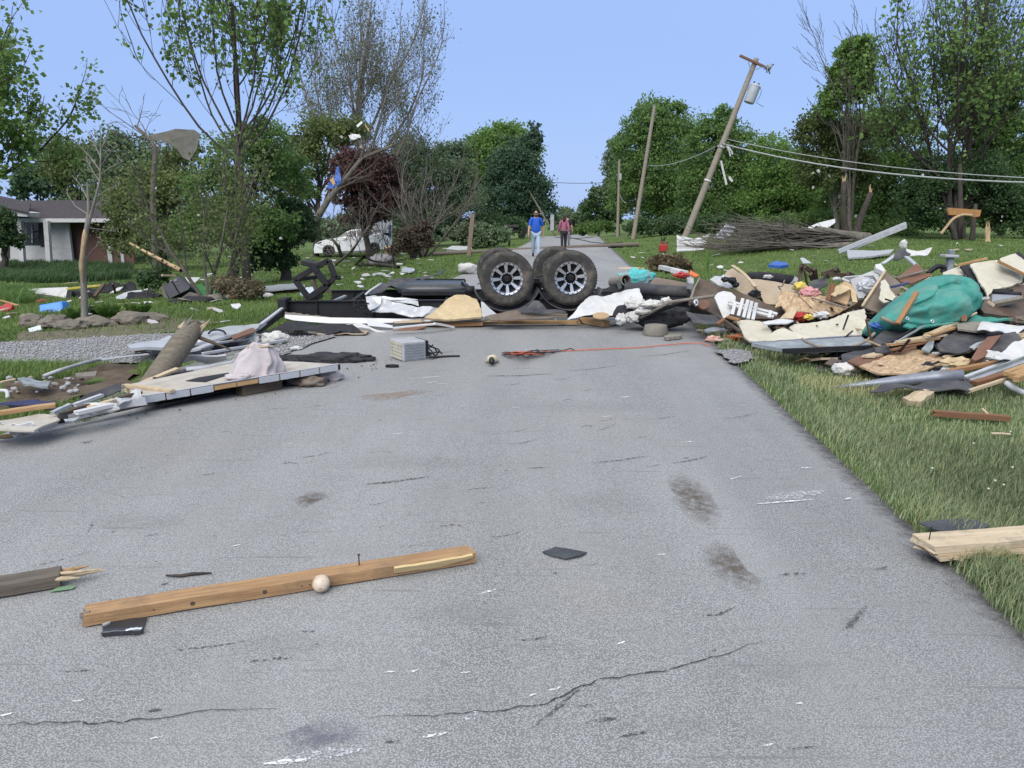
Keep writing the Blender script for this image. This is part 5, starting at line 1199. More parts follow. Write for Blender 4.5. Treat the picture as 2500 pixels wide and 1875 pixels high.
# low heap of small shards that everything rests on
def heap(x,y):
 """height of the rubble heap"""
 s = x - RD * y
 h = .10 * sm((s - 2.2) / .8) * sm((y - 7.2) / .8) + .5 * sm((s - 1.75) / 1.6) * sm((y - 8.5) / 2.0) * (1 - sm((y - 11.4) / 1.6))
 h *= .65 + .35 * sm((s - 3.5) / 2.5)
 return h + g(x,y)
def rubble():
 rg = random.Random(3);mats = [BROWN,W_GREYW,W_PALE,WHITEV,BLKCLOTH,CARD,RUSTB,TARP_GREY,TAN,GREYG,W_DARKW];mb = MB()
 wts = [5,4,2,1.2,5,2,3,5,2,1.5,4]
 n = 0
 while n < 1500:
  y = rg.uniform(7.0,12.8);x = rg.uniform(2.2,9.5);s = x - RD * y
  if s < 1.9 or heap(x,y) - g(x,y) < .03: continue
  n += 1;p = Vector((x,y,heap(x,y) + rg.uniform(-.08,.05)));L = rg.uniform(.08,.5);w = rg.uniform(.03,.2);mi = rg.choices(range(len(mats)),wts)[0]
  rot = Matrix.Rotation(rg.uniform(0,6.3),3,'Z') @ Matrix.Rotation(rg.gauss(0,.35),3,'X') @ Matrix.Rotation(rg.gauss(0,.3),3,'Y')
  mb.box(p,(L,w,rg.uniform(.004,.03)),rot,mi)
 sm_ = [1,2,6,10,4,7]
 for _ in range(420):
  y = rg.uniform(7.3,12.4);x = rg.uniform(2.4,9.3);s = x - RD * y
  if s < 1.95 or heap(x,y) - g(x,y) < .03: continue
  rot = Matrix.Rotation(rg.uniform(0,6.3),3,'Z') @ Matrix.Rotation(rg.gauss(0,.35),3,'Y')
  mb.box(Vector((x,y,heap(x,y) + rg.uniform(-.02,.16))),(rg.uniform(.15,.8),rg.uniform(.008,.03),rg.uniform(.006,.02)),rot,rg.choice(sm_))
 return mb.build('rubble',mats,kind='stuff',label='jumble of small broken boards and scraps under the right pile')
rubble()
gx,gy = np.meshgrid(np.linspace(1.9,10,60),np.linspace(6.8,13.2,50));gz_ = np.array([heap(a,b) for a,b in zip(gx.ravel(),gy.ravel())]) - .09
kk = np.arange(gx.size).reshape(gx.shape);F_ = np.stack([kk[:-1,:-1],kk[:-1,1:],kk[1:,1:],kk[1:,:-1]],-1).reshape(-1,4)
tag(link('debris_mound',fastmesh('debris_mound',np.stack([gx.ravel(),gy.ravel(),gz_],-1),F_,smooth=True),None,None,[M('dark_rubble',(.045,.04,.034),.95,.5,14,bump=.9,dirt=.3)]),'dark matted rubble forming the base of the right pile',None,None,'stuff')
# --- left half of the pile (zoom D)
D('cabinet_side',BROWN,[(185,1045),(300,785),(600,905),(900,1010),(1240,1165),(1200,1235),(960,1230),(700,1235),(540,1225)],10.0,10.7,'long dark brown cabinet panel lying at the road end of the pile','panel',.03,slant=-.05)
D('cabinet_side',W_GREYW,[(180,1040),(240,880),(298,780),(312,792),(255,890),(205,1060)],9.96,10.6,'pale edge of the brown cabinet panel facing the road','panel',.05)
slab('hole_plate',RUSTB,onplane([ZD(350 + 60 * cos(t),1075 + 48 * sin(t)) for t in [k * pi / 7 for k in range(14)]],PL(ZD(350,1123),9.93,ZD(350,1027),10.15)),.02,label='round rusty fitting on the brown cabinet panel',cat='fitting')
mb = MB();P_ = [V(*ZD(*q),9.85) for q in ((240,1035),(275,1030),(285,1070),(258,1092))]
mb.tube(P_ + [P_[0]],.014,6);mb.build('metal_bracket',SILVER,smooth=True,label='small bright metal bracket on the brown cabinet panel',cat='bracket')
D('white_board',WHITEV,[(458,990),(500,950),(560,930),(640,945),(692,990),(680,1130),(620,1190),(560,1228)],9.75,10.15,'white eight-sided panel standing behind the slatted rack','panel',.015)
rack = T('slatted_rack','white slatted wooden rack lying tilted in the pile','rack',V(*ZD(850,1250),9.55))
rkp = PL(ZD(850,1250),9.55,ZD(850,1030),9.95)
def onr(*q): return onplane([ZD(*p) for p in q],rkp)
for (a,b) in (((615,1045),(1140,1185)),((612,1075),(1100,1215))):
 p = onr(a,b);beam('rail',WHITEV,p[0],p[1],.045,.03,rkp[1],rack)
for (a,b) in (((765,1030),(715,1215)),((820,1045),(770,1232)),((862,1060),(820,1246)),((910,1078),(872,1256)),((680,1075),(650,1200)),((1065,1160),(1045,1235))):
 p = onr(a,b);n_ = rkp[1] if rkp[1].y < 0 else -rkp[1];beam('slat',WHITEV,p[0] + n_ * .025,p[1] + n_ * .025,.043,.016,n_,rack)
cra = D('wall_panel',CREAM,[(698,1245),(850,1248),(945,1258),(1030,1300),(1080,1368),(1050,1420),(1020,1470),(850,1478),(790,1440),(740,1330)],9.0,9.55,'torn cream wall panel nearest the road, pointed corner up','panel',.022,rag=.006,warp=.012,cuts=2)
crb = D('wall_panel',CREAM,[(1018,1470),(1060,1392),(1140,1346),(1220,1340),(1310,1378),(1268,1322),(1330,1285),(1520,1265),(1700,1243),(1900,1160),(2082,1120),(2122,1330),(2090,1362),(2040,1412),(1500,1440)],8.75,9.5,'long cream wall panel with a curved torn upper edge and crack','panel',.022,rag=.006,warp=.01,cuts=2)
mb = MB();mb.tube(onplane([ZD(*q) for q in ((1540,1300),(1552,1360),(1560,1425))],PL(ZD(1500,1470),8.72,ZD(1500,1120),9.47)),.005,4);mb.build('crack_line',BLACK,crb)
gd = D('door_panel',GREYD,[(860,1490),(1210,1470),(1700,1445),(2045,1420),(2195,1530),(1700,1555),(1210,1572),(1190,1550),(1000,1520)],8.15,8.75,'flat grey-blue door panel lying under the cream wall panel','panel',.04,rag=.004)
stick('frame_strip',BLACK,(1200,1578),(2195,1538),8.12,8.2,.03,.05,'black rubber edge strip along the grey door panel','strip')
stick('frame_strip',FLASH,(860,1488),(2045,1415),8.78,8.82,.04,.02,'grey metal edge strip between cream panel and grey door','strip')
D('osb_sheet',OSB,[(1118,1105),(1190,918),(1330,950),(1470,992),(1560,968),(1750,1010),(1880,1062),(1902,1112),(1830,1152),(1740,1198),(1570,1192),(1480,1160),(1370,1150),(1230,1150),(1190,1090)],9.7,10.3,'tan chipboard sheet with ragged lower edge in mid pile','board',.018,rag=.006)
for k,(a,b) in enumerate((((1455,1000),(1415,1165)),((1610,1060),(1570,1190)),((1750,1090),(1735,1190)))):
 mb = MB();mb.tube(onplane([ZD(*a),ZD(*b)],PL(ZD(1500,1198),9.68,ZD(1500,918),10.28)),.006,4);mb.build('seam',W_DARKW,bpy.data.objects['osb_sheet'])
stick('metal_strip',W_GREYW,(1510,1005),(1895,1112),9.75,9.6,.06,.015,'grey strip screwed across the tan chipboard sheet','strip')
stick('lumber_board',W_RED,(1740,850),(1690,1030),9.9,9.85,.07,.03,'short reddish upright batten standing over the chipboard')
D('tan_sheet',TAN,[(858,800),(1100,830),(1332,868),(1342,950),(1190,920),(1130,1072),(1040,1065),(1000,1055),(930,940)],10.3,10.9,'tan fibreboard sheet behind the chipboard','board',.015,warp=.02,cuts=2,rag=.005)
D('tan_sheet',TAN,[(600,885),(555,770),(600,715),(655,690),(760,765),(880,850),(905,905),(985,1005),(880,985),(800,960)],10.6,11.2,'pale fibreboard sheet standing behind the cabinet panel','board',.015,warp=.02,cuts=2,rag=.005)
D('metal_scrap',WHITEM,[(408,822),(480,780),(560,738),(640,755),(690,800),(705,882),(600,890),(500,868)],10.5,11.0,'crushed white appliance shell with black holes','scrap',.015,warp=.06,cuts=3)
for k,(x_,y_,r_,lab) in enumerate([(575,805,.05,'larger dark lump inside the crushed white shell'),(650,815,.06,'dark fitting on top of the crushed white shell'),(690,860,.05,'small dark fitting at the right of the crushed shell')]):
 blob('dark_fitting',BLACK,V(*ZD(x_,y_),10.5),(r_,r_,r_ * .7),amp=.4,fs=4,seed=40 + k,sub=3,label=lab,cat='fitting')
stick('lumber_board',W_PALE,(655,655),(905,885),11.0,10.4,.05,.02,'long yellowish stick leaning against the pale fibreboard',warp=.02)
mb = MB();mb.tube([V(*ZD(*q),11.3) for q in ((815,770),(950,782),(1150,795),(1310,815))],[.05,.085,.08,.07],10);mb.build('rolled_membrane',BLKCLOTH,smooth=True,label='rolled black membrane along the back of the pile',cat='roll')
mb = MB();mb.tube([V(*ZD(1300,815),11.25),V(*ZD(1330,835),11.25)],.07,10);mb.build('pipe_stub',GREYG,smooth=True,auto=True,label='grey pipe stub at the end of the rolled membrane',cat='pipe')
chair = T('broken_furniture','dark broken wooden frame standing upright behind the pile','frame',V(*ZD(1400,880),11.2))
for a,b in (((1372,868),(1400,660)),((1392,655),(1440,662)),((1436,665),(1540,752)),((1540,690),(1560,800)),((1500,745),(1520,810)),((1430,700),(1465,880))):
 beam('bar',W_DARKW,V(*ZD(*a),11.2),V(*ZD(*b),11.35),.055 if b != (1465,880) else .02,.04,(0,1,0),chair)
D('cloth_scrap',BLKCLOTH,[(1490,690),(1545,680),(1560,800),(1500,815),(1480,740)],11.3,11.4,'black cloth scrap hanging on the broken wooden frame','cloth',.01,warp=.03,cuts=2)
fr2 = T('broken_furniture','fallen dark wooden frame leaning behind the white tray','frame',V(*ZD(1700,900),11.0))
for a,b in (((1565,905),(1705,750)),((1700,752),(1910,762)),((1625,752),(1775,695)),((1770,690),(1800,735)),((1900,740),(1960,770))):
 beam('bar',W_DARKW,V(*ZD(*a),11.0),V(*ZD(*b),11.2),.06,.04,(0,1,0),fr2)
D('grey_sheet',TARP_GREY,[(1470,880),(1520,810),(1690,770),(1690,850),(1560,930)],10.7,11.1,'charcoal sheet between the two broken wooden frames','sheet',.012,warp=.03,cuts=2)
blob('plastic_toy',YELLOWP,V(*ZD(1385,880),10.4),(.09,.05,.06),amp=.6,fs=5,seed=50,sub=3,label='bright yellow plastic scrap in mid pile',cat='scrap')
blob('pink_cloth',PINKF,V(*ZD(1485,950),10.2),(.13,.07,.07),amp=.5,fs=5,seed=51,label='pink frilly cloth wad above the chipboard',cat='cloth')
cord('torn_hose',W_GREYW,[V(*ZD(*q),10.1) for q in ((1330,870),(1345,920),(1375,965),(1370,990))],.012,'thin pale hose hanging beside the yellow scrap','hose')
cord('torn_hose',W_GREYW,[V(*ZD(*q),10.2) for q in ((1180,920),(1150,880),(1190,880),(1220,810))],.01,'curled grey hose on the tan fibreboard','hose')
D('cardboard_box',CARD,[(1720,965),(1742,915),(1870,818),(1940,870),(1952,930),(1920,1010),(1890,1092),(1800,1050),(1700,1010)],9.8,10.3,'crushed cardboard box flap beside the white tray','cardboard',.02,warp=.04,cuts=2)
D('cardboard_box',FOAM,[(1722,965),(1735,935),(1840,870),(1900,868),(1935,905),(1850,935),(1765,985)],9.75,10.1,'rolled pale cardboard edge on the crushed box','cardboard',.012,warp=.05,cuts=3)
D('cardboard_box',FOAM,[(1905,870),(1960,850),(2000,970),(2010,1040),(1960,1030),(1935,940)],9.85,10.2,'tall yellowish cardboard strip beside the white tray','cardboard',.012,warp=.04,cuts=2)
TQ = [(335,455),(480,395),(620,340),(655,430),(560,545),(480,650),(425,655),(380,560)]
tray = D('storage_tray',GREYG,TQ,10.2,10.8,'pale grey plastic drawer tray tipped on its side','tray',.03,z=ZE)
mb = MB()
trp = PL(ZE(490,655),10.17,ZE(490,340),10.77)
P_ = onplane([ZE(*q) for q in TQ],trp)
for k,(a,b) in enumerate(zip(P_,P_[1:] + P_[:1])):
 o = MB();o.bar(a,b,.035,.06,trp[1]);o.build('tray_rim',M('tray_light',(.40,.40,.39),.5,.1,8,dirt=.3),tray)
 o = None
for a,b in (((1950,870),(2150,785)),((1975,920),(2120,850))):
 p = onplane([ZD(*a),ZD(*b)],trp);o = MB();o.bar(p[0],p[1],.02,.03,trp[1]);o.build('tray_rib',MATS['tray_light'],tray)
blob('plastic_bag',M('clear_plastic',(.48,.50,.54),.3,.25,6,bump=.5,dirt=.2,spec=.5),onplane([ZE(500,520)],trp)[0] + Vector((0,-.05,0)),(.14,.05,.10),rot=.3,amp=.45,fs=4,ridge=True,seed=52,label='crumpled clear plastic wrap inside the grey tray',cat='plastic')
D('white_box',WHITEV,[(605,290),(665,280),(715,350),(700,375),(650,345),(610,330)],10.6,10.8,'bright white foam corner on top of the grey tray','foam',.06,z=ZE)
D('brown_board',TAUPE,[(712,365),(790,420),(895,505),(830,640),(760,752),(640,812),(465,745),(580,570)],9.6,10.2,'brown laminate board standing on its corner left of the tarp','board',.025,z=ZE)
stick('pale_edge',W_PALE,(714,362),(466,742),10.18,9.62,.03,.03,'pale raw edge strip of the standing brown board','strip',z=ZE)
D('torn_sheet',CREAM,[(665,470),(712,445),(760,540),(825,640),(790,690),(700,705),(640,655),(670,560)],9.5,9.8,'ragged cream panel scrap leaning on the brown board','panel',.02,z=ZE,rag=.01,warp=.02,cuts=2)
stick('lath',BLACK,(715,665),(790,690),9.4,9.4,.04,.02,'short black bar on the ragged cream scrap','bar',z=ZE)
D('rusty_panel',RUSTB,[(838,435),(940,360),(1052,275),(1130,345),(1080,385),(860,450)],10.2,10.7,'rust-red board pointing up behind the teal tarp','board',.02,z=ZE)
D('rusty_panel',RUSTB,[(860,455),(1080,390),(1215,385),(1180,420),(1000,495),(890,480)],10.0,10.3,'rust-red board lying flat behind the teal tarp','board',.02,z=ZE)
stick('lath',W_GREYW,(835,435),(1170,355),10.1,10.3,.03,.02,'grey lath across the rust-red boards','lath',z=ZE)
stick('lath',M('blue_bar',(.06,.06,.14),.5),(780,535),(960,490),9.7,9.8,.035,.03,'thin dark blue bar beside the tarp','bar',z=ZE)
cord('rubber_hose',BLACK,[V(*ZE(*q),10.4) for q in ((1170,385),(1230,340),(1290,310),(1350,330),(1330,380))],.035,'curled black rubber hose above the teal tarp','hose')
mail = T('grey_pedestal','grey capped pedestal standing on the lawn behind the pile','pedestal',V(*ZE(1400,320),13.5))
mb = MB();mb.box(V(*ZE(1410,260),13.5),(.09,.09,.4));mb.build('post',GREYD,mail);mb = MB();mb.box(V(*ZE(1408,200),13.5),(.24,.2,.05),Matrix.Rotation(.04,3,'Y'));mb.build('cap',GREYG,mail,bevel=.01)
# teal tarp over a bulky heap
def tarp():
 rg = random.Random(9);pl0 = [(665,870),(740,760),(860,640),(980,530),(1200,420),(1400,390),(1600,430),(1720,530),(1770,650),(1740,760),(1650,830),(1590,905),(1400,930),(1000,972),(900,935),(820,935)]
 c = V(*ZE(1260,700),8.95);n = 56;rings = 20;mb = MB();vs = [];top = V(*ZE(1330,600),8.75)
 out = [];cr = V(*ZE(760,900),8.4)
 for k in range(n):
  f = k / n * len(pl0);i = int(f);a,b = pl0[i % len(pl0)],pl0[(i + 1) % len(pl0)];w = f - i;q = (a[0] + (b[0] - a[0]) * w,a[1] + (b[1] - a[1]) * w)
  yy_ = 8.35 + 1.15 * max(0,min(1,(930 - q[1]) / 520));out.append(V(*ZE(*q),yy_))
 for r_ in range(rings + 1):
  f = r_ / rings
  for k in range(n):
   p = top.lerp(out[k],f);bul = (1 - f ** 2.2) * .13
   t = 2 * pi * k / n;ang = t * 3 + 2 * noise.noise(Vector((cos(t) * 1.5,sin(t) * 1.5,f * 2)))
   fold = .10 * noise.noise(Vector((p.x * 3.2,p.z * 7.5,2.2))) + .085 * (1 - 2.4 * abs(noise.noise(Vector((p.x * 4 + p.z * 4,p.z * 3.2,5))))) * (f > .05) + .035 * (1 - 2.4 * abs(noise.noise(Vector((p.x * 9 - p.z * 5,p.z * 8,9)))))
   vs.append(p + Vector((0,-1,.35)).normalized() * (bul + fold * (1 - .6 * f ** 4) + .19 * (abs(sin(4.5 * atan2(p.z - cr.z,p.x - cr.x) * (1.6 + .5 * noise.noise(p * 1.3)) + 2.2 * noise.noise(p * 2.2) + 1.5 * (p - cr).length)) ** .7 - .5) * (1 - f ** 5)))
 fs = [(r_ * n + k,r_ * n + (k + 1) % n,(r_ + 1) * n + (k + 1) % n,(r_ + 1) * n + k) for r_ in range(rings) for k in range(n)]
 back = [v + Vector((0,.5,-.25)) for v in vs[-n:]];vs += back
 fs += [(rings * n + k,rings * n + (k + 1) % n,(rings + 1) * n + (k + 1) % n,(rings + 1) * n + k) for k in range(n)]
 mb.add(vs,fs);o = mb.build('teal_tarp',TEAL,smooth=True,label='wrinkled teal tarpaulin heaped over the right pile',cat='tarp')
 m = o.modifiers.new('s','SUBSURF');m.levels = m.render_levels = 1
 h = MB();h.add([],[]);P = [V(*ZE(*q),8.3) for q in ((672,865),(742,895),(826,938))]
 h.tube(P,.022,6);h.build('hem',M('faded_hem',(.25,.22,.16),.8),o,True)
 for q in ((955,874),(1225,905)):
  e_ = MB();e_.lathe([(.010,0),(.018,.004),(.022,0)],V(*ZE(*q),8.3),(0,-1,.2),12);e_.build('eyelet',SILVER,o,True)
tarp()
slab('teal_tarp',TEAL,onplane([ZE(*q) for q in ((1600,870),(1780,785),(1860,800),(1960,795),(2060,870),(2065,905),(1900,905),(1620,905))],PL(ZE(1850,905),8.45,ZE(1850,785),8.9)),.02,warp=.06,cuts=3,label='loose fold of teal tarpaulin to the right of the heap',cat='tarp',seed=71)
slab('teal_tarp',TEAL,onplane([ZE(*q) for q in ((905,955),(1000,900),(1280,840),(1560,800),(1595,905),(1300,950),(1000,980))],PL(ZE(1250,980),8.25,ZE(1250,800),8.55)),.02,warp=.03,cuts=3,label='flat dark lower edge of the teal tarpaulin',cat='tarp',seed=72)
stick('lumber_board',W_ORANGE,(1055,590),(845,930),8.45,8.2,.05,.03,'orange-brown stick lying on the teal tarpaulin',z=ZE)
stick('lumber_board',W_RED,(1565,800),(1565,905),8.35,8.3,.055,.02,'short reddish wood scrap on the tarp edge',z=ZE)
stick('lumber_board',W_PALE,(1590,870),(1700,810),8.4,8.5,.02,.02,'thin pale stick under the loose tarp fold',z=ZE)
# upper right white panels
D('vinyl_panel',CREAM,[(1335,378),(1440,335),(1532,305),(1578,402),(1480,405),(1340,398)],9.6,9.9,'narrow cream vinyl panel left of the black strip','panel',.02,z=ZE)
D('black_strip',BLACK,[(1522,308),(1632,288),(1720,460),(1810,640),(1755,605),(1640,450)],9.1,9.7,'wide black band between the cream vinyl panels','strip',.02,z=ZE)
D('vinyl_panel',CREAM,[(1632,288),(1780,265),(1920,248),(1952,300),(2080,350),(2200,400),(2195,475),(2050,530),(1880,560),(1822,642),(1720,450)],9.0,9.7,'large torn cream vinyl panel above the black window','panel',.02,z=ZE,rag=.008,warp=.015,cuts=2)
D('vinyl_panel',CREAM,[(1952,225),(2040,195),(2120,170),(2240,265),(2260,420),(2100,345),(1965,290)],9.2,9.6,'cream vinyl panel at the top right of the pile','panel',.02,z=ZE,rag=.006)
stick('lumber_board',W_ORANGE,(1930,255),(2260,420),9.25,9.15,.035,.03,'orange trim running down between the cream panels','trim',z=ZE)
stick('lumber_board',W_NEW,(1500,300),(1815,225),9.8,9.7,.05,.03,'light wood batten along the top of the cream panels','board',z=ZE)
D('dark_strip',BLACK,[(2120,165),(2160,150),(2290,280),(2280,320)],9.4,9.7,'black strip on the topmost cream panel corner','strip',.03,z=ZE)
ww = D('wall_section',BROWN,[(1745,770),(1800,640),(1880,560),(2060,528),(2260,500),(2300,860),(2050,850),(1780,815)],8.7,9.3,'overturned dark wall section with a window at the right edge','wall',.08,z=ZE)
pw = PL(ZE(2000,850),8.62,ZE(2000,500),9.2)
slab('window_pane',M('grey_glass',(.22,.235,.27),.15,.15,3,bump=0,dirt=.2,spec=.5),onplane([ZE(*q) for q in ((1900,660),(1920,560),(2020,545),(2110,630),(2150,700),(2120,715),(1920,705))],pw),.01,parent=ww)
P_ = onplane([ZE(*q) for q in ((1885,690),(1900,580),(1940,548))],pw)
for seq in (((1870,590),(1880,690),(1930,725),(2120,725),(2290,745)),((1925,550),(1920,700))):
 mb = MB();mb.tube(onplane([ZE(*q) for q in seq],pw),.025,8);mb.build('window_frame',BLACK,ww,True)
mb = MB();mb.bar(*onplane([ZE(2010,540),ZE(2200,720)],pw),.06,.05);mb.build('fallen_bar',W_GREYW,ww)
for k,(a,b,lab) in enumerate([((1770,660),(1830,650),'white plastic bit beside the overturned window'),((1800,680),(1890,740),'pale stub of wood beside the overturned window')]):
 stick('scrap_piece',WHITEV if k == 0 else W_PALE,a,b,8.6,8.55,.04,.03,lab,'scrap',z=ZE)
# front slope of the pile: boards and sheets
D('charcoal_sheet',TARP_GREY,[(580,1090),(700,1010),(1000,985),(1130,1000),(960,1080),(780,1140),(660,1150),(590,1110)],8.1,8.6,'charcoal roofing sheet left of the long thin poles','sheet',.012,z=ZE,warp=.02,cuts=2)
D('charcoal_sheet',TARP_GREY,[(1275,1145),(1380,1060),(1490,992),(1800,1000),(2100,1030),(1960,1050),(1850,1062),(1700,1150),(1640,1192),(1480,1252),(1310,1232)],7.7,8.3,'large charcoal sheet in the middle of the front slope','sheet',.012,z=ZE,warp=.03,cuts=2)
D('charcoal_sheet',TARP_GREY,[(1850,1100),(2000,1040),(2110,1040),(2170,1130),(2040,1200),(1880,1300),(1700,1320),(1820,1190)],7.5,8.0,'draped charcoal cloth right of the reddish beam','sheet',.015,z=ZE,warp=.05,cuts=3)
D('charcoal_sheet',TARP_GREY,[(240,1260),(300,1220),(600,1190),(640,1250),(480,1270),(330,1330),(250,1320)],7.8,8.1,'dark sheet on the grass below the grey door panel','sheet',.012,z=ZE,warp=.03,cuts=2)
slab('round_lid',TARP_GREY,onplane([ZE(*q) for q in ((598,1190),(640,1155),(720,1158),(765,1190),(765,1235),(690,1245),(610,1230))],PL(ZE(680,1245),7.85,ZE(680,1155),8.05)),.02,label='rounded grey lid beside the end of the door panel',cat='lid')
D('slate_scrap',GREYD,[(1105,1205),(1180,1120),(1245,1105),(1230,1190),(1190,1238)],7.8,8.1,'triangular slate grey scrap standing on the front slope','scrap',.015,z=ZE)
for k,(a,b,w,mt,lab) in enumerate([((780,1130),(1130,915),.022,BLACK,'thin black pole slanting across the front slope'),((800,1150),(1250,885),.02,GREYD,'thin grey pole parallel to the black one'),((820,1130),(1350,1048),.09,W_PALE,'wide pale splintered plank on the front slope'),((740,1160),(1290,1085),.06,W_NEW,'narrow light-brown plank just below the wide pale one'),
  ((1150,1070),(1480,915),.07,W_PALE,'pale plank slanting up to the tarp edge'),((1180,1050),(1470,960),.10,W_NEW,'rough brown plank beneath the pale slanting plank'),((780,1215),(1150,1130),.05,W_RED,'reddish batten above the chipboard sheet'),((510,1110),(650,1165),.05,W_PALE,'short pale batten beside the rounded lid'),
  ((1350,1290),(1660,1212),.035,W_PALE,'pale trim stick below the large charcoal sheet'),((1240,1250),(1390,1240),.05,GREYG,'short grey tube on the front slope'),((1660,1200),(1760,1150),.03,WHITEV,'short white trim beside the reddish beam'),((1640,1195),(1830,1070),.04,WHITEM,'curved white strip left of the reddish beam')]):
 stick('lumber_board' if mt in (W_PALE,W_NEW,W_RED) else 'thin_pole',mt,a,b,8.15 - .03 * (a[1] - 1000) / 20,8.35 - .03 * (b[1] - 950) / 20,w,.02,lab,'board' if mt in (W_PALE,W_NEW,W_RED) else 'pole',z=ZE,rag=.012 if mt in (W_PALE,W_NEW) else 0)
D('reddish_beam',RUSTB,[(1640,1310),(1720,1180),(1820,1072),(1968,1050),(1920,1110),(1780,1290),(1690,1330)],7.45,7.9,'broad reddish-brown beam end pointing up right','beam',.05,z=ZE)
D('osb_sheet',OSB,[(430,1395),(560,1340),(780,1262),(880,1205),(960,1178),(1200,1240),(1440,1312),(1290,1372),(1100,1430),(960,1482),(850,1462),(640,1472)],7.25,8.15,'large ragged chipboard sheet lying flat at the pile foot','board',.018,z=ZE,rag=.012,warp=.012,cuts=1)
D('brown_board',RUSTB,[(308,1332),(400,1290),(480,1262),(780,1250),(760,1285),(600,1330),(430,1378)],7.55,7.95,'dark red-brown board left of the flat chipboard','board',.02,z=ZE,rag=.006)
D('brown_board',W_PALE,[(455,1275),(600,1235),(700,1250),(600,1280)],7.75,7.95,'raw pale wood break on the red-brown board','board',.02,z=ZE,rag=.008)
stick('lumber_board',W_ORANGE,(1300,1465),(1915,1350),7.1,7.35,.055,.04,'bright orange-brown board above the grey flashing',z=ZE)
D('siding_board',WHITEM,[(1562,1490),(1800,1400),(2260,1240),(2270,1330),(1900,1460),(1650,1550)],6.95,7.5,'long grey-white siding board at the right edge of the pile','siding',.02,z=ZE)
stick('metal_strip',GREYD,(1590,1520),(2260,1275),6.93,7.35,.02,.025,'dark groove strip along the grey-white siding board','strip',z=ZE)
stick('lumber_board',W_RED,(1670,1575),(2030,1475),6.85,7.0,.075,.04,'dark red board under the siding board',z=ZE)
stick('lumber_board',W_PALE,(1590,1668),(2110,1500),6.55,6.85,.03,.03,'long thin pale stick at the foot of the pile',z=ZE)
stick('lumber_board',W_NEW,(2010,1470),(2260,1380),6.75,7.0,.05,.04,'sawn timber end nearest the siding board',z=ZE)
stick('lumber_board',W_NEW,(2090,1500),(2280,1420),6.65,6.85,.07,.05,'two-by-four end below the sawn timber end',z=ZE)
stick('lumber_board',W_NEW,(2120,1535),(2290,1460),6.55,6.75,.05,.05,'lowest sawn timber end at the right edge',z=ZE)
D('white_wrap',WHITEV,[(1700,1012),(1730,940),(1765,888),(1900,920),(2080,925),(2260,940),(2140,1032),(1990,1010),(1840,1012)],7.95,8.25,'white house-wrap sheet below the loose tarp fold','wrap',.008,z=ZE,warp=.05,cuts=3)
D('white_wrap',WHITEV,[(1880,1330),(1960,1240),(2040,1180),(2290,1090),(2290,1240),(2100,1300),(1950,1345)],7.2,7.7,'smooth white house-wrap sheet above the siding board','wrap',.008,z=ZE,warp=.04,cuts=3)
D('tan_sheet',CONC,[(1480,930),(1690,905),(1840,930),(1840,1010),(1700,1012),(1500,985)],8.1,8.35,'grey-brown board edge behind the white house-wrap','board',.02,z=ZE)
fl = T('metal_flashing','long blue-grey metal flashing lying on the grass before the pile','flashing',G(*ZE(700,1600)))
mb = MB();P_ = [G(*ZE(170,1618),.02),G(*ZE(560,1580),.06),G(*ZE(900,1545),.09),G(*ZE(1250,1510),.12),G(*ZE(1560,1485),.16)]
mb.tube(P_,[.012,.035,.055,.06,.05],10);mb.build('tube',FLASH,fl,True)
D('charcoal_sheet',TARP_GREY,[(540,1632),(1000,1575),(1560,1490),(1640,1560),(1668,1605),(1620,1660),(1400,1640),(1080,1630),(900,1660),(640,1655)],6.5,7.1,'black plastic sheet tucked under the blue-grey flashing','sheet',.01,z=ZE,warp=.04,cuts=3)
mb = MB();mb.tube([V(*ZD(*q),8.3) for q in ((1402,1448),(1470,1490),(1580,1528),(1720,1545),(1900,1540),(2030,1510),(2120,1455),(2195,1382))],.016,8);mb.build('grey_hose',CONC,smooth=True,label='curved grey hose lying over the grey door panel',cat='hose')
blob('foam_lump',FLUFF,G(*ZE(300,1425),.05),(.15,.10,.07),amp=.25,fs=4,seed=60,floor=lambda x,y: g(x,y),label='white foam lump on the grass left of the chipboard',cat='foam')
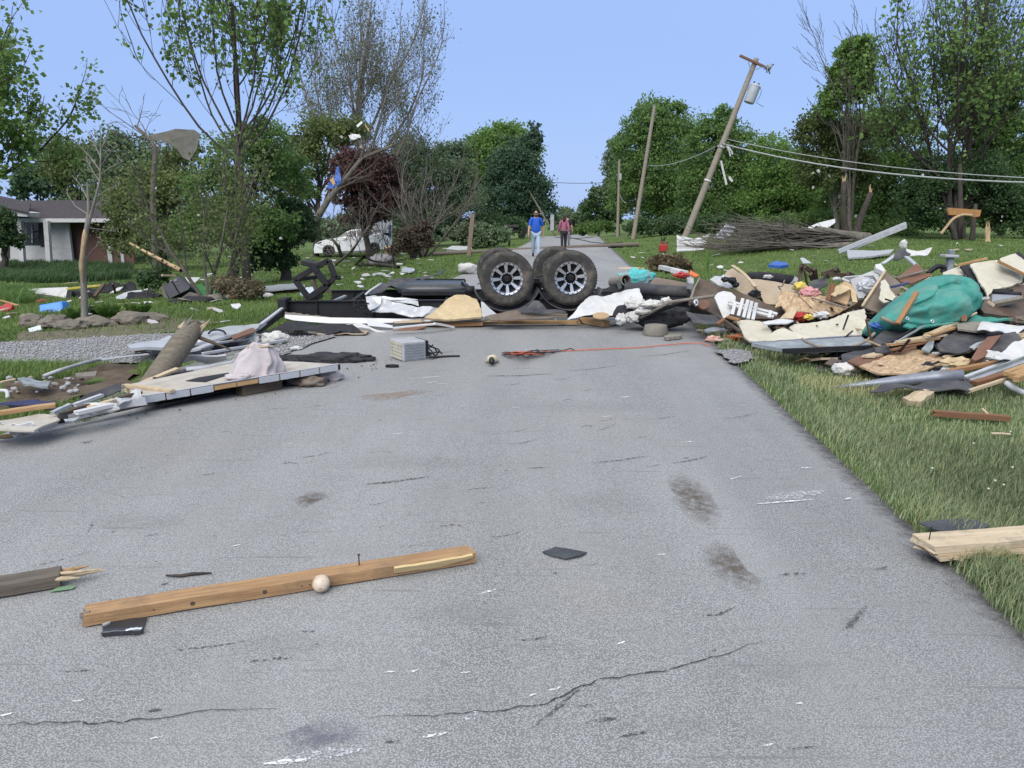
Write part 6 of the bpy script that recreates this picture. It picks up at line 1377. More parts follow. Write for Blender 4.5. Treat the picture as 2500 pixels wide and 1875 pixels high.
for k,(z_,x_,y_,w_,mt,lab) in enumerate([(ZE,1160,1455,.09,WHITEV,'small white tube at the lower edge of the chipboard'),(ZE,1325,1425,.10,M('silver_bag',(.45,.5,.53),.3,.3,8,metal=.5,bump=.4),'shiny silver wrapper above the grey flashing'),(ZE,1850,1280,.12,WHITEV,'narrow white splinter in the draped charcoal cloth'),(ZE,1730,1355,.09,WHITEV,'white scrap under the draped charcoal cloth'),(ZE,650,945,.10,BLUEP,'blue plastic bucket fragment left of the tarp'),(ZE,2150,890,.1,TAUPE,'brown clod of debris right of the tarp fold'),(ZE,2170,1080,.11,FOAM,'cream foam chunk at the right edge of the slope'),(ZE,1480,1360,.14,FOAM,'beige scrap beside the silver wrapper'),(ZE,1200,1400,.14,BLKCLOTH,'dark scrap at the right end of the chipboard'),(ZE,960,1480,.10,CARD,'brown cardboard shred at the lower chipboard corner'),
  (ZD,1370,1205,.12,REDP,'dark red plastic container behind the cream panel'),(ZD,1480,1215,.08,YELLOWP,'yellow packet behind the cream panel'),(ZD,1620,1190,.10,WHITEV,'white scrap below the chipboard'),(ZD,110,760,.10,REDP,'red plastic scrap near the brown metal sheet'),(ZD,900,960,.10,BLACK,'black shoe lying on the cabinet panel'),(ZD,1040,775,.06,WHITEV,'white scrap on the rolled membrane'),(ZD,1780,800,.06,WHITEV,'white scrap inside the fallen wooden frame')]):
 c_ = V(*z_(x_,y_),7.6 if z_ is ZE and y_ > 1200 else 8.6 if z_ is ZE else 9.6 if y_ > 900 else 10.9);blob('scrap_piece',mt,c_,(w_,w_ * .5,w_ * .42),rot=R.uniform(-.6,.6),amp=.6,fs=4,seed=200 + k,sub=3,ridge=True,smooth=False,label=lab,cat='scrap')
D('orange_cloth',ORANGEP,[(185,745),(205,710),(250,735),(300,765),(250,775)],11.0,11.2,'bright orange cloth scrap beside the red plastic','cloth',.01,warp=.03,cuts=2)
D('white_box',GREYG,[(165,775),(205,765),(240,780),(235,850),(170,840)],10.9,11.1,'small grey box beneath the orange cloth','box',.1)
stick('white_pipe',WHITEV,(-380,380 + 60),(60,715),12.3,11.6,.07,.07,'white pipe slanting down towards the red plastic','pipe') if False else stick('white_pipe',WHITEV,(0,705),(95,735),11.6,11.5,.07,.07,'white pipe end beside the red plastic','pipe')
D('broken_board',WHITEV,[(980,1265),(1180,1230),(1320,1250),(1260,1280),(1000,1290)],9.2,9.35,'white splintered board above the cream panel notch','board',.015,rag=.008)
D('broken_board',W_PALE,[(1170,1225),(1260,1130),(1350,1100),(1368,1112),(1310,1225)],9.4,9.7,'pale split board standing above the cream panel','board',.02)
stick('lumber_board',W_ORANGE,(605,1210),(730,1245),9.5,9.4,.06,.03,'orange-brown batten under the slatted rack')
stick('lumber_board',W_DARKW,(480,1190),(740,1370),9.8,9.2,.04,.03,'dark lath slanting down from the cabinet to the grass')
stick('lumber_board',W_RED,(500,1290),(560,1240),9.4,9.5,.05,.03,'short red-brown offcut below the cabinet')
D('charcoal_sheet',TARP_GREY,[(150,1160),(470,1200),(540,1260),(480,1290),(230,1270),(180,1210)],9.5,9.9,'black liner sheet under the cabinet panel at the road edge','sheet',.012,warp=.03,cuts=2)
# scraps on the grass between road and pile
for k,(a,b,mt,lab) in enumerate([((275,1350),(400,1365),W_PALE,'pale lath on the grass by the orange scrap'),((480,1440),(620,1455),W_PALE,'thin stick on the grass at the road edge'),((560,1500),(640,1510),W_GREYW,'grey twig on the grass at the road edge')]):
 beam('broken_stick',mt,G(*ZD(*a),.02),G(*ZD(*b),.03),.03,.015,rag=.01,label=lab,cat='stick')
blob('foam_lump',M('clear_plastic',(.5,.5,.5)),G(*ZD(480,1360),.04),(.14,.08,.05),amp=.4,seed=61,sub=3,floor=lambda x,y: g(x,y),label='pale plastic wrapping in the grass beside the cabinet',cat='plastic')
for k,(x_,y_,lab) in enumerate([(460,1450,'orange and white scrap at the road edge'),(675,1435,'small orange scrap left of the cream panel')]):
 blob('scrap_piece',ORANGEP if k else M('orange_white',(.5,.1,.04),.6,.3,9,col2=(.6,.5,.45),dirt=0),G(*ZD(x_,y_),.03),(.10,.06,.04),amp=.6,fs=5,seed=70 + k,sub=3,label=lab,cat='scrap')
# lumber in and beside the near grass
beam('lumber_board',W_RED,G(*ZH(1600,575),.05),G(*ZH(2110,610),.05),.07,.04,rag=.02,label='reddish board lying in the grass below the pile',cat='board',seed=8)
beam('broken_stick',W_PALE,G(*ZH(1930,545),.10),G(*ZH(1975,590),.06),.02,.012,label='small pale splinter standing on the reddish board',cat='stick')
beam('broken_stick',W_PALE,G(*ZH(1990,712),.06),G(*ZH(2120,718),.06),.025,.012,label='small pale lath in the grass near the right edge',cat='stick')
D('broken_board',W_PALE,[(1395,468),(1450,440),(1520,410),(1610,430),(1560,460),(1510,498),(1430,490)],6.35,6.65,'splintered pale offcut under the black plastic sheet','board',.05,z=ZH,rag=.01)
cord('bent_trim',WHITEV,[G(*ZH(2095,375),.12),G(*ZH(2130,400),.10),G(*ZH(2180,430),.05),G(*ZH(2230,445),.03)],.03,'bent white trim end in the grass at the right edge','trim')
slab('roof_shingle',M('shingle_grit',(.055,.06,.068),.9,.4,60,bump=.6,bscale=140,dirt=.3,dcol=(.13,.14,.15)),[G(*ZH(*q),.07) for q in ((1500,1312),(1620,1290),(1780,1270),(1900,1300),(1985,1335),(1900,1370),(1720,1385),(1600,1352))],.008,rag=.006,warp=.012,cuts=2,label='torn dark roof shingle lying in the grass at the road edge',cat='shingle')
lb = T('split_timber','thick pale timber with a split layered end at the lower right','timber',Z(*ZH(1700,1520)))
a_ = Z(*ZH(1530,1460),.07);b_ = G(*ZH(2500,1385),.12);dv = (b_ - a_).normalized()
beam('upper_board',M_wood('timber_top',(.60,.50,.36),(.42,.32,.2),dirt=.35),a_,b_ ,.15,.034,parent=lb,rag=.006,seed=4)
beam('lower_board',W_PALE,a_ + Vector((.02,-.015,-.034)),b_ + Vector((0,-.015,-.034)),.13,.03,parent=lb,rag=.03,seed=5)
for k in range(6):
 q = a_ + dv * (.05 + .16 * k + R.uniform(0,.06)) + Vector((0,-.085,-.03));beam('splinter',W_NEW if k % 2 else W_PALE,q,q + dv * R.uniform(.05,.16) + Vector((0,-.01,-.01)),.014,.012,parent=lb,rag=.004,seed=k)
for q in (.03,.55):
 mb = MB();p = a_ + dv * q + Vector((0,0,.02));mb.tube([p,p + Vector((.004,0,.06))],.0025,5);mb.build('nail',BLACK,lb)
# pale clover heads and fallen petals in the verge
rgc = np.random.default_rng(4)
for k in range(9):
 px_,py_ = rgc.uniform(1960,2480),rgc.uniform(1030,1330)
 p = G(px_,py_,.09);
 if p.x - RD * p.y < 1.95: continue
 blob('clover_head',M('clover',(.50,.50,.40),.9,.2,30,bump=0,dirt=0),p,(.008,.008,.007),amp=.2,sub=1,label='pale clover head standing in the near verge grass',cat='flower',group='clover heads in the verge')
# ------------------------------------------------------------------ left foreground: wall panels, snapped pole, rocks, lawn debris
def fz(p,z): return Z(*ZF(*p),z)
# sandwich wall panel lying half on the road, its near edge lifted
A0,B0 = fz((882,588),.13),fz((2125,383),.17);C0,D0 = fz((1560,362),.09),fz((775,513),.10)
pan = T('wall_panel','large flat cream wall panel with white metal edge resting at the roadside','panel',Z(*ZF(1400,560)))
M_PANELTOP = M('panel_top',(.43,.395,.34),.6,.1,3,bump=.08,dirt=.45,dcol=(.24,.20,.15),dscale=3.5)
n_ = (B0 - A0).cross(D0 - A0).normalized();n_ = n_ if n_.z > 0 else -n_
slab('panel_face',M_PANELTOP,[A0,B0,fz((1900,366),.145),C0,D0],.012,parent=pan)
slab('panel_core',FOAM,[A0 - n_ * .013 + (D0 - A0) * .01,B0 - n_ * .013,fz((1900,368),.13),C0 - n_ * .013,D0 - n_ * .013],.04,parent=pan)
e0 = (B0 - A0).normalized();k_ = 9
for k in range(k_):
 a = A0.lerp(B0,(k + .03) / k_) - n_ * .03 + Vector((0,-.012,0));b = A0.lerp(B0,(k + .97) / k_) - n_ * .03 + Vector((0,-.012,0))
 m_ = WHITEM if k not in (4,3) else W_NEW
 beam('edge_strip',m_,a,b,.012,.055 if k not in (3,4) else .035,n_,pan,seed=k)
beam('edge_lip',WHITEM,A0 + n_ * .004,B0 + n_ * .004,.03,.006,n_,pan)
beam('edge_strip',BLACK,B0 - n_ * .03,B0.lerp(C0,.12) - n_ * .03,.05,.05,n_,pan)
slab('window_cutout',BLACK,[p + n_ * .004 for p in onplane([ZF(*q) for q in ((1165,490),(1250,468),(1440,438),(1420,455),(1290,498))],(A0,n_))],.004,parent=pan)
beam('batten',W_PALE,fz((780,517),.125),fz((1085,553),.145),.05,.03,parent=pan)
slab('underside',BLKCLOTH,[A0 + Vector((.1,.1,-.09)),B0 + Vector((-.4,.1,-.12)),C0 + Vector((0,0,-.07)),D0 + Vector((.1,0,-.08))],.01,parent=pan)
# what props the panel up
for k,(x_,y_,r_,mt,lab) in enumerate([(2040,455,.12,SHEETW,'grey-white cloth stuffed under the lifted panel corner'),(1930,478,.035,REDP,'red plastic bit under the lifted panel'),(1840,490,.07,TARP_GREY,'dark rag under the lifted panel'),(1950,490,.10,TAUPE,'brown rag under the panel corner')]):
 blob('rag_bundle',mt,fz((x_,y_),.04),(r_ * 1.4,r_,r_ * .55),amp=.45,fs=3,ridge=True,seed=80 + k,sub=3,floor=0.0,label=lab,cat='rag')
beam('lumber_block',W_DARKW,fz((1500,545),.05),fz((1750,500),.05),.12,.10,label='dark timber block hidden under the wall panel',cat='block')
beam('lumber_block',W_DARKW,fz((1000,610),.04),fz((1200,570),.04),.12,.09,label='dark timber under the near end of the wall panel',cat='block')
# linen sack standing on the panel
def sack():
 c = fz((1610,465),.13);k = c.y / FPX * .38879;rings = [(-.00,1.05),(.03,1.12),(.075,.95),(.12,.92),(.165,.78),(.21,.74),(.25,.62),(.272,.66),(.278,.42)]
 mb = MB();n = 40;vs = []
 for i,(h,w) in enumerate(rings):
  for j in range(n):
   t = 2 * pi * j / n;fo = 1 + .10 * abs(sin(t * 3.5 + h * 5)) + .07 * sin(t * 11 - h * 14) - .08 + .16 * noise.noise(Vector((cos(t) * 2,sin(t) * 2,h * 6)))
   x_ = cos(t) * .195 * w * fo - .10 * (1 - h / .32) * (cos(t) < 0) * .6;y_ = sin(t) * .14 * w * fo
   q = c + Vector((x_ + h * .12,y_ + .05,h + .025 * sin(t * 3 + 1) * (i > 3)));vs.append(q + Vector((noise.noise(q * 9),noise.noise(q * 9 + Vector((5,0,0))),.5 * noise.noise(q * 11))) * (.045 if i else .02))
 mb.add(vs,[(i * n + j,i * n + (j + 1) % n,(i + 1) * n + (j + 1) % n,(i + 1) * n + j) for i in range(len(rings) - 1) for j in range(n)] + [tuple((len(rings) - 1) * n + j for j in range(n))])
 o = mb.build('linen_sack',SHEETW,smooth=True,label='pale bunched linen standing upright on the wall panel',cat='linen');m = o.modifiers.new('s','SUBSURF');m.levels = m.render_levels = 1
 blob('flap',SHEETW,fz((1490,462),.17),(.10,.06,.03),amp=.4,ridge=True,seed=3,sub=3,parent=o)
 blob('top_lining',TAN,c + Vector((.03,.05,.268)),(.12,.07,.015),amp=.3,seed=4,sub=3,parent=o)
sack()
# crushed panel run nearer the camera, to the left edge
pl2 = T('crushed_panel','crushed white sandwich panel with crumpled edge at the left border','panel',Z(*ZF(400,800)))
slab('panel_face',M_PANELTOP,[fz(q,.13) for q in ((-80,745),(100,715),(235,690),(400,705),(385,722),(240,782),(215,795),(-80,800))],.012,parent=pl2,warp=.012,cuts=2,rag=.004)
slab('crumpled_edge',WHITEM,[fz((-80,760),.14),fz((60,775),.13),fz((200,785),.12),fz((195,815),.05),fz((120,825),.04),fz((40,830),.06),fz((-80,820),.05)],.006,parent=pl2,warp=.05,cuts=3,wscale=9)
slab('folded_skin',FOAM,[fz((-80,830),.06),fz((60,825),.06),fz((190,820),.04),fz((120,845),.01),fz((0,858),.0),fz((-80,862),.01)],.006,parent=pl2,warp=.02,cuts=2)
for k,(a,b,za,zb_) in enumerate([((245,785),(385,735),.08,.1),((390,735),(560,685),.09,.12),((560,690),(720,650),.11,.12),((720,645),(915,612),.11,.14)]):
 beam('edge_strip',WHITEM,fz(a,za),fz(b,zb_),.025,.06,parent=pl2,seed=k,rag=.006)
slab('torn_skin',WHITEM,[fz(q,z) for q,z in (((400,720),.14),((520,690),.15),((640,640),.15),((880,560),.16),((890,590),.16),((720,640),.14),((560,690),.14),((410,740),.13))],.008,parent=pl2,warp=.04,cuts=3,wscale=6)
slab('black_liner',BLKCLOTH,[fz(q,z) for q,z in (((240,800),.02),((560,715),.05),((920,625),.08),((880,590),.10),((560,680),.08),((250,770),.05))],.01,parent=pl2,warp=.02,cuts=2)
beam('black_bracket',BLACK,fz((385,735),.10),fz((400,705),.15),.05,.05,parent=pl2)
slab('roof_membrane',TARP_GREY,[fz(q,z) for q,z in (((255,690),.10),((400,640),.14),((560,560),.16),((760,503),.15),((765,540),.13),((640,580),.13),((460,640),.12),((330,685),.10))],.01,warp=.012,cuts=2,label='dark grey membrane strip along the crushed panel',cat='membrane',seed=31)
for k,(a,b,w,mt,lab) in enumerate([((0,688),(345,640),.075,W_NEW,'orange-brown board left of the dark membrane'),((560,660),(720,610),.05,W_PALE,'pale torn batten on the crushed panel'),((470,640),(640,580),.03,WHITEV,'thin white strip on the crushed panel'),((720,605),(880,560),.05,W_DARKW,'dark rotten stick at the panel joint'),((410,690),(560,640),.035,W_DARKW,'dark cable-like lath on the crushed panel'),((480,690),(700,640),.06,WHITEV,'white crumpled edge piece on the crushed panel'),((330,690),(440,640),.03,GREYG,'grey metal strip left of the pale torn batten')]):
 beam('lumber_board' if mt in (W_NEW,W_PALE,W_DARKW) else 'trim_strip',mt,fz(a,.16),fz(b,.17),w,.025,rag=.008,label=lab,cat='board' if mt in (W_NEW,W_PALE,W_DARKW) else 'strip',seed=40 + k)
blob('foam_lump',FLUFF,fz((640,655),.15),(.14,.05,.04),amp=.4,seed=33,sub=3,label='dirty white foam wad on the crushed panel',cat='foam')
# snapped utility pole stump leaning out of the churned soil
def pole_stump():
 base = G(*ZF(815,530));a = V(*ZF(800,520),8.0);a = base + Vector((0,0,-.25));top = V(*ZF(1195,175),7.7)
 o = T('snapped_pole','snapped thick utility pole stump leaning right out of churned soil','pole',base)
 d = (top - a).normalized();mb = MB();rg = random.Random(6);n = 18
 ref = d.cross(Vector((0,1,0))).normalized();b2 = d.cross(ref);rings = []
 L = (top - a).length;r = .115
 for i in range(9):
  f = i / 8;ring = []
  for j in range(n):
   t = 2 * pi * j / n;rr = r * (1.06 - .1 * f) * (1 + .02 * sin(5 * t + i));ext = 0
   if i == 8: ext = rg.uniform(-.02,.14)
   ring.append(a + d * (L * f + ext) + (ref * cos(t) + b2 * sin(t)) * rr)
  rings.append(ring)
 mb.add([v for r_ in rings for v in r_],[(i * n + j,i * n + (j + 1) % n,(i + 1) * n + (j + 1) % n,(i + 1) * n + j) for i in range(8) for j in range(n)] + [tuple(8 * n + j for j in range(n))])
 mb.build('pole_body',M_wood('pole_wood',(.20,.175,.135),(.10,.085,.062),gscale=1,dirt=.3),o,True,auto=True)
 for k in range(15):
  t = rg.uniform(0,6.28);rr = r * rg.uniform(.2,.95);q = top + (ref * cos(t) + b2 * sin(t)) * rr - d * .06
  m = MB();e = q + d * rg.uniform(.08,.24) + Vector((rg.uniform(-.02,.03),0,0));m.tube([q,q.lerp(e,.6),e],[.022,.016,.002],5);m.build('splinter',W_PALE if k % 2 else W_GREYW,o)
 for q in ((1240,205,1318,100),(1225,180,1310,112)):
  m = MB();m.tube([V(*ZF(q[0],q[1]),7.7),V(*ZF(q[2],q[3]),7.68)],[.022,.003],5);m.build('splinter',W_PALE,o)
pole_stump()
mb = MB();mb.tube([V(*ZF(1215,203),7.72),V(*ZF(1330,245),7.65),V(*ZF(1450,293),7.6)],[.022,.018,.006],6);mb.build('broken_stick',W_DARKW,smooth=True,label='thin dark broken stick jutting from the pole stump',cat='stick')
# pieces between stump and trailer
def F_(name,mat,pts,z,label,cat,thick=.015,**kw): return slab(name,mat,[Z(*ZF(*q[:2]),q[2] if len(q) > 2 else z) for q in pts],thick,label=label,cat=cat,**kw)
F_('metal_siding',WHITEM,[(800,262),(1060,215),(1440,150),(1640,130),(1600,165),(1480,200),(1180,260),(830,285)],.14,'long white siding sheet behind the pole stump','siding',.03,warp=.02,cuts=2,seed=50)
F_('metal_siding',WHITEM,[(1180,255),(1450,205),(1610,185),(1590,215),(1420,245),(1260,285),(1190,290)],.10,'narrower white siding strip right of the pole stump','siding',.02,warp=.03,cuts=2,seed=51)
F_('wood_sheet',RUSTB,[(820,280),(1000,250),(1160,230),(1150,250),(1000,275),(850,300)],.05,'red-brown sheet under the long white siding','sheet',.02,seed=52)
F_('wood_sheet',RUSTB,[(1450,205),(1580,155),(1600,160),(1600,180),(1470,225)],.17,'dark red angle piece on the white siding','sheet',.02,seed=53)
cord('bent_rod',BLACK,[fz(q,.18) for q in ((1310,190),(1330,172),(1370,168),(1405,178),(1415,192))],.012,'bent black handle on the white siding','handle')
beam('white_bar',WHITEM,fz((1270,318),.06),fz((1790,232),.06),.035,.03,label='long thin white rail lying on the driveway edge',cat='rail')
beam('white_bar',WHITEM,fz((1480,325),.05),fz((1545,312),.05),.03,.03,label='short white rail beside the linen sack',cat='rail')
mb = MB();mb.tube([fz(q,.07) for q in ((1170,425),(1300,412),(1440,385),(1535,350))],.035,10);mb.build('white_pipe',GREYG,smooth=True,label='grey-white pipe behind the wall panel',cat='pipe')
F_('white_shell',WHITEV,[(1100,345,.12),(1180,335,.13),(1420,335,.10),(1425,352,.06),(1300,360,.05),(1215,385,.04),(1180,400,.02),(1110,375,.06)],.1,'curved white plastic shell right of the pole stump','shell',.02,warp=.03,cuts=2,seed=54)
beam('trim_strip',WHITEM,fz((640,355),.07),fz((930,320),.07),.06,.015,label='pale blue-white strip lying on the gravel',cat='strip')
cord('bent_rail',GREYG,[fz(q,z) for q,z in (((275,458),.03),((380,420),.08),((520,378),.08),((600,358),.06),((640,350),.06))],.02,'bent grey rail lying on the gravel edge','rail')
for k,(x_,y_,r_,lab) in enumerate([(1240,275,.13,'white insulation roll end right of the pole stump'),(1000,290,.09,'white insulation lump behind the pole stump'),(1725,222,.12,'big white insulation roll below the trailer drawbar'),(1565,240,.10,'white insulation tuft left of the big roll'),(1080,330,.07,'small white insulation lump beside the curved shell')]):
 blob('insulation',FLUFF,fz((x_,y_),r_ * .5),(r_ * 1.3,r_ * .8,r_ * .7),rot=.3,amp=.35,fs=4,seed=90 + k,floor=lambda x,y: g(x,y),label=lab,cat='insulation',group='insulation wads left of the trailer')
F_('flat_scrap',TARP_GREY,[(960,480),(1010,445),(1130,405),(1175,415),(1070,470)],.08,'dark folded scrap beside the pole base','scrap',.03,warp=.03,cuts=2,seed=55)
beam('lumber_board',W_PALE,fz((905,497),.07),fz((1120,410),.12),.06,.02,rag=.015,label='pale split board right of the pole base',cat='board')
beam('trim_strip',BLACK,fz((1080,450),.08),fz((1215,428),.09),.05,.02,label='black strip beside the pale split board',cat='strip')
cord('bent_tube',WHITEV,[fz(q,.08) for q in ((-20,550),(30,550),(45,560),(48,590))],.016,'bent white tube end at the left border','tube')
beam('broken_stick',W_PALE,fz((-20,505),.04),fz((95,478),.05),.03,.02,label='pale stick on the grass at the left border',cat='stick')
F_('flat_scrap',GREYD,[(110,490),(200,475),(320,490),(300,520),(160,520)],.05,'grey-blue crumpled metal in the churned soil','scrap',.02,warp=.05,cuts=2,seed=56)
F_('flat_scrap',W_GREYW,[(470,440),(610,425),(600,455),(480,462)],.04,'flat weathered board in the churned soil','board',.02,seed=57)
blob('flat_scrap',BLUEP if False else M('navy_cloth',(.03,.035,.09),.9,.3,10),fz((180,632),.04),(.22,.07,.03),amp=.4,seed=58,sub=3,floor=lambda x,y: g(x,y),label='navy cloth strip beside the orange-brown board',cat='cloth')
# stones kicked up around the stump
rgq = random.Random(77)
for k in range(34):
 p = G(*ZF(rgq.uniform(60,520),rgq.uniform(500,600)));r_ = rgq.uniform(.012,.03)
 blob('loose_stone',M_STONE if k % 3 else CONC,p + Vector((0,0,r_ * .4 + .05)),(r_ * 1.2,r_,r_ * .8),rot=k,amp=.3,seed=k,sub=2,smooth=False,label='loose pale stone in the churned soil',cat='stone',group='stones around the pole stump')
# garden rocks in a row
for k,(x_,y_,wx,hz,lab) in enumerate([(265,1365,.30,.13,'leftmost garden rock, blocky and grey'),(420,1385,.30,.11,'second garden rock from the left, low and brown'),(580,1390,.34,.10,'third garden rock from the left, long and flat'),(785,1370,.36,.10,'pale flat garden rock right of the thin trunk'),(1110,1345,.42,.13,'longest garden rock with a sloping top'),(1060,1290,.22,.07,'small dark rock behind the longest garden rock'),(1270,1315,.30,.08,'rightmost garden rock tapering into the grass'),(460,1345,.20,.10,'brown rock peeking behind the row on the left')]):
 p = G(*ZA(x_,y_ + 12));blob('garden_rock',M('sandstone',(.155,.135,.11),.92,.35,7,bump=.6,bscale=20,dirt=.35,dcol=(.07,.075,.05)),p + Vector((0,.1,hz * .45)),(wx * .8,.17,hz),rot=R.uniform(-.2,.2),amp=.42,fs=2.6,seed=300 + k,smooth=False,sub=3,label=lab,cat='rock',group='garden rocks in a row')
F_2 = [(235,1390),(340,1360),(350,1400),(250,1420)]
slab('paper_scrap',M('printed_paper',(.50,.54,.56),.7,.25,25,dirt=.2),onplane([ZA(*q) for q in F_2],PL(ZA(290,1420),G(*ZA(290,1420)).y,ZA(290,1360),G(*ZA(290,1420)).y + .1)),.02,label='small printed carton leaning on the leftmost rock',cat='carton')
# leafy plants between the rocks
def plant(px,py,r,h,n,seed,lab,leaf=None):
 p = G(px,py);rg = np.random.default_rng(seed);base = np.array(p);a = rg.uniform(0,6.28,n);o = T('garden_plant',lab,'plant',p,'plants in the rock bed')
 tip = base + np.stack([np.cos(a) * r * rg.uniform(.3,1,n),np.sin(a) * r * rg.uniform(.3,1,n),h * rg.uniform(.4,1,n)],-1);rootp = base + np.stack([np.cos(a) * .05,np.sin(a) * .05,np.zeros(n)],-1);mid = (rootp + tip) / 2 + np.array([0,0,h * .3])
 sd = np.stack([-np.sin(a),np.cos(a),np.zeros(n)],-1) * .022
 v = np.stack([rootp,mid - sd,tip,mid + sd],1).reshape(-1,3);f = (np.array([(0,1,2),(0,2,3)])[None] + (np.arange(n) * 4)[:,None,None]).reshape(-1,3)
 link('leaves',fastmesh('leaves',v - base,f),o,None,[leaf or L_BRIGHT])
plant(*ZA(625,1335),.2,.26,110,1,'spiky green plant left of the thin trunk');plant(*ZA(910,1305),.24,.27,130,2,'spiky green plant right of the thin trunk');plant(*ZA(1180,1290),.26,.26,130,3,'smaller green plant at the right of the rock bed');plant(*ZA(780,1290),.22,.2,100,5,'low dark plant behind the pale flat rock',L_DARK)
# tall unmown growth around the house
def thicket(name,lab,pts,h,n,seed,mat):
 P = px_poly(ZA,pts);A = np.array(P);rg = np.random.default_rng(seed);x = rg.uniform(A[:,0].min(),A[:,0].max(),n * 3);y = rg.uniform(A[:,1].min(),A[:,1].max(),n * 3);k = inpoly(x,y,P);x,y = x[k][:n],y[k][:n]
 v,f = blades(x,y,h * rg.uniform(.5,1.1,len(x)) * (1 + .4 * vnoise(x,y,.9,seed)),np.full(len(x),.03),1.0,seed,.5);tag(link(name,fastmesh(name,v,f),None,None,[mat]),lab,None,None,'stuff')
thicket('tall_grass','tall dark unmown grass in front of the brick house',[(0,1000),(0,860),(300,830),(700,850),(1100,900),(1100,980),(700,1000),(300,1010)],.42,26000,5,L_DARK)
thicket('tall_grass','rank green tussock behind the white box at the left',[(0,1180),(60,1080),(250,1090),(300,1160),(150,1190)],.38,5000,6,L_MID)
# blue tote lying on its side
tt = T('blue_tote','bright blue plastic tote lying on its side on the lawn','tote',G(*ZA(430,1265)))
pB = PL(ZA(430,1262),G(*ZA(430,1262)).y,ZA(430,1165),G(*ZA(430,1262)).y + .12)
TOTE = M('tote_blue',(.045,.22,.60),.4,.12,4,bump=.04,dirt=.15,spec=.5)
q_ = onplane([ZA(*p) for p in ((326,1192),(520,1160),(532,1248),(332,1268))],pB);nb = Vector((.05,1,-.0)).normalized()
mb = MB();bk = [p + nb * .22 + Vector((-.02,0,-.02)) for p in q_];mb.add(q_ + bk,[(0,1,2,3),(0,4,5,1),(1,5,6,2),(2,6,7,3),(3,7,4,0),(4,7,6,5)]);mb.build('body',TOTE,tt,bevel=.015)
mb = MB();mb.tube([q_[1] + Vector((.0,-.01,0)),q_[2] + Vector((0,-.01,0))],.02,6);mb.build('rim',TOTE,tt,True)
slab('shipping_label',M('print_dark_blue',(.03,.09,.25),.6,.5,40,dirt=0),onplane([ZA(*p) for p in ((385,1232),(440,1225),(442,1250),(388,1258))],(pB[0] + Vector((0,-.02,0)),pB[1])),.004,parent=tt)
slab('sticker',WHITEV,onplane([ZA(*p) for p in ((480,1255),(500,1228),(503,1235),(487,1260))],(pB[0] + Vector((0,-.03,0)),pB[1])),.003,parent=tt)
# debris row along the left lawn
def LD(name,mat,pts,label,cat,thick=.02,dy=.15,off=0.0,**kw):
 P = [ZA(*q) for q in pts];lo = max(P,key=lambda q: q[1]);hi = min(P,key=lambda q: q[1]);Y0 = G(*lo).y + off;mx_ = sum(q[0] for q in P) / len(P)
 return slab(name,mat,onplane(P,PL((mx_,lo[1]),Y0,(mx_,hi[1]),Y0 + dy)),thick,label=label,cat=cat,**kw)
LD('white_cabinet',WHITEV,[(240,1058),(360,1048),(575,1040),(552,1132),(430,1108),(280,1092)],'white box wedge lying on the left lawn','box',.25,.35,seed=60)
LD('white_cabinet',BLACK,[(552,1132),(576,1040),(605,1075),(600,1130),(575,1140)],'dark open end of the white box wedge','box',.2,.25,seed=61)
LD('black_sheet',BLKCLOTH,[(600,1075),(660,1060),(860,1050),(940,990),(1010,1010),(980,1040),(900,1080),(740,1130),(620,1135)],'black sheeting bunched behind the thin trunk','sheet',.03,.4,warp=.08,cuts=3,seed=62)
for k,(a,b,w,lab) in enumerate([((800,1120),(880,1010),.07,'dark plank tilted behind the thin trunk'),((740,1075),(820,1140),.08,'weathered plank crossing the dark tilted one'),((950,1010),(975,1090),.04,'short dark post in the left debris row'),((560,1055),(850,1025),.03,'yellowish strip behind the white box wedge'),((1365,940),(1480,945),.04,'pale brown stick above the dark cabinet'),((740,1205),(1130,1178),.06,'long tan strip lying on the left lawn'),((540,1010),(660,1000),.05,'pale lath in the tall grass')]):
 p,q = V(*ZA(*a),15.2),V(*ZA(*b),15.5)
 if k in (5,6): p,q = G(*ZA(*a),.03),G(*ZA(*b),.03)
 beam('lumber_board',[W_DARKW,W_GREYW,W_DARKW,YELLOWP,W_PALE,W_PALE,W_PALE][k],p,q,w,.04,label=lab,cat='board',seed=70 + k)
LD('white_board',WHITEM,[(980,1130),(1040,1090),(1260,1042),(1200,1080),(1060,1150),(990,1150)],'white torn sheet on the black debris row','sheet',.02,.5,warp=.04,cuts=2,seed=63)
LD('white_board',WHITEV,[(925,1060),(1040,1035),(1010,1065),(930,1095)],'small white sheet behind the torn one','sheet',.02,.3,seed=64)
LD('black_sheet',BLKCLOTH,[(1060,1140),(1080,1100),(1220,1075),(1360,1090),(1340,1110),(1200,1140),(1080,1150)],'black bag below the white torn sheet','bag',.06,.3,warp=.06,cuts=3,seed=65)
LD('black_sheet',BLKCLOTH,[(1020,1020),(1080,980),(1130,1000),(1150,1060),(1000,1080)],'dark crumpled lump in the left debris row','bag',.1,.3,warp=.08,cuts=3,seed=66)
cabn = T('dark_cabinet','dark navy cabinet tipped over beside the green sheet','cabinet',G(*ZA(1420,1140)))
Yc = G(*ZA(1420,1140)).y;pc = PL(ZA(1450,1140),Yc,ZA(1450,940),Yc + .25,.0)
NAVY = M('navy_laminate',(.022,.025,.045),.45,.2,5,bump=.05,dirt=.2,dcol=(.08,.08,.08))
slab('cabinet_front',NAVY,onplane([ZA(*p) for p in ((1358,1035),(1520,940),(1605,1035),(1590,1060),(1420,1140))],pc),.45,parent=cabn)
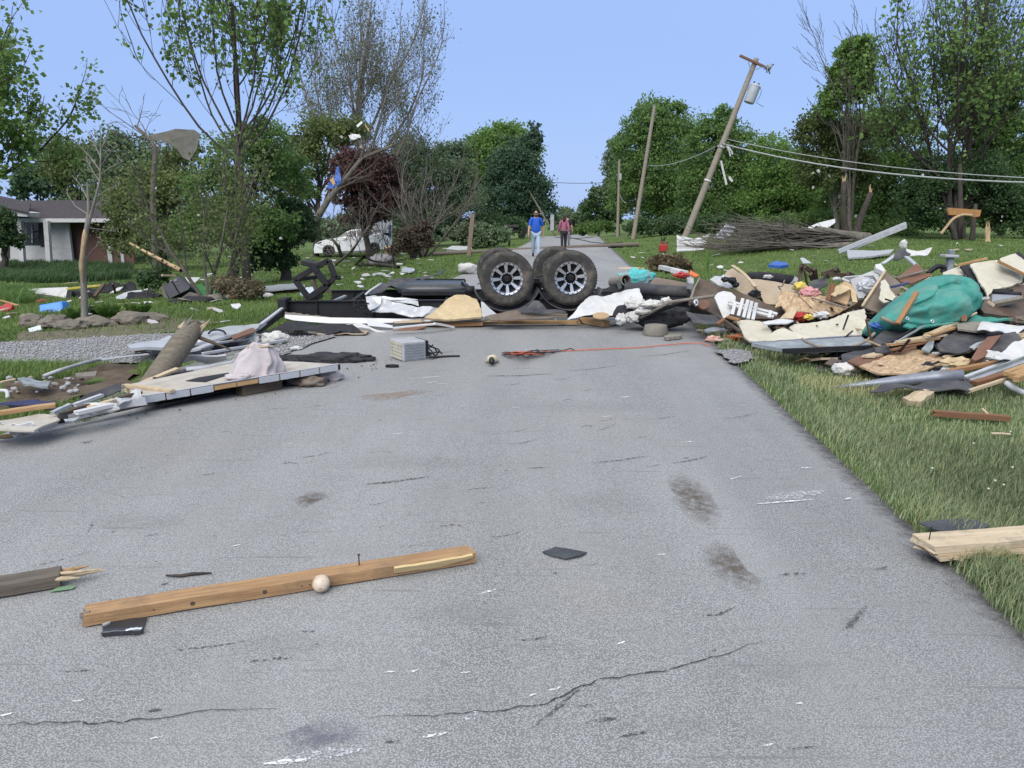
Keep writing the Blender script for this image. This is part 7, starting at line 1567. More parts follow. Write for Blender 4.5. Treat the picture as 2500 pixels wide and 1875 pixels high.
slab('handle_plate',M('grey_print',(.16,.17,.2),.5,.6,40,dirt=0),onplane([ZA(*p) for p in ((1465,975),(1490,965),(1497,985),(1472,995))],(pc[0] + Vector((0,-.02,0)),pc[1])),.004,parent=cabn)
mb = MB();mb.bar(*onplane([ZA(1450,990),ZA(1510,1090)],(pc[0] + Vector((0,-.02,0)),pc[1])),.02,.02);mb.build('seam',BLACK,cabn)
beam('leg',W_GREYW,onplane([ZA(1365,1040)],pc)[0],onplane([ZA(1415,1140)],pc)[0] + Vector((0,-.05,0)),.06,.06,parent=cabn)
LD('white_board',WHITEV,[(1560,955),(1690,958),(1640,1010),(1600,1015)],'white board behind the dark navy cabinet','board',.03,.3,off=.3,seed=67)
LD('green_sheet',M('green_plastic',(.02,.16,.035),.5,.2,5,bump=.1,dirt=.2),[(1638,1042),(1690,1010),(1760,1045),(1840,1100),(1830,1112),(1690,1112)],'bright green plastic sheet at the foot of the multi-stem tree','sheet',.02,.25,off=-.1,warp=.04,cuts=2,seed=68)
LD('weathered_board',W_GREYW,[(1530,1130),(1600,1080),(1680,1100),(1700,1140),(1560,1150)],'weathered board below the green sheet','board',.04,.3,seed=69)
for k,(x_,y_,wx,hz,mt,lab) in enumerate([(1620,1155,.42,.09,BLKCLOTH,'dark cloth heap below the dark navy cabinet'),(1740,1140,.2,.08,TAUPE,'brown cloth heap right of the dark cloth'),(1830,1135,.2,.1,CONC,'tan rock at the foot of the multi-stem tree'),(2020,1120,.22,.08,W_RED,'reddish rock right of the tan rock'),(1960,1115,.14,.09,CONC,'pale broken block between two rocks'),(350,1150,.12,.05,REDP,'small red toy in the shadow of the white box')]):
 p = G(*ZA(x_,y_ + 20));blob('debris_lump',mt,p + Vector((0,0,hz * .4)),(wx,.2,hz),amp=.4,seed=120 + k,sub=3,label=lab,cat='debris')
LD('red_toy',REDP,[(-20,1215),(60,1170),(105,1190),(90,1225),(0,1250)],'dark red toy car body at the left border','toy',.12,.2,seed=73)
beam('lumber_board',W_NEW,G(*ZA(0,1150),.1),G(*ZA(150,1195),.05),.06,.03,label='light board leaning on the red toy',cat='board')
slab('metal_siding',WHITEM,[G(*ZB(*q),.12) for q in ((118,712),(150,690),(430,660),(500,675),(495,700),(300,715),(130,722))],.03,warp=.02,cuts=2,label='long white siding piece on the lawn left of the hitch frame',cat='siding',seed=74)
slab('wall_piece',REDP,[G(*ZB(*q),.06) for q in ((330,715),(500,690),(500,705),(340,728))],.03,label='dark red trim under the long white siding piece',cat='trim',seed=75)
blob('white_bag',M('pale_blue_plastic',(.42,.46,.52),.4,.1,6),G(*ZB(550,745),.12),(.2,.14,.12),amp=.2,seed=76,floor=lambda x,y: g(x,y),label='pale blue bag on the lawn behind the hitch frame',cat='bag')
blob('white_bag',FLUFF,G(*ZB(165,770),.05),(.16,.1,.07),amp=.4,seed=77,sub=3,floor=lambda x,y: g(x,y),label='white plastic bag on the lawn left of the trailer end',cat='bag')
# uprooted dry foliage heaped at the tree foot
p_ = [lob(*ZA(2000,1060),15.4,40,22),lob(*ZA(1900,1030),15.6,26,20),lob(*ZA(2120,1080),15.2,30,18)]
lobed_tree('brush_heap','heap of dry brown torn foliage at the foot of the tall maple',G(*ZA(2000,1130)),p_,5000,.055,M_leaf('dry_leaf',(.06,.05,.03),(.15,.125,.08)),130,.03,M_BARK,40,.3,'heaps of torn foliage','brush')
p_ = [lob(*ZA(1250,1000),16.2,26,20),lob(*ZA(1330,960),16.4,24,22)]
lobed_tree('brush_heap','dark leafy branch heap behind the black bag',G(*ZA(1280,1060)),p_,3500,.06,L_DARK,131,.03,M_BARK,40,.3,'heaps of torn foliage','brush')
# ------------------------------------------------------------------ foreground lumber on the asphalt
def gz(p,z): return Z(*ZG(*p),z)
lum = T('lumber_plank','long brown plank with nails and a porcelain knob on the asphalt','plank',gz((1150,300),0))
a_,b_ = gz((372,372),.045),gz((1950,118),.045)
a_ = gz((355,378),.03);b_ = gz((1962,122),.03)
W_MAIN = M_wood('plank_main',(.43,.27,.135),(.25,.14,.068),dirt=.36,dcol=(.14,.10,.07))
beam('plank_body',W_MAIN,a_,b_,.092,.046,parent=lum,rag=.006,seed=3,seg=14)
dv = (b_ - a_).normalized();sv = Vector((dv.y,-dv.x,0));
slab('split_face',M_wood('split_yellow',(.60,.47,.26),(.46,.33,.16),dirt=.1),[gz((1640,188),.052),gz((1800,150),.054),gz((1966,135),.05),gz((1966,145),.035),gz((1810,172),.02),gz((1640,205),.025)],.012,parent=lum,rag=.004)
for k,f in enumerate((.245,.42)):
 mb = MB();p = a_.lerp(b_,f) + sv * .047 + Vector((0,0,.0));mb.lathe([(.0,.0),(.006,.0006),(.009,.0)],p,sv,12);mb.build('knot',W_DARKW,lum)
for f in (.155,.515,.535):
 mb = MB();p = a_.lerp(b_,f) + sv * .047;mb.lathe([(0,.001),(.003,0)],p,sv,8);mb.build('nail_hole',BLACK,lum)
mb = MB();p = gz((1492,168),.055);mb.tube([p - Vector((0,0,.01)),p + Vector((0,0,.045))],.003,6);mb.tube([p + Vector((0,0,.044)),p + Vector((0,0,.048))],.006,8);mb.build('nail',M('rusty_nail',(.06,.035,.025),.8),lum)
for k in range(9):
 q = a_ + sv * R.uniform(-.05,.05) + Vector((0,0,R.uniform(-.02,.022)));mb = MB();e = q - dv * R.uniform(.005,.025);mb.tube([q + dv * .02,e],[.010,.004],5);mb.build('splinter',W_GREYW,lum)
kp = gz((1334,250),.036)
knob = blob('insulator_knob',M('porcelain_chipped',(.56,.47,.36),.4,.1,8,bump=.1,dirt=.5,dcol=(.16,.07,.04),dscale=28,spec=.5),kp + Vector((0,0,.004)),(.036,.034,.036),amp=.03,seed=2,sub=4,label='round chipped porcelain knob resting against the plank',cat='knob')
slab('bark_shred',W_PALE,[gz((1495,228),.006),gz((1540,205),.012),gz((1595,208),.012),gz((1570,222),.005)],.006,rag=.003,label='small pale wood shred beside the plank',cat='splinter')
lp = T('broken_plank','weathered broken plank with splintered end at the left border','plank',gz((100,250),0))
a_,b_ = gz((-160,285),.035),gz((255,215),.035);beam('plank_body',M_wood('plank_weathered',(.17,.14,.11),(.075,.06,.048),dirt=.2),a_,b_,.10,.055,parent=lp,seed=5)
for k,(p,q,w) in enumerate((((190,225),(435,190),.028),((200,210),(370,172),.022),((230,228),(330,222),.02),((180,205),(260,190),.016),((250,205),(420,186),.014))):
 m = MB();m.tube([gz(p,.03 + .006 * k),gz(((p[0] + q[0]) / 2,(p[1] + q[1]) / 2),.035 + .006 * k),gz(q,.03 + .006 * k)],[w * .55,w * .45,.003],6);m.build('splinter',W_PALE if k % 2 == 0 else W_NEW,lp)
slab('green_leaf',M_leaf('pale_leaf',(.16,.26,.16),(.2,.3,.19)),[gz(q,.008) for q in ((205,280),(240,262),(290,254),(318,255),(300,268),(240,277))],.002,warp=.01,cuts=2,label='single pale green leaf on the asphalt below the broken plank',cat='leaf')
bm_ = T('black_bracket','black metal bracket with a bright edge under the plank end','bracket',gz((520,440),0))
slab('plate',M('blue_black_metal',(.05,.055,.065),.35,.2,6,metal=.5,dirt=.2),[gz(q,.01) for q in ((425,410),(480,395),(610,385),(600,415),(590,440),(430,450))],.008,parent=bm_)
beam('rolled_edge',MATS['blue_black_metal'],gz((425,450),.014),gz((595,440),.016),.022,.02,parent=bm_);beam('bright_edge',WHITEM,gz((520,438),.026),gz((592,430),.026),.012,.006,parent=bm_)
slab('bright_tab',WHITEM,[gz(q,.016) for q in ((424,412),(460,402),(455,408),(432,418))],.006,parent=bm_)
ob = MB();ob.tube([gz(q,.008) for q in ((690,212),(750,214),(800,206),(880,202))],[.004,.007,.008,.003],6);ob.build('dark_twig',M_BARKD,smooth=True,label='dark twig lying on the asphalt behind the long plank',cat='twig')
slab('roof_shingle',MATS['shingle_grit'],[Z(*S_(*q),.012) for q in ((1172,1190),(1200,1181),(1268,1192),(1255,1200),(1222,1206),(1190,1198))],.006,rag=.003,warp=.012,cuts=2,label='small dark shingle scrap alone on the asphalt',cat='shingle',seed=81)
# ------------------------------------------------------------------ poles, cables, fallen pole
W_POLE = M_wood('pole_grey',(.33,.29,.235),(.19,.16,.125),gscale=.6,dirt=.25)
W_POLED = M_wood('pole_brown',(.20,.165,.125),(.11,.09,.07),gscale=.6,dirt=.3)
GPL = 'utility poles along the right of the road'
def pole(label,base,top,r0,r1,name='utility_pole',mat=None,n=14):
 o = T(name,label,'utility pole',base,GPL);b = base + (base - top).normalized() * .3;d = top - b
 me = MB();me.tube([b.lerp(top,f) for f in (0,.25,.5,.75,1)],[r0,r0 + (r1 - r0) * .25,(r0 + r1) / 2,r0 + (r1 - r0) * .75,r1],n)
 # local X along the pole for the grain
 ob = me.build('pole_shaft',mat or W_POLE,o,True,auto=True);return o
Yp = 40.0
pb,pt = V(1664,592,Yp),V(1847,143,Yp);pb.z = g(pb.x,pb.y)
lp_ = pole('leaning utility pole carrying a transformer, tilted hard to the right',pb,pt,.175,.12)
ax = (pt - pb).normalized();side = Vector((ax.z,0,-ax.x))
def onp(px,py,dy=0): return V(px,py,Yp + dy)
m_ = MB();m_.bar(onp(*ZL(1348,118),-.16),onp(*ZL(1545,208),-.16),.10,.13,(0,1,0));m_.build('crossarm',W_RED,lp_)
for a,b in (((1412,150),(1440,245)),((1530,205),(1480,235))):
 m_ = MB();m_.bar(onp(*ZL(*a),-.2),onp(*ZL(*b),-.2),.04,.02,(0,1,0));m_.build('arm_brace',GREYD,lp_)
tc_ = onp(*ZL(1442,430),-.12);tr_ = T('transformer',None,None,tc_);tr_.parent = lp_;tr_.location = tc_ - ORG[lp_.name]
m_ = MB();h_ = .42;m_.lathe([(0,-h_),(.24,-h_),(.26,-h_ + .04),(.26,h_ - .06),(.275,h_ - .06),(.275,h_),(.2,h_ + .06),(0,h_ + .08)],tc_ + side * .03,ax,24);m_.build('tank',M('transformer_grey',(.38,.41,.43),.4,.1,5,bump=.03,dirt=.2),tr_,True,auto=True)
for q in (-.12,.12):
 m_ = MB();m_.lathe([(.03,0),(.05,.03),(.03,.06),(.05,.09),(.03,.12),(0,.14)],tc_ + side * (.03 + q) + ax * (h_ + .04),ax,10);m_.build('bushing',BLACK,tr_,True)
m_ = MB();m_.bar(onp(*ZL(1375,385),-.05),onp(*ZL(1420,380),-.05),.2,.08,(0,1,0));m_.build('clamp',GREYD,tr_)
m_ = MB();m_.tube([onp(*ZL(*q),-.2) for q in ((1500,370),(1525,400),(1510,450),(1480,500),(1540,535))],.012,5);m_.build('loose_wire',BLACK,lp_,True)
for k in range(6):
 q = onp(*ZL(1560 + R.uniform(-15,35),215 + R.uniform(-20,20)),-.2);m_ = MB();m_.tube([q,q + Vector((R.uniform(-.2,.2),0,R.uniform(-.3,.1)))],[.05,.03],6);m_.build('insulator',BLACK if k % 2 else GREYD,lp_,True)
m_ = MB();m_.tube([onp(*ZL(1580,230),-.2),onp(*ZL(1605,190),-.2)],[.09,.08],8);m_.build('insulator',GREYD,lp_,True)
for py in (800,1060):
 c = pb.lerp(pt,(1580 - py) / 1440);m_ = MB();m_.lathe([(.15,-.05),(.185,-.05),(.185,.05),(.15,.05)],c,ax,16);m_.build('cable_band',WHITEV,lp_,True)
for k,pts in enumerate([((1195,970),(1215,1060),(1240,1165)),((1240,850),(1262,890),(1272,935)),((1250,850),(1280,890),(1290,920))]):
 m_ = MB();P = [onp(*ZL(*q),-.25) for q in pts]
 for a,b in zip(P,P[1:]): m_.bar(a,b,.02,.10 if k == 0 else .07,(1,0,0))
 m_.build('hanging_strip',WHITEV,lp_)
slab('caught_scrap',WHITEV,[onp(*ZL(*q),-.3) for q in ((1255,1100),(1270,1095),(1295,1130),(1285,1145),(1262,1125))],.02,label='white scrap caught beside the leaning pole',cat='scrap')
Yq = 60.0;b2_,t2_ = V(*ZL(485,1562),Yq),V(*ZL(658,525),Yq);b2_.z = g(b2_.x,b2_.y);pole('bare utility pole leaning slightly right, second nearest',b2_,t2_,.17,.12)
Yr = 72.0;b3_,t3_ = V(*ZL(358,1535),Yr),V(*ZL(372,960),Yr);b3_.z = g(b3_.x,b3_.y);p3 = pole('straight far utility pole with a small box on its side',b3_,t3_,.14,.10)
m_ = MB();m_.box(V(*ZL(378,1100),Yr - .25),(.2,.24,.6));m_.build('meter_box',GREYG,p3)
Ys = 125;b4_,t4_ = V(*ZL(270,1540),Ys),V(*ZL(265,1250),Ys);pole('thin dark pole standing before the far right trees',b4_,t4_,.14,.1,mat=W_POLED)
b5_,t5_ = V(*ZK(1150,1040),78),V(*ZK(1150,600),78);b5_.z = g(b5_.x,b5_.y);pole('thin dark pole in front of the tall pine',b5_,t5_,.13,.1,mat=W_POLED)
b6_,t6_ = V(*ZK(1400,1165),70),V(*ZK(1155,740),74);m_ = MB();m_.tube([b6_,t6_],.07,8);m_.build('fallen_mast',W_POLED,smooth=True,label='thin pole slanting down across the pine to the road',cat='pole')
# cables
CABLE = M('cable_pale',(.34,.35,.34),.6,.1,5,bump=0,dirt=.2)
def sag(a,b,s,n=14): return [a.lerp(b,i / n) + Vector((0,0,-s * 4 * (i / n) * (1 - i / n))) for i in range(n + 1)]
def cable(label,a,b,s,r,mat=CABLE):
 m_ = MB();m_.tube(sag(a,b,s),r,6);m_.build('overhead_cable',mat,smooth=True,label=label,cat='cable',group='cables on the leaning pole')
cable('thick pale cable sagging from the leaning pole to the right edge',onp(*ZL(1200,830),-.2),V(2640,448,26),.45,.035)
cable('thin upper cable from the leaning pole to the right edge',onp(*ZL(1245,795),-.2),V(2640,440,27),.35,.02,CABLE)
cable('pale cable between the leaning pole and the next pole',onp(*ZL(1185,840),-.2),V(*ZL(600,1008),Yq),.35,.028)
cable('second thin cable between the leaning pole and the next pole',onp(*ZL(1180,830),-.2),V(*ZL(600,985),Yq),.9,.014,M('cable_dark',(.05,.05,.055),.6))
cable('lone cable crossing the gap above the road',V(1330,444,80),V(1470,446,96),.1,.03,MATS['cable_dark'])
cable('short loose wire hanging from the far straight pole',V(*ZL(372,1240),Yr),V(*ZL(430,1312),Yr),.2,.03)
# fallen pole across the road
fa,fb = G(1120,617,.1),G(1557,597,.12);fl_ = T('fallen_pole','grey utility pole fallen flat across the road behind the wheels','utility pole',fa)
m_ = MB();m_.tube([fa + (fb - fa) * f for f in (-.12,.2,.6,1)],[.09,.10,.12,.13],14);m_.build('pole_shaft',W_POLED,fl_,True,auto=True)
for k in range(5):
 q = G(*ZC(1330 + k * 14,432),.1);cord('loose_wire',CORDB,[q,q + Vector((.2,-.1,.08)),q + Vector((.4,0,.02))],.03,None,parent=fl_)
cord('downed_wire',CORDB,[G(*ZC(*q),.03) for q in ((1000,345),(1130,370),(1200,385),(1350,395),(1450,385))],.025,'downed black wire lying on the road beyond the fallen pole','wire')
cord('downed_wire',CORDB,[G(*ZC(*q),.03) for q in ((880,340),(1000,352),(1110,350),(1210,340))],.025,'downed black wire at the top of the road','wire')
# snapped square post, mailboxes
a_,b_ = G(*ZC(148,505)),V(*ZC(187,150),G(*ZC(148,505)).y)
sp_ = T('snapped_post','snapped square wooden post leaning right on the left verge','post',a_)
beam('post_body',W_RED if False else M_wood('post_wood',(.27,.20,.15),(.15,.11,.08),dirt=.2),a_ - Vector((0,0,.2)),b_,.17,.17,(0,1,0),sp_,rag=.05,seed=7)
mb_ = G(*ZC(495,415));ml = T('mailbox','black mailbox on a post left of the road','mailbox',mb_);Ym = mb_.y
m_ = MB();m_.bar(mb_ - Vector((0,0,.1)),V(*ZC(495,290),Ym),.12,.12);m_.build('post',BLACK,ml)
c_ = V(*ZC(513,262),Ym);prof = [(cos(t) * .17,sin(t) * .14 + .02) for t in [pi * k / 8 for k in range(9)]];m_ = MB()
m_.prism([c_ + Vector((-.42,x_,h_)) for x_,h_ in prof] + [c_ + Vector((-.42,.17,-.17)),c_ + Vector((-.42,-.17,-.17))][::1],(.84,.1,0));m_.build('box',BLACK,ml)
m_ = MB();m_.box(c_ + Vector((0,0,-.2)),(.6,.3,.05));m_.build('shelf',BLACK,ml)
q_ = G(*ZC(600,355));m_ = MB();m_.prism([V(*ZC(*p),q_.y) for p in ((590,355),(605,270),(640,250),(650,270),(625,355))],(0,.3,0));m_.build('tipped_bin',BLACK,label='tipped black bin standing behind the mailbox',cat='bin')
# grey sign backs beyond the walkers
q_ = V(*ZK(1375,1110),66);MB().box(V(*ZK(1375,1040),66),(.3,.06,1.3)).build('grey_post_panel',GREYG,label='pale grey upright board far down the left road edge',cat='board')
# ------------------------------------------------------------------ right lawn debris
def RN(name,mat,pts,Y,dy,label,cat,thick=.02,z=ZN,**kw):
 P = [z(*q) for q in pts];lo = max(P,key=lambda q: q[1]);hi = min(P,key=lambda q: q[1]);mx_ = sum(q[0] for q in P) / len(P)
 return slab(name,mat,onplane(P,PL((mx_,lo[1]),Y,(mx_,hi[1]),Y + dy)),thick,label=label,cat=cat,**kw)
def yg(z,x,y): return G(*z(x,y)).y
yy_ = yg(ZD,200,510)
def corrugated(name,mat,corners,n,amp,label,cat):
 a,b,c,d = [Vector(p) for p in corners];m = MB();vs = [];nrm = (b - a).cross(d - a).normalized()
 for i in range(n + 1):
  for j in range(13):
   f,h = j / 12,i / n;p = a.lerp(b,f).lerp(d.lerp(c,f),h);vs.append(p + nrm * (amp * sin(h * pi * 2 * (n / 4)) + .06 * noise.noise(p * 1.5)))
 m.add(vs,[(i * 13 + j,i * 13 + j + 1,(i + 1) * 13 + j + 1,(i + 1) * 13 + j) for i in range(n) for j in range(12)])
 o = m.build(name,mat,smooth=True,label=label,cat=cat);s_ = o.modifiers.new('t','SOLIDIFY');s_.thickness = .02;return o
corrugated('metal_siding',WHITEV,[V(*ZD(50,515),yy_),V(*ZD(340,495),yy_ + .3),V(*ZD(240,370),yy_ + .6),V(*ZD(55,325),yy_ + .4)],16,.03,'white ribbed siding sheet folded at the foot of the leaning pole','siding')
corrugated('metal_siding',WHITEV,[V(*ZD(240,500),yy_ + .1),V(*ZD(345,490),yy_ + .3),V(*ZD(418,305),yy_ + .5),V(*ZD(245,368),yy_ + .5)],16,.03,'white ribbed siding wing pointing right beside the leaning pole','siding')
corrugated('metal_siding',M('grey_roofing',(.32,.34,.37),.4,.2,5,metal=.4,dirt=.3),[V(*ZD(440,370),36),V(*ZD(600,380),36),V(*ZD(700,250),36.4),V(*ZD(600,195),36.4)],16,.05,'grey twisted roofing sheet left of the felled tree','siding')
RN('white_board',WHITEV,[(838,405),(920,370),(1025,345),(1027,368),(960,415)],34,1.0,'white sheet lying on top of the felled tree','sheet',.03)
bm2 = T('metal_beam','long white metal beam propped up at the end of the felled tree','beam',G(*ZN(1045,555)))
beam('web',WHITEM,G(*ZN(1045,552),.05),V(*ZN(1470,378),29.5),.16,.10,(0,1,0),bm2);beam('flange',GREYG,G(*ZN(1060,556),.02),V(*ZN(1472,392),29.4),.16,.05,(0,1,0),bm2)
RN('metal_siding',WHITEM,[(1100,540),(1300,545),(1395,535),(1370,560),(1250,580),(1110,590)],26.5,1.5,'flat white gutter section on the right lawn','siding',.06,rag=.02)
RN('bent_sheet',WHITEM,[(1310,625),(1390,570),(1400,560),(1400,585),(1340,625)],19.5,.6,'white bent sheet leg propped above the pile','sheet',.03)
RN('bent_sheet',TARP_GREY,[(1395,600),(1400,560),(1430,528),(1460,528),(1500,572),(1450,585)],19.3,.5,'grey folded roofing corner propped above the pile','sheet',.03,warp=.05,cuts=2)
RN('bent_sheet',WHITEV,[(1470,530),(1530,545),(1580,540),(1637,522),(1605,580),(1530,570),(1490,568)],19.6,.5,'white flapping sheet right of the grey folded corner','sheet',.02,warp=.06,cuts=2)
stick('lumber_board',WHITEM,(940,210),(1045,300),18.5,17.5,.10,.05,'short white post slanting below the flapping sheet','post',z=ZE)
blob('white_bag',FLUFF,V(*ZN(1455,505),20),(.09,.07,.13),amp=.4,seed=140,sub=3,label='white knotted bag on top of the folded roofing corner',cat='bag')
RN('white_board',WHITEM,[(805,590),(830,590),(878,622),(825,622)],20.5,.5,'white triangular sheet on the right lawn','sheet',.02)
RN('blue_tray',BLUEP,[(605,632),(650,608),(720,618),(735,632),(680,640)],20.8,.8,'blue plastic tray lying on the right lawn','tray',.08)
RN('orange_board',M('orange_board',(.24,.11,.028),.6,.2,5,dirt=.3),[(1730,285),(1740,275),(1945,290),(1935,330),(1890,335),(1880,325),(1740,320)],40,.3,'orange board caught level in the right thicket','board',.08)
cord('bent_branch',M_STRIPPED,[V(*ZN(*q),39) for q in ((1690,440),(1730,390),(1770,345),(1830,320),(1890,325))],.07,'peeled pale branch bent below the orange board','branch')
RN('white_board',WHITEV,[(1745,535),(1780,545),(1770,555)],22,.3,'small white board before the splintered trunks','board',.03)
RN('white_board',WHITEV,[(1800,490),(1785,510),(1770,520),(1790,495)],36,.2,'thin white strip among the splintered trunks','strip',.03)
p_ = G(*ZC(1795,470));cn = T('fuel_can','red plastic fuel can standing on the right lawn','fuel can',p_);m_ = MB();m_.box(p_ + Vector((0,0,.19)),(.38,.25,.34));m_.build('body',REDP,cn,bevel=.03);m_ = MB();m_.tube([p_ + Vector((-.1,0,.36)),p_ + Vector((-.1,0,.46)),p_ + Vector((.1,0,.46)),p_ + Vector((.1,0,.36))],.03,6);m_.build('handle',REDP,cn);m_ = MB();m_.tube([p_ + Vector((.15,0,.36)),p_ + Vector((.2,0,.5))],.03,6);m_.build('spout',BLACK,cn)
RN('white_board',WHITEV,[(1735,482),(1840,478),(1830,488),(1740,490)],yg(ZC,1790,488),.4,'thin white board lying before the red fuel can','board',.03,z=ZC)
RN('flat_board',W_PALE,[(1400,600),(1500,592),(1640,600),(1630,612),(1420,608)],yg(ZC,1500,610),.5,'flat pale board lying on the road edge behind the pile','board',.03,z=ZC)
stick('white_pipe',WHITEV,(1770,595),(1990,645),17.5,16.0,.09,.09,'white pipe lying on the verge behind the pile','pipe',z=ZC)
p_ = [lob(*ZC(1830,570),19.5,34,14),lob(*ZC(1760,575),20,22,10),lob(*ZC(1920,585),19,25,9)]
lobed_tree('dry_tussock','brown dry grass tussock on the right verge behind the pile',G(*ZC(1830,600)),p_,6000,.11,M_leaf('dry_brown',(.06,.05,.028),(.15,.12,.07)),150,.02,M_BARK,40,.3,'tussocks on the verge','tussock',limbs=False)
plant(*ZC(1790,400),.22,.5,24,11,'small weedy sapling on the right lawn',L_DARK)
plant(*ZD(370,780),.1,.8,9,12,'tall thin weed growing behind the cabinet panel',L_BRIGHT)
# ------------------------------------------------------------------ left lawn pieces
RN('white_board',WHITEM,[(1690,372),(1740,345),(1905,350),(1910,375),(1800,382)],yg(ZB,1800,395),.5,'white flat cargo lid behind the snapped square post','lid',.2,z=ZB)
blob('white_bag',FLUFF,G(*ZB(1870,535),.15),(.26,.2,.15),amp=.35,seed=141,sub=3,floor=lambda x,y: g(x,y),label='heap of white plastic bags at the left road edge',cat='bag')
RN('white_board',WHITEV,[(1790,545),(1935,535),(1940,552),(1800,556)],yg(ZB,1850,560),.4,'white board under the heap of plastic bags','board',.05,z=ZB)
slab('oval_lid',M('pale_print',(.46,.48,.52),.4,.35,20),[G(*ZB(1370 + 58 * cos(t),547 + 18 * sin(t)),.08) for t in [k * pi / 10 for k in range(20)]],.03,label='white oval dish lying on the left lawn',cat='dish')
cord('curved_trim',WHITEV,[G(*ZB(*q),.05) for q in ((1080,595),(1105,588),(1140,586),(1175,595))],.05,'curved white moulding lying on the left lawn','trim')
cb_ = T('cardboard_box','small brown cardboard box on the left lawn near the car','box',G(*ZO(1210,1135)));q_ = G(*ZO(1215,1105));m_ = MB();m_.box(q_ + Vector((0,.1,.32)),(.5,.45,.46),Matrix.Rotation(.3,3,'Z'));m_.build('carton',CARD,cb_);m_ = MB();m_.box(q_ + Vector((.05,-.15,.57)),(.5,.25,.02),Matrix.Rotation(.5,3,'X'));m_.build('flap',CARD,cb_)
blob('grey_bag',M('grey_bag',(.22,.21,.22),.6,.2,6),G(*ZO(1110,1140),.2),(.5,.3,.3),amp=.35,seed=142,sub=3,floor=lambda x,y: g(x,y),label='grey bag slumped left of the small cardboard box',cat='bag')
RN('cream_sheet',CREAM,[(500,1150),(540,1140),(560,1190),(520,1215),(495,1190)],27,.3,'cream torn sheet behind the hitch frame','sheet',.03,z=ZO)
RN('tan_box',TAN,[(350,1200),(400,1120),(460,1115),(440,1150),(390,1210)],26,.3,'tan torn board behind the hitch frame','board',.03,z=ZO)
# scattered small white scraps
def scraps(n,zone,label,seed,grp):
 rg = random.Random(seed);base = []
 for k in range(n):
  x_,y_ = rg.uniform(zone[0],zone[2]),rg.uniform(zone[1],zone[3]);p = G(x_,y_,.05);r_ = rg.uniform(.04,.11) * max(1,p.y / 22);s_ = p.x - RD * p.y
  if -3.3 < s_ < 1.8 or p.y > 70: continue
  P = [p + Vector((cos(t) * r_ * rg.uniform(.6,1.6),sin(t) * r_ * 1.2 * rg.uniform(.6,1.4),rg.uniform(0,.09))) for t in (0,1.3,2.6,3.9,5.1)]
  slab('litter_scrap',WHITEV if rg.random() < .75 else (SHEETW if rg.random() < .5 else TAN),P,.012,label=label,cat='litter',group=grp,seed=k)
scraps(60,(820,640,1180,745),'small white scrap scattered on the lawn left of the road',1,'litter on the left lawn')
scraps(30,(640,600,1150,660),'small pale scrap scattered on the lawn around the car',2,'litter around the parked car')
scraps(26,(0,690,640,800),'small pale scrap scattered between debris row and rocks',3,'litter by the garden rocks')
scraps(40,(1540,600,2480,700),'small pale scrap scattered on the lawn right of the road',4,'litter on the right lawn')
scraps(16,(300,620,640,690),'small pale scrap lying among the left debris row',5,'litter in the left debris row')
rg = random.Random(8)
def tree_scraps(n,zone,Y,label,grp,seed):
 rg = random.Random(seed)
 for k in range(n):
  p = V(rg.uniform(zone[0],zone[2]),rg.uniform(zone[1],zone[3]),Y + rg.uniform(-1,1));r_ = rg.uniform(.03,.10) * Y / 40
  P = [p + Vector((cos(t) * r_ * rg.uniform(.5,1.5),rg.uniform(-.05,.05),sin(t) * r_ * rg.uniform(.5,1.3))) for t in (0,1.3,2.6,3.9,5.1)]
  slab('caught_scrap',WHITEV,P,.01,label=label,cat='litter',group=grp,seed=k)
tree_scraps(12,(830,330,960,500),42,'white scrap caught in the toppled dark red crown','litter caught in the left trees',1)
tree_scraps(14,(1980,400,2130,540),50,'white scrap caught in the thicket on the right','litter caught in the right trees',2)
tree_scraps(14,(330,420,700,600),23,'white scrap caught in the foliage behind the tall young maple','litter caught in the near left trees',3)
tree_scraps(12,(2250,420,2470,560),44.5,'white scrap caught around the splintered right trunks','litter caught around the splintered trunks',4)
RN('blue_cloth',BLUEP,[(480,290),(500,200),(560,160),(580,30),(610,30),(640,180),(640,230),(560,270),(520,295)],38,.3,'torn blue cloth hanging in the broken left tree','cloth',.02,z=ZO,warp=.1,cuts=2)
RN('tan_sheet',W_NEW,[(505,190),(545,150),(570,230),(545,255)],37.6,.2,'tan board wedged behind the torn blue cloth','board',.04,z=ZO)
RN('white_board',WHITEV,[(1005,1145),(1040,1125),(1090,1130),(1115,1160),(1060,1170),(1020,1168)],40,.3,'white sheet caught high in the broken left tree','sheet',.03,z=ZJ,warp=.1,cuts=2)
RN('white_board',WHITEV,[(1070,1060),(1115,1020),(1125,1035),(1085,1072)],40,.3,'smaller white sheet above the caught white sheet','sheet',.03,z=ZJ)
RN('orange_board',W_NEW,[(1140,1055),(1155,1060),(1190,1110),(1178,1112)],40,.1,'snapped yellow branch wood high in the broken tree','branch',.06,z=ZJ)
RN('grey_membrane',TARP_GREY if False else M('membrane_olive',(.11,.105,.09),.8,.3,3,bump=.2),[(1245,1160),(1290,1130),(1480,1090),(1640,1095),(1690,1130),(1660,1260),(1600,1355),(1540,1330),(1480,1240),(1350,1180),(1300,1190),(1250,1240)],30,.4,'large grey membrane draped high in the left trees','membrane',.02,z=ZI,warp=.05,cuts=3,wscale=1.5)
fallen_limb('broken_branch','grey snapped trunk holding up the draped membrane',[onground(375,30.3),V(*ZI(1290,1700),30.3),V(*ZI(1300,1450),30.3),V(*ZI(1310,1240),30.3),V(*ZI(1250,1160),30.3),V(*ZI(1140,1060),30.4)],.13,.05,M_BARK,161,6,None,'fallen branches','branch')
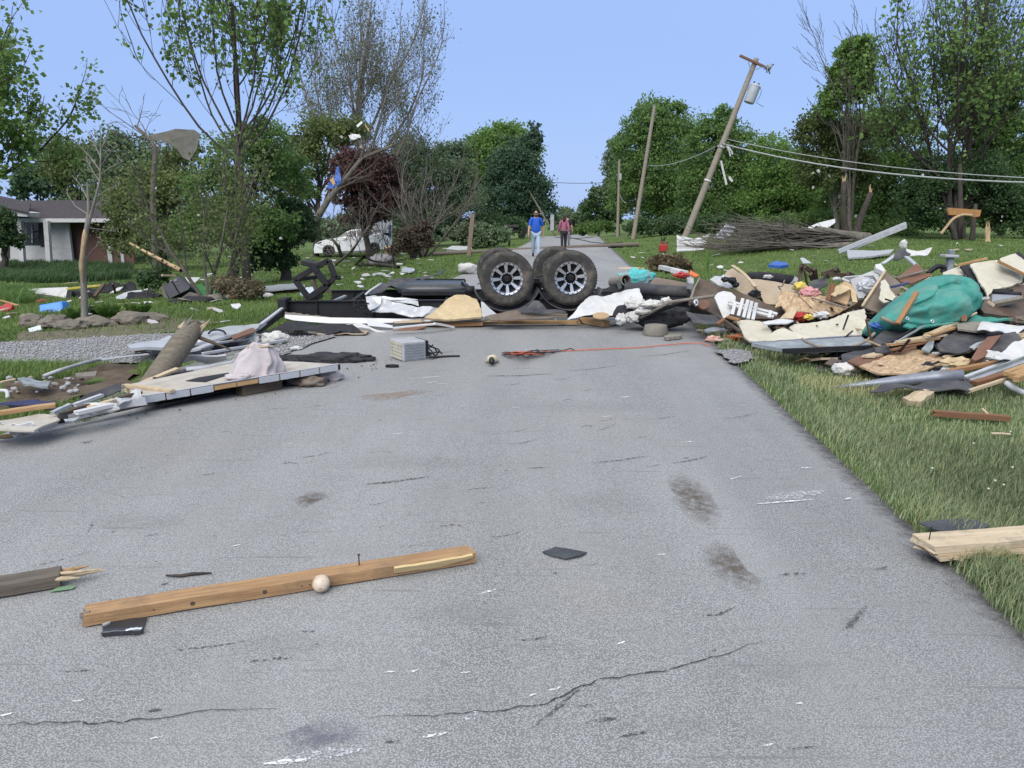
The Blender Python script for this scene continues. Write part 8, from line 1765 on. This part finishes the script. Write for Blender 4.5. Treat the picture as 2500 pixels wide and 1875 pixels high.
# ------------------------------------------------------------------ house, shed, car
def bricks():
 m,t,b,o = _nodes('red_brick');v = coords(t);br = t.nodes.new('ShaderNodeTexBrick');mp = t.nodes.new('ShaderNodeMapping');mp.inputs['Rotation'].default_value = (pi / 2,0,0)
 t.links.new(v,mp.inputs[0]);t.links.new(mp.outputs[0],br.inputs['Vector']);br.inputs['Scale'].default_value = 4.5
 br.inputs['Color1'].default_value = (.13,.05,.035,1);br.inputs['Color2'].default_value = (.085,.036,.028,1);br.inputs['Mortar'].default_value = (.2,.17,.15,1)
 t.links.new(br.outputs[0],b.inputs['Base Color']);b.inputs['Roughness'].default_value = .9;return m
YH = 43.0;hb = onground(100,YH);house = T('ranch_house','low white and brick ranch house with dark roof at the left edge','house',hb)
def hw(x,y,Y=YH): return V(*ZA(x,y),Y)
zb_,ze_ = hb.z - .3,hw(300,465).z
def wallq(name,x0,x1,mat,Y,z0=None,z1=None,th=.2):
 a,b = hw(x0,700,Y),hw(x1,700,Y);m = MB();m.box(((a.x + b.x) / 2,Y + th / 2,((z0 or zb_) + (z1 or ze_)) / 2),(b.x - a.x,th,(z1 or ze_) - (z0 or zb_)));return m.build(name,mat,house)
STUC = M('white_stucco',(.50,.50,.49),.8,.1,3,bump=.1,dirt=.4,dcol=(.25,.24,.21))
wallq('wall',-300,598,STUC,YH);wallq('brick_wall',600,1120,bricks(),YH + .6)
wallq('wall',900,935,STUC,YH + .5);wallq('wall',1010,1035,STUC,YH + .5)
e0,e1,r0,r1 = hw(-400,452,YH - .8),hw(1180,470,YH - .8),hw(-400,300,YH + 5),hw(1130,318,YH + 5)
e1.z = e0.z = (e0.z + e1.z) / 2;r1.z = r0.z = (r0.z + r1.z) / 2
m_ = MB();m_.prism([e0,e1,r1,r0],(0,0,-.12));m_.prism([r0 + Vector((0,.01,0)),r1 + Vector((0,.01,0)),e1 + Vector((0,11.6,0)),e0 + Vector((0,11.6,0))],(0,0,-.12));roof = m_.build('roof',M('dark_shingles',(.045,.036,.040),.9,.35,12,bump=.4,dirt=.3,dcol=(.08,.065,.06),stretch=(1,.4,4)),house)
m_ = MB();m_.bar(e0 + Vector((0,-.06,-.1)),e1 + Vector((0,-.06,-.1)),.05,.2);m_.build('fascia',STUC,house)
m_ = MB();m_.prism([hw(-100,345,YH - 2),hw(115,395,YH - 2),hw(235,412,YH - 2),hw(228,446,YH - 2),hw(115,440,YH - 2),hw(-100,385,YH - 2)],(0,1.1,0));m_.build('porch_gable',STUC,house)
m_ = MB();m_.prism([hw(-100,335,YH - 2.1),hw(120,385,YH - 2.1),hw(240,408,YH - 2.1),hw(260,330,YH + 1.5),hw(100,290,YH + 3),hw(-100,250,YH + 3)],(0,0,-.1));m_.build('porch_roof',MATS['dark_shingles'],house)
for x0,x1 in ((150,205),(365,440)):
 a,b = hw((x0 + x1) / 2 - 10,480,YH - 1),hw((x0 + x1) / 2 + 12,815,YH - 1);b.z = g(b.x,b.y);m_ = MB();m_.bar(b,a,.24,.24);m_.build('porch_column',STUC,house)
def slabw(name,mat,q,Y,parent,th=.04): return slab(name,mat,[hw(x,y,Y) for x,y in q],th,parent=parent)
win = slabw('window',M('dark_glass',(.03,.035,.045),.1,.2,3,bump=0,dirt=0,spec=.6),((195,500),(340,500),(345,688),(198,688)),YH - .02,house)
for x0,y0,x1,y1 in ((225,500,228,688),(282,500,286,688),(195,590,342,592),(195,500,342,500),(195,688,345,688)):
 m_ = MB();m_.bar(hw(x0,y0,YH - .06),hw(x1,y1,YH - .06),.05,.09);m_.build('window_bar',STUC,win)
for x0 in (128,340): slabw('shutter',NAVY if False else M('black_shutter',(.02,.018,.02),.6),((x0,490),(x0 + 36,490),(x0 + 38,700),(x0 + 2,700)),YH - .05,house)
slabw('door',M('black_shutter',(.02,.018,.02)),((20,520),(80,520),(80,800),(20,800)),YH - .03,house)
# shed behind the car
sh = T('white_shed','white sided shed corner behind the parked white car','shed',onground(940,52));Yw = 52
def ow(x,y,Y): return V(*ZO(x,y),Y)
for k in range(6):
 x0 = 1012 + k * 38;slab('siding_board',WHITEM,[ow(x0,660,Yw),ow(x0 + 35,660,Yw),ow(x0 + 35,930,Yw),ow(x0,930,Yw)],.1,parent=sh)
slab('door_strip',M('blue_trim',(.05,.06,.16),.6),[ow(1195,720,Yw - .1),ow(1225,720,Yw - .1),ow(1222,860,Yw - .1),ow(1195,860,Yw - .1)],.05,parent=sh)
# white hatchback
YC = 44.5;cb0 = V(*ZO(770,1060),YC);cb0.z = g(cb0.x,cb0.y);car = T('white_hatchback','white hatchback car parked sideways behind broken branches','car',cb0)
def cz(x,y,dy=0.0): return ow(x,y,YC + dy)
CARW = M('car_paint',(.80,.81,.82),.25,.05,2,bump=0,dirt=.15,dcol=(.35,.33,.3),spec=.6)
low = [(322,1052),(316,1000),(330,945),(380,912),(470,885),(590,868),(700,862),(880,848),(1010,832),(1110,826),(1180,842),(1205,880),(1226,935),(1222,985),(1190,1000),(1110,1005),(1098,950),(1060,922),(1010,920),(965,950),(955,1015),(570,1040),(552,985),(510,955),(465,958),(425,990),(412,1050)]
top = [(600,868),(690,802),(760,774),(850,765),(950,772),(1040,792),(1110,815),(1150,832),(1010,834),(880,848),(700,862)]
m_ = MB();W2 = 1.7;nl = len(low)
lay = [(.0,.10,3),(.12,0,0),(W2 - .12,0,0),(W2,.10,3)]
cx_,cy_ = 770,940;vs = []
for dy,sh_,_ in lay:
 for x,y in low: vs.append(cz(x + (cx_ - x) * sh_ * .35,y + (cy_ - y) * sh_ * .35,dy))
m_.add(vs,[(l * nl + i,l * nl + (i + 1) % nl,(l + 1) * nl + (i + 1) % nl,(l + 1) * nl + i) for l in range(3) for i in range(nl)] + [tuple(range(nl))[::-1],tuple(range(3 * nl,4 * nl))]);m_.build('body',CARW,car,True,auto=True)
m_ = MB();nt_ = len(top);vs = [cz(x,y,.02 + .26 * (865 - y) / 100) for x,y in top] + [cz(x,y,W2 - .02 - .26 * (865 - y) / 100) for x,y in top]
m_.add(vs,[(i,(i + 1) % nt_,nt_ + (i + 1) % nt_,nt_ + i) for i in range(nt_)] + [tuple(range(nt_))[::-1],tuple(range(nt_,2 * nt_))]);m_.build('roof',CARW,car,True,auto=True)
GL = MATS['dark_glass']
def cwin(name,q,mat,pr=-.02,th=.02): return slab(name,mat,[cz(x,y,.02 + .26 * max(0,865 - y) / 100 + pr) for x,y in q],th,parent=car)
cwin('side_window',[(640,858),(705,806),(775,784),(815,780),(815,850),(700,858)],GL);cwin('side_window',[(825,780),(890,778),(965,786),(1025,808),(1000,830),(880,845),(825,849)],GL)
cwin('windscreen',[(604,862),(690,803),(700,806),(636,858)],GL);cwin('rear_lamp',[(1140,850),(1165,870),(1185,905),(1165,900),(1145,875)],REDP);cwin('headlight',[(345,935),(400,915),(420,920),(370,942)],GL)
cwin('door_seam',[(818,850),(822,850),(815,1010),(810,1010)],BLACK,-.012,.005);cwin('door_handle',[(770,885),(800,882),(800,890),(770,892)],GREYG,-.03);cwin('mirror',[(650,868),(680,850),(700,856),(690,875)],CARW,-.2,.1);cwin('sill',[(560,1035),(960,1010),(955,1030),(570,1055)],GREYD,-.015)
m_ = MB();m_.prism([cz(1120,808,.3),cz(1192,815,.3),cz(1195,850,.3),cz(1150,836,.3)],(0,1.1,0));m_.build('spoiler',BLACK,car)
for x_,y_ in ((488,1016),(1030,985)):
 for dy in (.08,W2 - .12):
  c = cz(x_,y_,dy);w = T('wheel',None,None,c);w.parent = car;w.location = c - ORG[car.name];m_ = MB();m_.lathe([(.21,.09),(.3,.1),(.325,.06),(.325,-.1),(.2,-.1)],c,(0,-1,0),24);m_.build('tyre',RUBBER,w,True);m_ = MB();m_.lathe([(.0,.05),(.2,.03),(.21,.08)],c,(0,-1,0),24);rm = m_.build('rim',RIMBLK,w,True)
  for k in range(5):
   t = k * 2 * pi / 5 + .3;d = Vector((cos(t),0,sin(t)));m_ = MB();m_.bar(c + d * .02 + Vector((0,-.07,0)),c + d * .2 + Vector((0,-.07,0)),.02,.06,(0,1,0));m_.build('spoke',RIM,rm)
# ------------------------------------------------------------------ people
def skin(name,mat,vs,es,rad,parent,org,sub=2):
 me = bpy.data.meshes.new(name);me.from_pydata([tuple(v) for v in vs],es,[]);o = bpy.data.objects.new(name,me);COL.objects.link(o);me.materials.append(mat)
 k = o.modifiers.new('skin','SKIN');k.use_smooth_shade = True
 for i,r in enumerate(rad): me.skin_vertices[0].data[i].radius = (r,r) if not hasattr(r,'__len__') else r;me.skin_vertices[0].data[i].use_root = i == 0
 s_ = o.modifiers.new('s','SUBSURF');s_.levels = s_.render_levels = sub;o.parent = parent;ORG[o.name] = org;return o
SKIN_ = M('skin_tone',(.40,.235,.165),.6,.06,8,bump=0,dirt=0)
def person(label,base,H,face,step,shirt,trou,hair,shoe,fat=1.0,sleeve=.45,long=False,beard=False):
 """standing or walking figure; face = -1 towards the camera, +1 away; step = stride length"""
 o = T('person',label,'person',base);f = face;st = step;h = H
 def P(x,y,z): return Vector((x * h,y * h * f,z * h))
 J = dict(pel=P(0,0,.53),spi=P(0,.005,.62),che=P(0,0,.74),nb=P(0,-.005,.82),nk=P(0,.005,.86),hd=P(0,.015,.905),tp=P(0,.01,.955))
 for s,n in ((-1,'l'),(1,'r')):
  q = s * f;y = st * (s if f else 1)
  J['sh' + n] = P(s * .098 * (fat * .3 + .7),0,.805);J['el' + n] = P(s * (.135 * (fat * .35 + .65)),-y * .35 - .01,.64);J['wr' + n] = P(s * .15 * (fat * .3 + .7),-y * .7 + .03,.50);J['ha' + n] = P(s * .15 * (fat * .3 + .7),-y * .75 + .045,.455)
  J['hi' + n] = P(s * .05,0,.50);J['kn' + n] = P(s * .055,y * .55 + .02,.275);J['an' + n] = P(s * .055,y - (.03 if y < 0 else 0),.045 + (.02 if y < 0 else 0));J['to' + n] = P(s * .06,y + .075,.018)
 names = list(J);ix = {n: i for i,n in enumerate(names)};R0 = dict(pel=.075 * fat,spi=.07 * fat,che=.075,nb=.045,nk=.032,hd=.05,tp=.04)
 for n in 'lr': R0.update({'sh' + n: .038,'el' + n: .027,'wr' + n: .018,'ha' + n: .02,'hi' + n: .055,'kn' + n: .036,'an' + n: .024,'to' + n: .018})
 E = [('pel','spi'),('spi','che'),('che','nb'),('nb','nk'),('nk','hd'),('hd','tp')]
 for n in 'lr': E += [('nb','sh' + n),('sh' + n,'el' + n),('el' + n,'wr' + n),('wr' + n,'ha' + n),('pel','hi' + n),('hi' + n,'kn' + n),('kn' + n,'an' + n),('an' + n,'to' + n)]
 vs = [J[n] for n in names];es = [(ix[a],ix[b]) for a,b in E];rr = [R0[n] * h for n in names]
 for n,s in (('l',-1),('r',1)):                       # five fingers on each hand
  for k in range(5):
   b = J['ha' + n];d = Vector(((k - 2) * .006 * h * .3,(k - 1.5) * .010 * h * f,-(.045,.05,.052,.048,.03)[k] * h));i = len(vs);vs += [b + d * .5,b + d];es += [(ix['ha' + n],i),(i,i + 1)];rr += [.006 * h,.005 * h]
 body = skin('body',SKIN_,vs,es,rr,o,base)
 def part(nm,mat,seq,ed,k): return skin(nm,mat,[J[a] if isinstance(a,str) else a for a in seq],ed,[r * h for r in k],o,base)
 el = [J['sh' + n].lerp(J['el' + n],min(1,sleeve * 2)) for n in 'lr'];seq = [P(0,0,.49),'spi','che','nb','shl',el[0],'shr',el[1]];ed = [(0,1),(1,2),(2,3),(3,4),(4,5),(3,6),(6,7)];k = [.088 * fat,.09 * fat,.09 * (fat * .5 + .5),.052,.046,.04,.046,.04]
 if sleeve > .6: seq += ['wrl','wrr'];ed += [(5,8),(7,9)];k += [.026,.026]
 part('shirt',shirt,seq,ed,k)
 part('trousers',trou,['pel','hil','knl','anl','hir','knr','anr'],[(0,1),(1,2),(2,3),(0,4),(4,5),(5,6)],[.068 * fat,.062,.048,.036,.062,.048,.036])
 for n in 'lr': part('shoe',shoe,['an' + n,'to' + n],[(0,1)],[.03,.024])
 hc = base + P(0,.012,.925);blob('head',SKIN_,hc,(.043 * h,.053 * h,.068 * h),amp=.04,sub=3,parent=body)
 blob('hair',hair,hc + P(0,-.012,.018),(.047 * h,.052 * h,.055 * h),amp=.08,sub=3,parent=o)
 if long: blob('hair',hair,base + P(0,-.045,.84),(.048 * h,.03 * h,.11 * h),amp=.12,sub=3,parent=o)
 fy = lambda z,w=.0: hc + P(w,.052,z)
 blob('nose',SKIN_,fy(-.005),(.009 * h,.012 * h,.014 * h),amp=.0,sub=2,parent=body)
 if beard: blob('beard',hair,hc + P(0,.03,-.038),(.037 * h,.03 * h,.03 * h),amp=.1,sub=3,parent=o);m_ = MB();m_.box(fy(.012),(.075 * h,.012 * h,.02 * h));m_.build('sunglasses',BLACK,o)
 for s in (-1,1): blob('ear',SKIN_,hc + P(s * .044,0,0),(.008 * h,.012 * h,.018 * h),amp=0,sub=2,parent=body)
 return o
BLUES = M('blue_tshirt',(.02,.09,.42),.9,.12,5,bump=.2,dirt=0);JEAN = M('light_jeans',(.33,.41,.50),.9,.15,9,bump=.2,dirt=.1);HAIRD = M('dark_hair',(.012,.009,.008),.6,.2,20,dirt=0)
person('bearded person in blue t-shirt and light jeans walking towards the camera',G(1308,627),1.8,-1,.13,BLUES,JEAN,HAIRD,BLACK,1.28,beard=True)
person('person with long dark hair in mauve top and black trousers walking away',G(1376,608),1.66,1,.10,M('mauve_top',(.30,.10,.15),.9,.12,5,bump=.2,dirt=0),BLKCLOTH,HAIRD,BLACK,1.0,.9,True)
person('person in dark top half hidden behind the one in mauve',G(1385,600),1.68,1,.08,BLKCLOTH,M('grey_trousers',(.2,.2,.21),.9),HAIRD,BLACK,1.05)
p_ = V(1417,575,112);p_.z = road_z(112);person('tiny distant person in dark clothes at the road end',p_,1.7,1,.06,RUSTB,BLKCLOTH,HAIRD,BLACK)
